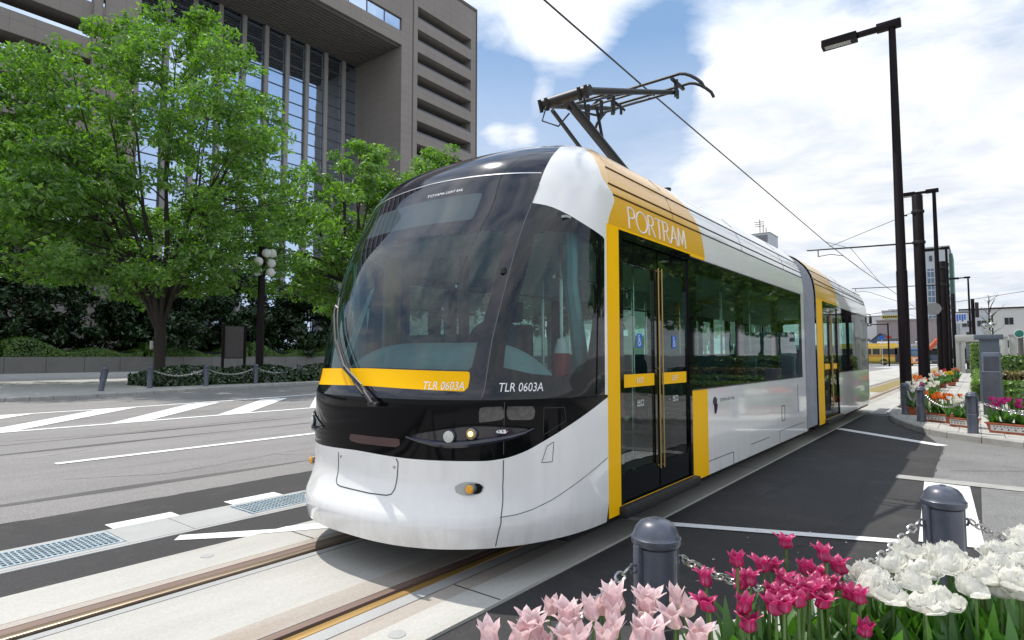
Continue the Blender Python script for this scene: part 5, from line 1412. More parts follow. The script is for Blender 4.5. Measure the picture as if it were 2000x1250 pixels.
M['terra'] = mat('terracotta plastic', (.42, .115, .055), .55, var=.12, vscale=9)
M['soil'] = mat('potting soil', (.035, .022, .014), .95, var=.3, vscale=40)
M['labelw'] = mat('white trough label', (.70, .68, .65), .6)
def trough(loc, rz, L, lab, grp, label_plate=True, W_=.24, H_=.19):
    t = thing('flower_trough', lab, 'planter', loc, rz, grp, world=False)
    b = MB(); l, w_ = L / 2, W_ / 2; k = .86
    A = [(-l * k, -w_ * k, 0), (l * k, -w_ * k, 0), (l * k, w_ * k, 0), (-l * k, w_ * k, 0)]; B = [(-l, -w_, H_), (l, -w_, H_), (l, w_, H_), (-l, w_, H_)]
    b.add(A + B, [(0, 3, 2, 1), (0, 1, 5, 4), (1, 2, 6, 5), (2, 3, 7, 6), (3, 0, 4, 7)])
    b.build('tub', M['terra'], t, 0)
    r = MB()
    for x0, x1, y0, y1 in ((-l - .012, l + .012, -w_ - .012, -w_ + .010), (-l - .012, l + .012, w_ - .010, w_ + .012), (-l - .012, -l + .010, -w_ + .010, w_ - .010), (l - .010, l + .012, -w_ + .010, w_ - .010)): r.box(x0, x1, y0, y1, H_ - .018, H_ + .008)
    r.build('rim', M['terra'], t, 0)
    s = MB(); s.poly([(-l + .01, -w_ + .01, H_ - .02), (l - .01, -w_ + .01, H_ - .02), (l - .01, w_ - .01, H_ - .02), (-l + .01, w_ - .01, H_ - .02)]); s.build('soil', M['soil'], t, 0)
    if label_plate:
        q = lambda u, v: (-l * .80 + 1.60 * l * u, -(w_ * (k + (1 - k) * v)) - .004, H_ * v)
        p = MB(); p.add([q(0, .22), q(1, .22), q(1, .82), q(0, .82)], [(0, 1, 2, 3)]); pl = p.build('label_plate', M['labelw'], t, 0)
        d = MB()
        for i in range(5):
            c = q(.12 + .18 * i, .42); d.ball((c[0], c[1] - .003, c[2]), .013, 8, 5, (1, .15, 1))
        for i in range(9):
            c = q(.10 + .09 * i, .68); d.box(c[0] - .010, c[0] + .010, c[1] - .004, c[1] - .003, c[2] - .006, c[2] + .006)
        d.build('label_marks', M['seam'], pl, 0)
    return t
trough((-.86, 1.52, .118), radians(62), .66, 'terracotta trough holding the pale pink tulips', 'terracotta flower troughs')
trough((-.46, 2.02, .118), radians(48), .62, 'terracotta trough holding the foreground magenta tulips', 'terracotta flower troughs')
trough((-.14, 2.32, .118), radians(42), .66, 'terracotta trough holding the foreground white double tulips', 'terracotta flower troughs')
trough((.22, 2.80, .118), radians(42), .62, 'terracotta trough at the right edge with its rim just showing', 'terracotta flower troughs', H_=.22)

# far corner: troughs of small tulips
def fmat(name, c): return petalmat(name, c, tuple(min(1, x * 1.3) for x in c), tuple(x * .8 for x in c))
FC = {'orange': fmat('orange petal', (.72, .17, .02)), 'white': fmat('white petal', (.82, .80, .70)), 'magenta': fmat('deep magenta petal', (.50, .03, .22)), 'purple': fmat('purple pink petal', (.45, .06, .30)),
      'yellow': fmat('yellow petal', (.80, .55, .02)), 'red': fmat('rose red petal', (.55, .04, .10)), 'salmon': fmat('salmon petal', (.75, .28, .16))}
def small_tulip(colr, seed, lab, grp, L=.30):
    rng = random.Random(seed)
    t = thing('tulip', lab, 'tulip', (0, 0, 0), 0, grp, world=False)
    mb = MB(); col = []
    for k in range(6):
        a = 2 * pi * k / 6; fl = rng.uniform(.0, .8)
        petal(mb, col, a, lambda u: ((.034 * min(1, u / .4) ** .6 + fl * .016 * max(0, u - .6) / .4), .075 * u), lambda u: .026 * sin(pi * (.1 + .8 * u)) ** .6, 1.0, 3, 2)
    mb.v = [(x, y, z + L) for x, y, z in mb.v]
    build_flower(mb, col, FC[colr], t)
    s = MB(); s.tube([(0, 0, 0), (0, 0, L)], .006, 5); s.build('stem', M['stem'], t)
    for k in range(4): blade(t, rng, L * rng.uniform(.7, 1.0), .022, rng.uniform(0, 6.28), rng.uniform(.15, .6))
    return t
FAR = [  # colour, x, y, length, turn, tulips, words
    ('orange', -.60, 14.25, .50, -38, 16, 'orange tulip in the labelled trough at the corner between two bollards'),
    ('white', -.24, 13.55, .40, -38, 14, 'white tulip in the labelled trough left of the slab bollard'),
    ('magenta', .42, 12.85, .66, -24, 20, 'magenta tulip in the labelled trough at the right edge'),
    ('white', -1.10, 15.9, .62, 70, 14, 'white tulip in the bed behind the two corner bollards'),
    ('purple', -1.33, 18.6, .50, 85, 12, 'purple pink tulip at the foot of the tall lamp post'),
    ('white', -1.00, 18.9, .60, 85, 12, 'white tulip beside the path, second trough from the corner'),
    ('orange', -1.38, 21.8, .60, 88, 14, 'orange tulip in the row beside the path, left of the first mast'),
    ('white', -1.33, 24.0, .50, 88, 10, 'white tulip at the foot of the first thick mast'),
    ('salmon', -1.28, 27, .60, 88, 10, 'salmon tulip beyond the first thick mast'),
    ('white', -1.16, 29.6, .60, 88, 10, 'white tulip in the row before the yellow ones'),
    ('yellow', -.90, 31.5, .60, 88, 12, 'yellow tulip in the row beside the path'),
    ('red', -1.22, 33.5, .60, 88, 10, 'rose red tulip in the row beside the path'),
    ('salmon', -.90, 36.5, .70, 88, 12, 'salmon tulip at the far end of the path row')]
for i, (c, x, y, L, deg, n, lab) in enumerate(FAR):
    rz = radians(deg); near = i < 3
    trough((x, y, .118), rz, L, 'terracotta trough of ' + lab.replace(' tulip ', ' tulips ', 1), 'terracotta flower troughs', near, .26, .16)
    grp = lab.replace(' tulip ', ' tulips ', 1); rng = random.Random(i); pr = []
    for k in range(n):
        u = ((k + .5) / n - .5) * L * 1.15; v = rng.uniform(-.14, .14)
        if k < 3: o = small_tulip(c, i * 10 + k, lab, grp, .30 if near else .33); pr.append(o)
        else: o = dup(pr[k % 3], label=lab, group=grp)
        s = rng.uniform(.95, 1.25) * (1.0 if i < 3 else 1.15)
        o.location = (x + u * cos(rz) - v * sin(rz), y + u * sin(rz) + v * cos(rz), .118 + .13); o.rotation_euler = (rng.uniform(-.15, .15), rng.uniform(-.15, .15), rng.uniform(0, 6.28)); o.scale = (s, s, s * rng.uniform(.82, 1.05))
# ------------------------------------------------------------------ trees and hedges
M['bark'] = mat('dark bark', (.040, .032, .026), .9, var=.35, vscale=4, bump=.5, bscale=14, stretch=(1, 1, .25))
M['leafA'] = leafmat('spring leaves', (.036, .085, .012), (.090, .195, .022), (.20, .34, .045), .50)
M['leafB'] = leafmat('evergreen leaves', (.006, .016, .006), (.014, .036, .010), (.040, .080, .022), .12, .25)
M['leafC'] = leafmat('azalea leaves', (.035, .08, .010), (.075, .155, .018), (.14, .24, .03), .3)
M['leafD'] = leafmat('brownish hedge leaves', (.09, .06, .015), (.15, .10, .025), (.20, .16, .04), .3)
M['leafE'] = leafmat('light hedge leaves', (.05, .10, .012), (.11, .20, .025), (.20, .30, .05), .3)
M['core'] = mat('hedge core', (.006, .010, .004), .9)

def leaf_quads(mb, c, n, rx, rz, size, rng, up=.5, out=None):
    for _ in range(n):
        while True:
            a, b, d = rng.uniform(-1, 1), rng.uniform(-1, 1), rng.uniform(-1, 1)
            if a * a + b * b + d * d < 1: break
        p = (c[0] + a * rx, c[1] + b * rx, c[2] + d * rz - (a * a + b * b) * rz * .5)
        th = rng.uniform(0, 6.283); nz = up + rng.uniform(-.55, .75)
        nx, ny = rng.gauss(0, .7) + a * .3, rng.gauss(0, .7) + b * .3
        N = Vector((nx, ny, nz)); N.normalize()
        t = N.orthogonal(); bt = N.cross(t); t2 = t * cos(th) + bt * sin(th); b2 = N.cross(t2)
        s = size * rng.uniform(.65, 1.3)
        P = Vector(p); l = t2 * s; w_ = b2 * s * .42
        o = len(mb.v)
        mb.v.extend(((P - l)[:], (P + w_ + N * s * .12)[:], (P + l)[:], (P - w_ + N * s * .12)[:]))
        mb.f.append([o, o + 1, o + 2, o + 3]); mb.m.append(0)

def make_tree(name, label, base, env, seed, ntips, per, lsize, leaf, trunk_r=.28, fork=3.4, group=None, nlimb=9, spread=(.75, .30), squash=(1, 1), lobes=.25):
    rng = random.Random(seed)
    t = thing(name, label, 'tree', base, 0, group, world=False)
    zs = [e[0] for e in env]; R = pchip(zs, [e[1] for e in env]); z0, z1 = zs[0], zs[-1]
    ph = [rng.uniform(0, 6.28) for _ in range(4)]
    def rad(z, a): return R(z) * (1 + lobes * (.5 * sin(3 * a + ph[0] + z * .35) + .35 * sin(5 * a + ph[1] - z * .5) + .3 * sin(2 * a + ph[2] + z * .8)))
    tips = []
    while len(tips) < ntips:
        z = z0 + (z1 - z0) * rng.random(); a = rng.uniform(0, 6.283); r = rad(z, a)
        if rng.random() > (r / max(e[1] for e in env)) ** 1.2 + .05: continue
        if noise.noise(Vector((cos(a) * 2.2, sin(a) * 2.2, z * .42 + seed))) < -.10: continue
        q = rng.random() ** .36
        tips.append(Vector((r * q * cos(a) * squash[0], r * q * sin(a) * squash[1], z)))
    w_ = MB(); limbs = []
    lean = Vector((rng.uniform(-.15, .15), rng.uniform(-.15, .15), 0))
    tr = [Vector((0, 0, -.1)), Vector((0, 0, .15)), Vector((0, 0, .6)) + lean * .1, Vector((0, 0, fork * .55)) + lean * .4, Vector((0, 0, fork)) + lean]
    w_.tube(tr, [trunk_r * 1.45, trunk_r * 1.15, trunk_r, trunk_r * .92, trunk_r * .98], 12)
    for k in range(nlimb):
        a = 2 * pi * (k + rng.uniform(-.3, .3)) / nlimb; zt = z0 + (z1 - z0) * rng.uniform(.5, .97); rr = rad(zt, a) * rng.uniform(.35, .75)
        if k == 0: rr *= .2; zt = z1 * .96
        e = Vector((rr * cos(a) * squash[0], rr * sin(a) * squash[1], zt)); s = tr[-1] - Vector((0, 0, rng.uniform(0, fork * .3)))
        pts = []; n = 9
        for i in range(n):
            u = i / (n - 1); p = s.lerp(e, u); p.z = s.z + (e.z - s.z) * (u ** .9); h = Vector((p.x - s.x, p.y - s.y, 0)) * (sin(pi * u) * .16); p += h + Vector((noise.noise((k * 9.1, u * 3, seed)), noise.noise((k * 5.3 + 4, u * 3, seed)), 0)) * .55 * sin(pi * min(1, u * 1.2))
            pts.append(p)
        r0 = trunk_r * rng.uniform(.38, .56)
        w_.tube(pts, [r0 * (1 - .86 * i / (n - 1)) for i in range(n)], 7)
        limbs.append((pts, r0))
    lv = MB()
    for tip in tips:
        best = None
        for pts, r0 in limbs:
            for i in range(1, len(pts) - 1):
                if pts[i].z < tip.z - .2 or i < 3:
                    d = (pts[i] - tip).length + abs(tip.z - pts[i].z - .9) * .35
                    if best is None or d < best[0]: best = (d, pts, i, r0)
        _, pts, i, r0 = best; s = pts[i]; r = max(.014, r0 * (1 - .86 * i / 8) * .42)
        mid = s.lerp(tip, .5) + Vector((rng.uniform(-.2, .2), rng.uniform(-.2, .2), rng.uniform(-.1, .35)))
        r *= 1.25; w_.tube([s, s.lerp(mid, .5) + Vector((0, 0, .1)), mid, mid.lerp(tip, .6), tip], [r, r * .8, r * .6, r * .4, r * .2], 5, caps=False)
        k = max(1, int(round(3)))
        for _ in range(k):
            c = tip + Vector((rng.gauss(0, .34), rng.gauss(0, .34), rng.gauss(0, .18)))
            leaf_quads(lv, c, per // k, spread[0] * rng.uniform(.6, 1.1), spread[1] * rng.uniform(.7, 1.2), lsize, rng)
        c = mid; leaf_quads(lv, c, per // 6, .4, .22, lsize, rng)
    w_.build('trunk', M['bark'], t, 60, weld=False)
    lv.build('crown', leaf, t, 0, weld=False)
    return t
TG = 'street trees across the road'
make_tree('zelkova_tree', 'large bright green spreading tree with dark forked trunk, left of the tram', (-30.2, 11.7, .1), [(3.9, 2.5), (5.2, 4.6), (7.0, 6.3), (9.2, 7.0), (11, 6.9), (13, 6.1), (15, 4.8), (16.5, 3.2), (17.5, 1.2)], 11, 370, 135, .105, M['leafA'], .25, 2.7, TG, 12, lobes=.30)
make_tree('zelkova_tree', 'bright green tree at the left edge of the photo with a staked trunk', (-35.5, 5.2, .1), [(4.6, 3.0), (6.5, 5.6), (9, 6.2), (12, 5.4), (14.5, 3.6), (16.4, 1.0)], 23, 230, 95, .115, M['leafA'], .26, 4.0, TG, 9)
make_tree('zelkova_tree', 'bright green tree rising behind the tram windscreen', (-31.5, 24.2, .1), [(3.6, 2.2), (5.0, 4.6), (7.4, 5.8), (9.8, 5.6), (12, 4.4), (14.0, 2.6), (15.2, .8)], 37, 270, 100, .125, M['leafA'], .27, 3.6, TG, 9)
make_tree('zelkova_tree', 'bright green tree mostly hidden behind the tram roof', (-31.0, 31.2, .1), [(3.6, 2.2), (5.0, 4.4), (8, 5.4), (11, 5.2), (13.6, 4.2), (15.8, 2.4), (17, .8)], 41, 220, 90, .14, M['leafA'], .27, 3.6, TG, 8)
make_tree('zelkova_tree', 'green tree seen only through the tram windows', (-31.5, 46, .1), [(3.4, 2.2), (5.0, 4.4), (7.4, 5.4), (9.6, 4.9), (12, 3.4), (13.8, .9)], 43, 200, 100, .16, M['leafA'], .27, 3.6, TG, 8)
EG = 'dark evergreen trees behind the planter wall'
for i, (x, y, h, r, lab) in enumerate(((-57.5, 4, 9.5, 4.2, 'dark evergreen at the far left behind the wall'), (-59, 12.5, 10.5, 4.8, 'dark evergreen behind the staked trunk'), (-58, 21, 9.8, 4.6, 'dark evergreen directly behind the big forked trunk'), (-59, 29.5, 8.8, 4.4, 'dark evergreen behind the brown signboard'), (-58, 37.5, 9.6, 4.5, 'dark evergreen behind the globe lamp post'), (-58, 46.5, 10, 4.8, 'dark evergreen half hidden by the tram windscreen'), (-57, 57, 10, 5, 'dark evergreen seen through the tram windscreen'))):
    make_tree('evergreen_tree', lab, (x, y, 1.2), [(.6, r * .75), (2, r), (h * .45, r), (h * .7, r * .8), (h * .9, r * .4), (h, .4)], 60 + i, 170, 130, .17, M['leafB'], .2, 1.2, EG, 6, (.8, .5))

def hedge(name, lab, cat, fn, n, core, lsize, leaf, seed, group=None):
    """fn(rng) -> (point, normal) on the hedge's surface; core = list of boxes inside."""
    rng = random.Random(seed); lv = MB()
    for _ in range(n):
        p, N = fn(rng); N = (Vector(N) + Vector((rng.gauss(0, .6), rng.gauss(0, .6), rng.gauss(0, .6)))).normalized()
        t = N.orthogonal(); b = N.cross(t); th = rng.uniform(0, 6.28); t2 = t * cos(th) + b * sin(th); b2 = N.cross(t2); s = lsize * rng.uniform(.6, 1.3)
        P = Vector(p) + Vector(N) * rng.uniform(-.02, .5) * lsize * 2
        o = len(lv.v); l = t2 * s; w_ = b2 * s * .5
        lv.v.extend(((P - l)[:], (P + w_)[:], (P + l)[:], (P - w_)[:])); lv.f.append([o, o + 1, o + 2, o + 3]); lv.m.append(0)
    t = thing(name, lab, cat, core[0][:1] and ((core[0][0] + core[0][1]) / 2, (core[0][2] + core[0][3]) / 2, core[0][4]), 0, group)
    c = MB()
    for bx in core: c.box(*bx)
    c.build('dark_core', M['core'], t, 0); lv.build('leaves', leaf, t, 0, weld=False)  # near-black boxes filling the hedge behind its leaves
    return t
def mound_fn(x0, x1, y0, y1, z0, hf):
    def fn(rng):
        k = rng.random()
        if k < .68:
            x = rng.uniform(x0, x1); y = rng.uniform(y0, y1); z = z0 + hf(x, y); return (x, y, z), (.25, -.1, 1)
        if k < .93:
            y = rng.uniform(y0, y1); z = z0 + rng.random() * hf(x1, y); return (x1, y, z), (1, 0, .3)
        x = rng.uniform(x0, x1); z = z0 + rng.random() * hf(x, y0); return (x, y0, z), (0, -1, .3)
    return fn
# planter wall across the road with azalea mounds on top
M['wall'] = mat('planter wall stone', (.20, .19, .18), .8, var=.12, vscale=.8, fine=.1, fscale=20)
t = thing('planter_wall', 'long low grey stone planter wall with vertical joints, behind the pavement', 'wall', (-54, 20, .1))
wb = MB(); y = -30.0
while y < 90: wb.box(-54.4, -54, y + .015, y + 2.385, .1, 1.30); y += 2.4
wb.build('blocks', M['wall'], t, 0)
wb = MB(); wb.box(-54.4, -54.03, -30, 90, .1, 1.27); wb.build('joints', M['joint'], t, 0)
sheet('planting_bed', [(-54.4, -30), (-54.4, 90), (-80, 90), (-80, -30)], 1.22, M['soil'])
hz_ = lambda a: (lambda x, y: max(.25, .95 + .42 * sin(y * .55 + a) + .25 * sin(y * 1.4 + a * 2) - .10 * abs(x + 55.6) ** 1.2))
for i, (ya, yb, lab) in enumerate(((-4, 10.5, 'azalea mound on the planter wall at the left edge of the photo'), (10.8, 19.6, 'azalea mound on the planter wall between the staked trunk and the big tree'), (20, 28.6, 'azalea mound on the planter wall behind the big tree trunk'), (29, 38, 'azalea mound on the planter wall behind the signboard and globe lamp'), (38.5, 56, 'azalea mound on the planter wall beside the tram nose'))):
    hedge('azalea_hedge', lab, 'hedge', mound_fn(-57.6, -54.1, ya, yb, 1.2, hz_(i * 1.7)), int((yb - ya) * 900), [(-57.3, -54.3, ya + .1, yb - .1, 1.2, 1.75)], .085, M['leafC'], 80 + i, 'azalea mounds on the planter wall')
# low shrub bed at the kerb
hedge('shrub_bed', 'low dark shrub bed behind the chained bollards across the road', 'shrub', mound_fn(-29.5, -26.6, 10.2, 25, .1, lambda x, y: .62 + .12 * sin(y * 1.7) + .08 * sin(x * 3 + y)), 9000, [(-29.3, -26.8, 10.4, 24.9, .1, .48)], .075, M['leafB'], 95)
# staked trunk supports
t = thing('tree_stake', 'pale wooden support frame around the trunk at the left', 'tree stake', (-36, 7, .1))
for a, b in (((-35.0, 4.2, .1), (-35.4, 5.0, 3.3)), ((-34.6, 6.6, .1), (-35.2, 5.6, 3.3)), ((-36.6, 6.4, .1), (-35.7, 5.4, 3.3))):
    MB().tube([a, b], .045, 8).build('post', M['stakew'] if 'stakew' in M else M.setdefault('stakew', mat('weathered stake', (.13, .12, .11), .8)), t)
MB().tube([(-34.9, 4.3, 2.2), (-34.9, 6.5, 2.2)], .035, 8).build('crossbar', M['stakew'], t)
# trees on the near side of the street, reflected in the tram windows
src = bpy.data.objects['zelkova_tree.002']
for k, (x, y, s_) in enumerate(((8.5, 17, .85), (8.0, 25, .92), (9.0, 33.5, .88), (9.5, 43, .95), (10.5, 53, .95), (12, 65, 1.0))):
    dup(src, (x, y, .1), k * 1.3, 'green street tree on the near side, seen only as a reflection in the tram windows', 'trees reflected in the tram windows', s_)
# right-hand garden
GG = 'hedges in the garden beside the path'
bx = lambda x0, x1, y0, y1, z0, z1: (lambda rng: ((rng.uniform(x0, x1), rng.uniform(y0, y1), z1), (0, 0, 1)) if rng.random() < .5 else (((x0 if rng.random() < .6 else x1), rng.uniform(y0, y1), rng.uniform(z0, z1)), (-1, 0, .2)) if rng.random() < .5 else ((rng.uniform(x0, x1), y0, rng.uniform(z0, z1)), (0, -1, .2)))
hedge('clipped_hedge', 'narrow light green clipped hedge along the right side of the path', 'hedge', bx(-.14, .22, 21.2, 60, .12, .62), 9000, [(-.10, .18, 21.3, 59.9, .12, .56)], .05, M['leafE'], 101, GG)
hedge('clipped_hedge', 'low green clipped hedge right of the grey pillar, nearest row', 'hedge', bx(.62, 6, 18.6, 20.2, .12, .52), 7000, [(.66, 6, 18.7, 20.1, .12, .46)], .04, M['leafC'], 102, GG)
hedge('clipped_hedge', 'second green clipped hedge right of the grey pillar', 'hedge', bx(.60, 6, 22, 24, .12, .60), 6000, [(.64, 6, 22.1, 23.9, .12, .54)], .045, M['leafC'], 103, GG)
hedge('clipped_hedge', 'brownish clipped hedge right of the grey pillar', 'hedge', bx(.62, 7, 26, 29, .12, .80), 6000, [(.66, 7, 26.1, 28.9, .12, .74)], .05, M['leafD'], 104, GG)
hedge('garden_shrub', 'taller dark green shrub behind the brownish hedge', 'shrub', bx(.70, 8, 31, 34, .12, 1.3), 7000, [(.8, 8, 31.2, 33.8, .12, 1.15)], .085, M['leafC'], 105, GG)
hedge('garden_shrub', 'loose bamboo-like shrub beside the glass shelter', 'shrub', bx(-.25, .30, 43, 44.5, .12, 2.0), 700, [(-.02, .08, 43.6, 44.0, .12, 1.3)], .10, M['leafE'], 106, GG)
hedge('ground_cover', 'low planting strip along the row of troughs', 'hedge', bx(-1.55, -1.2, 19.2, 60, .12, .28), 5000, [(-1.5, -1.25, 19.3, 60, .12, .24)], .05, M['leafC'], 107)
# bare tree behind the pillar
rng = random.Random(5); t = thing('bare_tree', 'small leafless tree above the grey pillar', 'tree', (.85, 60, .1))
w_ = MB(); w_.tube([(.85, 60, .1), (.85, 60, 2.5), (.83, 60, 4.2), (.86, 60, 6.2)], [.09, .07, .05, .012], 8)
for k in range(16):
    z = 2.6 + k * .2; a = rng.uniform(0, 6.28); l = .35 + .55 * rng.random(); p = Vector((.85, 60, z)); e = p + Vector((l * cos(a), l * sin(a) * .6, .5 + .4 * rng.random())); m_ = p.lerp(e, .5) + Vector((0, 0, .06))
    w_.tube([p, m_, e], [.03, .018, .006], 5, caps=False)
    for q in range(3): f = m_.lerp(e, rng.random()); w_.tube([f, f + Vector((rng.uniform(-.3, .3), rng.uniform(-.2, .2), rng.uniform(.1, .4)))], [.01, .004], 4, caps=False)
w_.build('trunk', M['bark'], t, 60, weld=False)
lv = MB(); leaf_quads(lv, (.75, 60, 4.0), 60, .35, .5, .05, rng); lv.build('crown', M['leafE'], t, 0, weld=False)
# ------------------------------------------------------------------ the big office block across the road
def tilewall(name, c1, c2, mort, w_, h_):
    m, nt, out = new_mat(name); b = nt.node('ShaderNodeBsdfPrincipled'); b.inputs['Roughness'].default_value = .75
    pos = nt.node('ShaderNodeNewGeometry').outputs['Position']; s = nt.node('ShaderNodeSeparateXYZ'); nt.l.new(pos, s.inputs[0])
    cb = nt.node('ShaderNodeCombineXYZ'); nt.l.new(nt.math('ADD', s.outputs[0], s.outputs[1]), cb.inputs[0]); nt.l.new(s.outputs[2], cb.inputs[1])
    br = nt.node('ShaderNodeTexBrick'); nt.l.new(cb.outputs[0], br.inputs['Vector']); br.offset = 0
    for k, v in (('Scale', 1), ('Brick Width', w_), ('Row Height', h_), ('Mortar Size', .02), ('Color1', (*c1, 1)), ('Color2', (*c2, 1)), ('Mortar', (*mort, 1))): br.inputs[k].default_value = v
    k = nt.ramp(nt.noise(pos, .12, 4, .6), [(.3, (.92,) * 3), (.7, (1.06,) * 3)])
    nt.l.new(nt.mix(1.0, br.outputs['Color'], k, 'MULTIPLY'), b.inputs['Base Color']); nt.l.new(b.outputs[0], out.inputs[0]); return m
M['office'] = tilewall('brown grey cladding', (.270, .240, .215), (.258, .229, .206), (.17, .155, .145), 1.95, 1.3)
M['officedark'] = mat('dark parapet and shadow line', (.10, .09, .082), .8)
M['soffit'] = mat('soffit slats', (.16, .145, .13), .8)
M['fin'] = mat('pale fin', (.36, .345, .33), .6, var=.06, vscale=.3)
M['mull'] = mat('mullion', (.10, .11, .13), .5)
def skyglass(name, col, rough=.03, wob=.06):
    m, nt, out = new_mat(name); b = nt.node('ShaderNodeBsdfPrincipled'); b.inputs['Metallic'].default_value = 1; b.inputs['Roughness'].default_value = rough; b.inputs['Base Color'].default_value = (*col, 1)
    pos = nt.node('ShaderNodeNewGeometry').outputs['Position']; h = nt.noise(pos, .25, 2, .5); bp = nt.node('ShaderNodeBump'); bp.inputs['Strength'].default_value = wob; bp.inputs['Distance'].default_value = .3
    nt.l.new(h, bp.inputs['Height']); nt.l.new(bp.outputs[0], b.inputs['Normal']); nt.l.new(b.outputs[0], out.inputs[0]); return m
M['atrium'] = skyglass('atrium glass', (.62, .74, .90))
M['winglass'] = skyglass('strip window glass', (.12, .14, .17))
FX = -72.0
ob = thing('office_block', 'tall brown-grey office block with a recessed glass atrium behind the trees', 'building', (FX, 50, 0))
w_ = MB()
# right wing: piers and spandrels round seven open slots
w_.box(-100, FX, 62.6, 66.1, 0, 66); w_.box(-100, FX, 79.4, 80.8, 0, 66)
w_.box(-100, FX - 3.5, 66.1, 79.4, 0, 66)
tops = [60.2 - 3.93 * k for k in range(15)]
zt = 66.0
for z in tops:
    w_.box(FX - 3.5, FX, 66.1, 79.4, max(0, z), zt); zt = z - 2.1
w_.box(FX - 3.5, FX, 66.1, 79.4, 0, max(.1, zt))
w_.build('right_wing', M['office'], ob, 0)
for k, z in enumerate(tops):
    if z < 10: continue
    s = MB(); s.box(FX - 3.3, FX - 3.2, 66.1, 79.4, z - 2.1, z); s.box(FX - 3.2, FX - .4, 66.12, 79.38, z - 2.1, z - 2.08); s = s.build('strip_window', M['winglass'], ob, 0)
    f = MB()
    for q in range(8): f.box(FX - 3.2, FX - 3.1, 66.1 + q * 1.9 - .05, 66.1 + q * 1.9 + .05, z - 2.1, z)
    f.box(FX - .16, FX - .12, 66.1, 79.4, z - 2.1, z - 1.75)
    f.build('window_frame', M['mull'], s, 0)
e = MB(); e.box(-100, FX + .15, 80.8, 80.95, 0, 66.6); e.box(-100, FX + .1, 62.4, 80.8, 66, 66.6); e.build('parapet', M['officedark'], ob, 0)
g = MB(); g.box(FX - .3, FX + .004, 64.9, 65.2, 0, 66); g.build('painted_shadow_line', M['officedark'], ob, 0)  # dark strip on the wall, painted for a vertical shadow line
# portal beam, soffit
b = MB(); b.box(-100, FX, 24.7, 62.6, 52.0, 54.3); b.box(-100, FX - 1.2, 24.7, 62.6, 54.3, 56.5); b.box(-100, FX, 24.7, 62.6, 56.5, 72); b.build('portal_beam', M['office'], ob, 0)
b = MB(); b.box(FX - .35, FX - .3, 24.7, 62.6, 54.3, 56.3); b = b.build('balcony_glass', M['atrium'], ob, 0)
f = MB()
for q in range(12): f.box(FX - .32, FX - .22, 24.8 + q * 3.43, 24.95 + q * 3.43, 54.3, 56.4)
f.build('balcony_frame', M['mull'], b, 0)
b = MB()
for q in range(16): b.box(-83.5 + q * .70, -83.12 + q * .70, 24.9, 62.4, 51.75, 51.998)
b.build('soffit_slats', M['soffit'], ob, 0)
# atrium curtain wall
b = MB(); b.quad((-84, 20, 0), (-84, 62.6, 0), (-84, 62.6, 52), (-84, 20, 52)); at_ = b.build('atrium_glass', M['atrium'], ob, 0)
f = MB(); z = 2.0
while z < 52: f.box(-84, -83.9, 20, 62.6, z - .07, z + .07); z += 1.97
f.build('transom', M['mull'], at_, 0)
for q in range(11):
    yy = 24.9 + q * 3.5; b = MB(); b.box(-83.9, -83.5, yy - .30, yy + .30, 0, 52); b.build('fin', M['fin'], ob, 0)
# left wing with deep balconies
b = MB(); b.box(-100, FX, 21.3, 24.7, 0, 72); b.box(-100, FX - 3.5, -3, 21.3, 0, 72)
for k in range(18):
    z = 3.2 + 3.93 * k; b.box(FX - 3.5, FX, -3, 21.3, z - 2.2, z)
b.build('left_wing', M['office'], ob, 0)
for k in range(3, 18):
    z = 3.2 + 3.93 * k; s = MB(); s.box(FX - 3.2, FX - 3.1, -3, 21.3, z, z + 1.73); s = s.build('strip_window', M['winglass'], ob, 0)
    f = MB(); f.box(FX - .2, FX - .14, -3, 21.3, z, z + .45); f.build('balcony_glass', M['atrium'], s, 0)
b = MB()
for q in range(2): b.box(FX - .2, FX + .35, 20.2 - q * 14, 21.0 - q * 14, 0, 72)
b.build('pier', M['office'], ob, 0)

# signboard and globe lamp on the far pavement
t = thing('signboard', 'dark brown notice board on two posts beside the globe lamp post', 'signboard', (-29.5, 14.85, .1))
for yy in (14.30, 15.42): MB().box(-29.55, -29.45, yy - .05, yy + .05, .1, 2.95).build('post', M['pole'], t, 0)
MB().box(-29.53, -29.47, 14.38, 15.34, 1.25, 2.88, bev=.01).build('board', mat('brown board', (.065, .052, .050), .5), t)
MB().box(-29.47, -29.46, 14.42, 15.30, 1.30, 2.83).build('notice', mat('brown notice', (.085, .070, .068), .5, var=.15), t, 0)
t = thing('globe_lamp', 'dark post with stacked round white globes, left of the tram', 'street lamp', (-27.5, 15.13, .1))
MB().tube([(-27.5, 15.13, .1), (-27.5, 15.13, 6.75)], [.19, .15], 16).build('pole', M['pole'], t)
M['globe'] = mat('frosted globe', (.72, .72, .68), .35, var=.04)
for dy, z in ((.39, 6.45), (-.30, 5.97), (.37, 5.95), (-.33, 5.48), (.34, 5.50), (.10, 6.42)):
    g = MB(); g.ball((-27.5 + .22, 15.13 + dy, z), .215, 16, 10); g = g.build('globe', M['globe'], t)
    MB().tube([(-27.5, 15.13, z), (-27.5 + .22, 15.13 + dy, z)], .03, 6).build('bracket', M['pole'], g)
MB().box(-30.82, -30.74, 11.48, 11.60, 1.7, 2.1).build('tree_tag', M['labelw'], None, 0)
tag(bpy.data.objects['tree_tag'], 'small pale tag tied to the big tree trunk', 'tag')

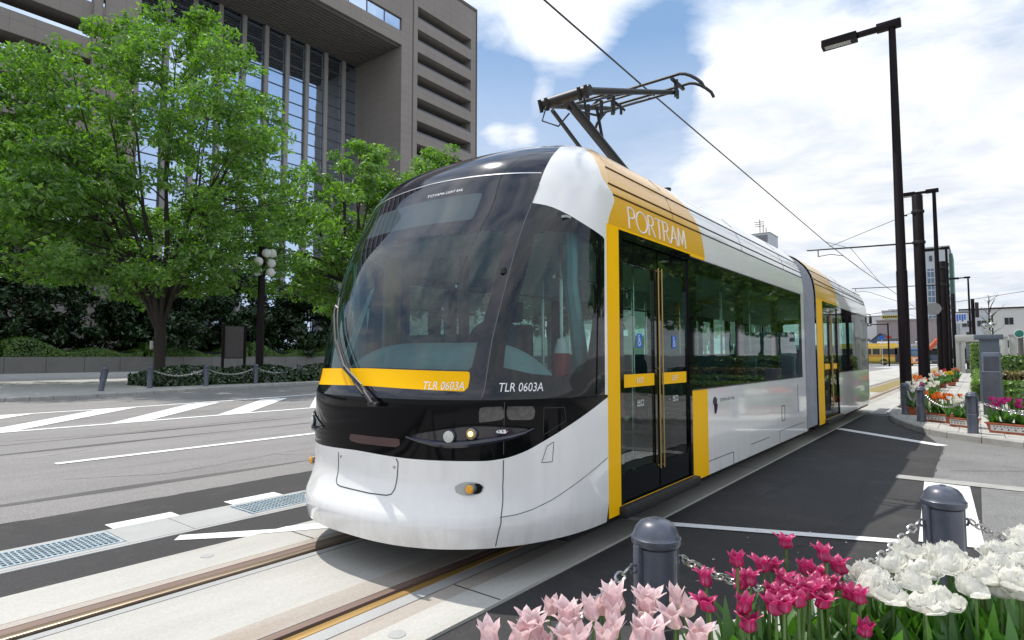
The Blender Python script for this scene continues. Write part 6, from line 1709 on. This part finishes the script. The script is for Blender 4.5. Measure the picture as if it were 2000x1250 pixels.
# ------------------------------------------------------------------ garden objects on the right
M['monument'] = mat('blue grey stone', (.125, .150, .190), .55, var=.08, vscale=5, fine=.06, fscale=120)
M['slab'] = mat('dark slate slab', (.070, .075, .095), .4, var=.15, vscale=6, fine=.1, fscale=120)
t = thing('stone_pillar', 'tall blue-grey stone pillar with an overhanging cap beside the path', 'pillar', (.26, 20.5, .1))
p = MB(); p.add([(.02, 20.5, .1), (.52, 20.5, .1), (.52, 21.0, .1), (.02, 21.0, .1), (.05, 20.52, 1.84), (.47, 20.52, 1.84), (.47, 20.98, 1.84), (.05, 20.98, 1.84)], [(0, 1, 5, 4), (1, 2, 6, 5), (2, 3, 7, 6), (3, 0, 4, 7)]); p.build('shaft', M['monument'], t, 0)
MB().box(-.06, .56, 20.42, 21.08, 1.84, 1.97, bev=.012).build('cap', M['monument'], t)
t = thing('stone_slab', 'middle blue-grey upright slab with a rounded top in front of the pillar', 'stone slab', (.26, 18.6, .1))
MB().box(.08, .44, 18.6, 18.8, .1, 1.48, bev=.03).build('stone', M['monument'], t)
MB().box(.115, .405, 18.592, 18.6, .3, 1.38).build('panel', M['slab'], t, 0)
t = thing('stone_slab', 'dark inscribed upright slab standing nearest, behind the slab bollard', 'stone slab', (.21, 16.6, .1))
MB().box(.06, .37, 16.6, 16.72, .1, 1.04, bev=.008).build('stone', M['slab'], t)
MB().box(.05, .38, 16.59, 16.73, 1.035, 1.055, bev=.005).build('top_edge', M['monument'], t)
ins = MB()
for k in range(9):
    for q in range(7):
        if (k * 7 + q * 3) % 5: ins.box(.10 + q * .034, .122 + q * .034, 16.594, 16.5985, .95 - k * .045, .968 - k * .045)
ins.build('inscription', mat('worn inscription', (.10, .105, .125), .6), t, 0)
# shelter with glass sides and a bicycle
M['shelter'] = mat('pale concrete', (.52, .52, .50), .7, var=.05)
t = thing('bicycle_shelter', 'pale concrete shelter with dark glass beyond the path', 'shelter', (-.2, 55, .1))
s = MB(); s.box(-1.25, 1.2, 54.6, 60, 2.45, 2.92, bev=.02); s.build('roof', M['shelter'], t)
for x in (-1.15, -.82, 1.0): MB().box(x - .10, x + .10, 54.7, 54.95, .1, 2.45).build('post', M['shelter'], t, 0)
MB().box(-1.2, -1.0, 59.5, 59.7, .1, 2.45).build('post', M['shelter'], t, 0)
g = MB(); g.box(-.70, .9, 59.4, 59.44, .3, 2.45); g.build('glass_screen', M['winglass'], t, 0)
MB().box(-.9, 1.0, 54.8, 55.0, .1, .42).build('plinth', M['kerb'], t, 0)
t = thing('bicycle', 'bicycle parked inside the glass shelter', 'bicycle', (-.45, 56.5, .1))
for yy in (56.2, 57.25):
    w2 = MB(); w2.tube([(-.45, yy + .33 * cos(2 * pi * k / 24), .45 + .33 * sin(2 * pi * k / 24)) for k in range(24)], .022, 6, closed=True)
    for k in range(8): w2.tube([(-.45, yy, .45), (-.45, yy + .32 * cos(pi * k / 4), .45 + .32 * sin(pi * k / 4))], .004, 4)
    w2.build('wheel', M['steel'], t)
f = MB(); f.tube([(-.45, 56.2, .45), (-.45, 56.35, .95), (-.45, 56.85, .90), (-.45, 56.7, .45), (-.45, 56.4, .85)], .02, 6); f.tube([(-.45, 56.85, .9), (-.45, 57.25, .45), (-.45, 56.7, .45)], .016, 6); f.build('frame', M['steel'], t)
MB().tube([(-.70, 56.3, 1.08), (-.45, 56.35, 1.1), (-.20, 56.3, 1.08)], .016, 6).build('handlebar', M['steel'], t)
MB().box(-.53, -.37, 56.75, 57.0, .98, 1.04, bev=.02).build('saddle', M['dark'], t)
for x0, x1, y, zt_, lab in ((1.0, 1.26, 40, 2.33, 'pale grey concrete post right of the pillar, left of a pair'), (1.33, 1.63, 40.3, 2.45, 'pale grey concrete post right of the pillar, right of a pair')):
    t = thing('gate_post', lab, 'post', ((x0 + x1) / 2, y, .1), group='pale posts behind the hedges')
    MB().box(x0, x1, y, y + .3, .1, zt_, bev=.01).build('shaft', M['shelter'], t); MB().box(x0 - .03, x1 + .03, y - .03, y + .33, zt_, zt_ + .06).build('cap', M['shelter'], t, 0)
t = thing('round_mirror', 'round white-rimmed green mirror on a grey post at the right edge', 'mirror', (1.66, 38, .1))
MB().tube([(1.68, 38.1, .1), (1.68, 38.1, 2.3)], .11, 12).build('post', mat('weathered grey post', (.16, .15, .14), .8), t)
MB().lathe([(.0, .05), (.12, .04), (.21, .0), (.215, -.03), (.17, -.04)], (1.64, 38, 2.47), 24, axis='y').build('rim', M['letter'], t)
MB().lathe([(.0, -.055), (.10, -.05), (.17, -.04)], (1.64, 38, 2.47), 24, axis='y').build('face', mat('green mirror face', (.04, .26, .22), .2), t)
t = thing('sculpture', 'small pale sculpture with two silver spheres above the pillar', 'sculpture', (.55, 45, .1))
s = MB(); s.tube([(.55, 45, .1), (.55, 45, 2.3), (.50, 45, 2.9)], [.2, .2, .16], 12); s.build('body', M['shelter'], t)
for x, z in ((.38, 3.15), (.72, 3.2)):
    MB().ball((x, 45, z), .17, 14, 10).build('sphere', M['steel'], t)
tag(MB().tube([(.85, 50, .1), (.85, 50, 4.05)], .045, 8).build('thin_pole', mat('dark green pole', (.02, .045, .04), .5)), 'thin dark green pole beside the silver spheres', 'pole')

# ------------------------------------------------------------------ distant station front
M['pinkwall'] = tilewall('pinkish wall', (.36, .30, .31), (.34, .29, .30), (.26, .22, .23), 1.2, .5)
M['whitewall'] = mat('white wall', (.62, .63, .64), .7, var=.04)
M['greywall'] = mat('pale grey wall', (.47, .50, .53), .7, var=.06)
M['darkwin'] = mat('dark window', (.03, .035, .045), .1, var=0)
M['bluewin'] = mat('blue tinted glass', (.10, .16, .24), .1, var=.1)
def block(name, lab, x0, x1, y0, y1, z1, wall, wins=(), group=None, roof=None, z0=0):
    t = thing(name, lab, 'building', ((x0 + x1) / 2, y0, 0), 0, group)
    MB().box(x0, x1, y0, y1, z0, z1).build('wall', wall, t, 0)
    MB().box(x0 - .15, x1 + .15, y0 - .15, y1 + .15, z1, z1 + .25).build('roof', roof or M['kerb'], t, 0)
    for (a, b, c, d) in wins:
        f = MB(); f.box(a - .06, b + .06, y0 - .05, y0 + .02, c - .06, d + .06); f = f.build('window', M['whitewall'], t, 0)
        p = MB(); p.box(a, (a + b) / 2 - .02, y0 - .07, y0 - .04, c, d); p.box((a + b) / 2 + .02, b, y0 - .07, y0 - .04, c, d); p.build('pane', M['darkwin'], f, 0)
    return t
tw = thing('office_tower', 'distant grey high-rise with a green-edged side behind the lamp posts', 'building', (-8.8, 230, 0))
MB().box(-12.0, -5.9, 230, 246, 0, 35.4).build('wall', M['greywall'], tw, 0)
MB().box(-5.9, -5.0, 230.5, 246, 0, 33.5).build('side_fins', mat('green side fins', (.05, .13, .09), .5), tw, 0)
MB().box(-12.2, -5.6, 229.8, 246, 35.4, 36.0).build('roof', M['kerb'], tw, 0)
w2 = MB(); w2.box(-11.6, -9.9, 229.9, 230, 2, 29); w2 = w2.build('glass_strip', M['bluewin'], tw, 0)
f = MB()
for k in range(14): f.box(-11.65, -9.85, 229.82, 229.9, 2 + k * 2.0, 2.3 + k * 2.0)
f.box(-10.85, -10.7, 229.83, 229.9, 2, 29); f.build('frame', M['greywall'], w2, 0)
for k in range(13):
    MB().box(-9.3, -6.0, 229.9, 230, 3 + k * 2.2, 4.1 + k * 2.2).build('window', M['bluewin'] if k % 3 else M['darkwin'], tw, 0)
MB().box(-11.0, -10.2, 229.8, 229.95, 31.5, 33.2).build('emblem', M['slab'], tw, 0)
st_ = block('rooftop_block', 'distant pale building top with aerials showing above the tram roof', -57, -51.3, 200, 210, 41, M['greywall'])
for x, z in ((-54.5, 46), (-52.6, 43), (-53.5, 44)): MB().tube([(x, 201, 41), (x, 201, z)], .12, 6).build('aerial', M['dark'], st_)
MB().box(-56, -52, 199.8, 200, 38.2, 40.4).build('roof_sign', mat('grey roof sign', (.16, .17, .18), .6), st_, 0)
for k in range(3): MB().box(-56.2, -53.2, 200.9, 201.1, 43.6 + k * .7, 43.75 + k * .7).build('aerial', M['dark'], st_, 0)
pk = block('pink_building', 'pinkish windowless building with a yellow sign on its roof, left of the lamp posts', -17, -6.6, 150, 165, 8.9, M['pinkwall'], [(-12.6, -11.6, 6.3, 6.9)])
sg_ = MB(); sg_.box(-15.9, -12.3, 149, 149.2, 9.3, 10.0); sg_ = sg_.build('roof_sign', mat('yellow roof sign', (.62, .46, .05), .5), pk, 0)
f = MB()
for k in range(9): f.box(-15.7 + k * .38, -15.45 + k * .38, 148.95, 149, 9.45, 9.85)
f.build('sign_marks', M['dark'], sg_, 0)
block('white_building', 'white building at the left end of the distant row, just beyond the tram', -21, -17.05, 160, 170, 10.4, M['whitewall'])
block('roof_block', 'small grey plant room on the distant row', -17.6, -14.6, 166, 172, 11.9, M['greywall'])
gm = block('long_building', 'long low grey building in the distance behind the masts', -9.2, 3, 152, 165, 8.2, M['greywall'], [(-8.9 + k * 1.25, -8.0 + k * 1.25, 4.0, 5.2) for k in range(9)])
block('stepped_building', 'stepped grey building with dark roof in the distance, left of the white one', -2.6, 2.6, 151, 163, 10.6, M['greywall'], [(-2.2, -.6, 7.2, 8.4), (.2, 1.6, 7.2, 8.4)], roof=M['dark'])
sb = thing('billboard', 'small blue and white billboard on the distant building', 'billboard', (-2.0, 148, 0))
MB().box(-3.2, -1.4, 148, 148.2, 7.8, 9.9).build('board', M['whitewall'], sb, 0)
f = MB()
for k in range(4): f.box(-3.0 + k * .4, -2.75 + k * .4, 147.93, 148, 8.2 + .3 * (k % 2), 9.6)
f.build('bars', M['bluesign'], sb, 0)
block('white_house', 'pale grey flat-roofed building at the right edge with one small window', 1.95, 22, 120, 135, 8.7, M['shelter'], [(3.52, 4.6, 6.2, 7.3), (6.2, 7.3, 6.2, 7.3), (3.6, 4.8, 2.6, 3.8)], roof=M['dark'])
gh = thing('gabled_hall', 'low dark gabled roof of a glazed hall beyond the bus', 'building', (-15.3, 140, 0))
MB().add([(-17, 140, 2.5), (-13.6, 140, 2.5), (-13.6, 140, 4.3), (-15.3, 140, 5.8), (-17, 140, 4.3), (-17, 148, 2.5), (-13.6, 148, 2.5), (-13.6, 148, 4.3), (-15.3, 148, 5.8), (-17, 148, 4.3)], [(0, 1, 2, 3, 4), (5, 6, 7, 8, 9)]).build('wall', M['bluewin'], gh, 0)
MB().add([(-17.3, 139.6, 4.2), (-15.3, 139.6, 5.95), (-15.3, 148, 5.95), (-17.3, 148, 4.2), (-13.3, 139.6, 4.2), (-13.3, 148, 4.2)], [(0, 1, 2, 3), (1, 4, 5, 2)]).build('roof', M['dark'], gh, 0)
dk_ = thing('parking_deck', 'dark raised parking deck across the end of the street', 'parking deck', (-9, 120, 0))
MB().box(-40, 3, 119, 131, 2.55, 2.95).build('deck', M['kerb'], dk_, 0)
MB().box(-40, 3, 118.9, 119.05, 2.95, 3.35).build('parapet', M['greywall'], dk_, 0)
for k in range(9): MB().box(-38 + k * 5, -37.6 + k * 5, 119.2, 119.6, 0, 2.55).build('column', M['kerb'], dk_, 0)
MB().box(-40, 3, 130.8, 131, 0, 2.55).build('back_wall', M['darkwin'], dk_, 0)

# vehicles far down the street
M['rubberf'] = M['rubber']
def car(name, lab, cat, loc, rz, paint, L=4.3, W_=1.7, H_=1.45, grp='cars in the distance', van=False):
    t = thing(name, lab, cat, loc, rz, grp, world=False)
    b = MB(); h0 = .28; hb = .82 if not van else .95
    sec = [(-L / 2, h0 + .15, hb - .12), (-L / 2 + .12, h0, hb), (L / 2 - .12, h0, hb - .03), (L / 2, h0 + .15, hb - .2)]
    for i in range(len(sec) - 1):
        (xa, za, ya), (xb, zb, yb) = sec[i], sec[i + 1]; k = W_ / 2
        b.add([(xa, -k, za), (xb, -k, zb), (xb, -k, yb), (xa, -k, ya), (xa, k, za), (xb, k, zb), (xb, k, yb), (xa, k, ya)], [(0, 1, 2, 3), (4, 7, 6, 5), (3, 2, 6, 7), (0, 4, 5, 1)])
    b.add([(-L / 2, -W_ / 2, h0 + .15), (-L / 2, W_ / 2, h0 + .15), (-L / 2, W_ / 2, hb - .12), (-L / 2, -W_ / 2, hb - .12)], [(0, 1, 2, 3)]); b.add([(L / 2, -W_ / 2, h0 + .15), (L / 2, W_ / 2, h0 + .15), (L / 2, W_ / 2, hb - .2), (L / 2, -W_ / 2, hb - .2)], [(0, 1, 2, 3)])
    b.build('body', paint, t, 30)
    c = MB(); f0, f1 = (-.42 * L, .30 * L); g0, g1 = (-.36 * L, .10 * L) if not van else (-.42 * L, .22 * L); k = W_ / 2 - .05; k2 = W_ / 2 - .18
    P = [(f0, -k, hb), (f1, -k, hb), (g1, -k2, H_), (g0, -k2, H_), (f0, k, hb), (f1, k, hb), (g1, k2, H_), (g0, k2, H_)]
    c.add(P, [(0, 1, 2, 3), (4, 7, 6, 5), (1, 5, 6, 2), (0, 3, 7, 4)]); c.build('window', M['darkwin'], t, 0)
    MB().box(g0, g1, -k2 - .01, k2 + .01, H_ - .02, H_ + .04, bev=.015).build('roof', paint, t)
    for x in (-L * .31, L * .31):
        for y in (-1, 1): MB().lathe([(.31, -.09), (.31, .09), (.2, .1), (0, .1)], (x, y * (W_ / 2 - .08), .31), 16, axis='y').build('wheel', M['rubber'], t)
    for y in (-1, 1):
        MB().ball((L / 2 - .01, y * W_ * .36, hb - .32), .10, 8, 6, (.4, 1.3, .8)).build('headlight', M['lens'], t)
        MB().ball((-L / 2 + .01, y * W_ * .38, hb - .28), .09, 8, 6, (.4, 1, 1.2)).build('tail_light', M['redlens'], t)
    return t
cp = lambda n, c: mat(n, c, .25, var=.03, coat=.6)
car('parked_car', 'dark grey car between the second mast and the thin lamp post', 'car', (-4.75, 100, .01), radians(-80), cp('dark car paint', (.03, .035, .045)))
car('parked_car', 'white van glimpsed between the lamp posts in the distance', 'van', (-3.7, 106, .01), radians(-85), cp('white car paint', (.7, .7, .7)), 4.4, 1.7, 1.9, van=True)
car('parked_car', 'blue-grey car in the distance right of the garden pillar', 'car', (2.6, 62, .1), radians(0), cp('blue car paint', (.10, .13, .20)))
for k, (x, c, lab) in enumerate(((-15.6, (.7, .7, .7), 'white car on the parking deck, leftmost of the row'), (-12.7, (.68, .68, .68), 'white car on the parking deck, second from the left'), (-11.0, (.5, .5, .52), 'silver car on the parking deck beside the tall lamp post'), (-7.2, (.7, .7, .68), 'white car on the parking deck between the masts'), (-4.0, (.7, .7, .68), 'white car on the parking deck right of the masts'))):
    car('parked_car', lab, 'car', (x, 121.5, 2.96), radians(90), cp('deck car paint %d' % k, c), grp='cars on the parking deck')
t = thing('minibus', 'orange and blue minibus with a red emblem, seen between the first two masts', 'minibus', (-6.3, 95, 0))
MB().box(-7.15, -5.5, 95, 100, .35, 1.25, bev=.08).build('body', mat('orange bus paint', (.72, .28, .03), .3, coat=.5), t)
MB().box(-7.1, -5.55, 95.05, 99.9, 1.25, 2.05, bev=.08).build('window', M['bluewin'], t); MB().box(-7.12, -5.53, 95.02, 99.95, 2.05, 2.3, bev=.06).build('roof', mat('blue roof paint', (.05, .14, .34), .3), t)
for x in (-6.95, -5.7): MB().lathe([(.35, -.1), (.35, .1), (0, .11)], (x, 96, .35), 14, axis='x').build('wheel', M['rubber'], t)
MB().box(-6.75, -5.9, 94.95, 95.0, .55, 1.1).build('emblem_panel', M['whitewall'], t, 0); e = MB(); e.ball((-6.3, 94.94, .82), .2, 10, 6, (1, .1, 1)); e.tube([(-6.55, 94.94, .65), (-6.05, 94.94, 1.0)], .05, 6); e.build('emblem', mat('red emblem', (.45, .04, .03), .5), t)
M['buspaint'] = mat('yellow bus paint', (.72, .47, .05), .3, coat=.5)
t = thing('bus', 'long yellow bus crossing the end of the street', 'bus', (-11, 100, 0))
MB().box(-17.5, -8.2, 100, 102.5, .35, 2.95, bev=.12).build('body', M['buspaint'], t)
for k in range(8): 
    f = MB().box(-17.2 + k * 1.05, -16.3 + k * 1.05, 99.96, 100.02, 1.55, 2.40, bev=.0).build('window', M['darkwin'], t, 0)
MB().box(-17.5, -8.2, 99.97, 100.02, 1.28, 1.42).build('stripe', M['terra'], t, 0)
MB().box(-9.2, -8.4, 99.96, 100.02, .45, 2.5).build('door', M['darkwin'], t, 0)
MB().box(-16.8, -9.0, 100.2, 102.3, 2.95, 3.15, bev=.05).build('roof_unit', M['buspaint'], t)
MB().box(-17.4, -8.3, 99.975, 100.02, .36, .62).build('skirt', mat('olive skirt', (.25, .24, .03), .5), t, 0)
for x in (-15.6, -10.6): MB().lathe([(.48, -.12), (.48, .05), (.3, .06), (0, .06)], (x, 100.1, .48), 18, axis='y').build('wheel', M['rubber'], t)

# signals and signs far down the street
t = thing('traffic_signal', 'dark traffic signal pole with an arm to the left, in front of the bus', 'traffic signal', (-8.95, 90, 0))
MB().tube([(-8.95, 90, 0), (-8.95, 90, 5.6)], .09, 8).build('pole', M['pole'], t); MB().tube([(-8.95, 90, 5.45), (-10.9, 90, 5.45)], .06, 8).build('arm', M['pole'], t)
h = MB(); h.box(-11.9, -10.8, 89.9, 90.1, 5.25, 5.65, bev=.03); h = h.build('signal_head', M['dark'], t)
for k in range(3): MB().lathe([(.13, 0), (.13, -.05), (0, -.06)], (-11.7 + k * .35, 89.9, 5.45), 12, axis='y').build('lens', M['lens'] if k else M['bluewin'], h)
t = thing('traffic_signal', 'vertical signal with a red light beside the thin lamp post', 'traffic signal', (-2.35, 62, 0))
MB().tube([(-2.35, 62, 0), (-2.35, 62, 5.0)], .07, 8).build('pole', M['pole'], t)
h = MB(); h.box(-2.55, -2.20, 61.85, 62.05, 3.3, 4.5, bev=.03); h = h.build('signal_head', M['dark'], t)
for k in range(3): MB().lathe([(.12, 0), (.12, -.05), (0, -.06)], (-2.38, 61.85, 3.5 + k * .37), 12, axis='y').build('lens', mat('red signal', (.6, .03, .03), .3, emit=(1, .05, .03, .8)) if k == 2 else M['darkwin'], h)
t = thing('signal_disc', 'round grey sign back on the thin lamp post', 'sign', (-1.7, 35.9, 4.7))
MB().lathe([(0, -.015), (.31, -.015), (.31, .015), (0, .015)], (-1.62, 36.0, 3.72), 28, axis='y').build('disc', mat('grey sign back', (.30, .29, .29), .5, metal=.3), t)
MB().box(-1.75, -1.25, 36.02, 36.08, 3.67, 3.77).build('bracket', M['dark'], t, 0)
t = thing('equipment_pole', 'dark pole with switch boxes under the farthest street lamp', 'pole', (-.45, 79.2, 0))
MB().tube([(-.2, 79.2, 0), (-.2, 79.2, 7.4)], .16, 12).build('pole', M['pole'], t)
MB().box(-.02, .30, 79.0, 79.3, 5.4, 7.0, bev=.02).build('switch_box', M['dark'], t); MB().box(-.85, -.5, 79.0, 79.3, 2.6, 3.9, bev=.02).build('switch_box', M['dark'], t)
MB().tube([(-.2, 79.2, 6.0), (-2.6, 79.2, 6.05)], .06, 8).build('arm', M['dark'], t)
t = thing('road_sign', 'small round blue sign on a thin post near the bus', 'sign', (-9.9, 92, 0))
MB().tube([(-9.9, 92, 0), (-9.9, 92, 3.9)], .04, 6).build('post', M['steel'], t)
MB().lathe([(0, -.02), (.3, -.02), (.3, .02), (0, .02)], (-9.9, 91.93, 3.75), 18, axis='y').build('plate', M['bluesign'], t); MB().box(-9.45, -8.75, 91.9, 91.96, 3.7, 3.95).build('red_plate', mat('red plate', (.45, .03, .03), .5), t, 0)
t = thing('red_arch', 'orange-red curved pipe sculpture beside the distant lamp post', 'sculpture', (-4.0, 88, 0))
MB().tube([(-4.6 + 1.0 * sin(a_ / 10 * pi * .6), 88, 2.2 + 1.3 * sin(a_ / 10 * pi * .55)) for a_ in range(11)], .28, 10).build('pipe', mat('orange red paint', (.5, .10, .04), .5), t)
MB().tube([(-3.7, 88, 0), (-3.7, 88, 3.2)], .12, 8).build('support', M['dark'], t)
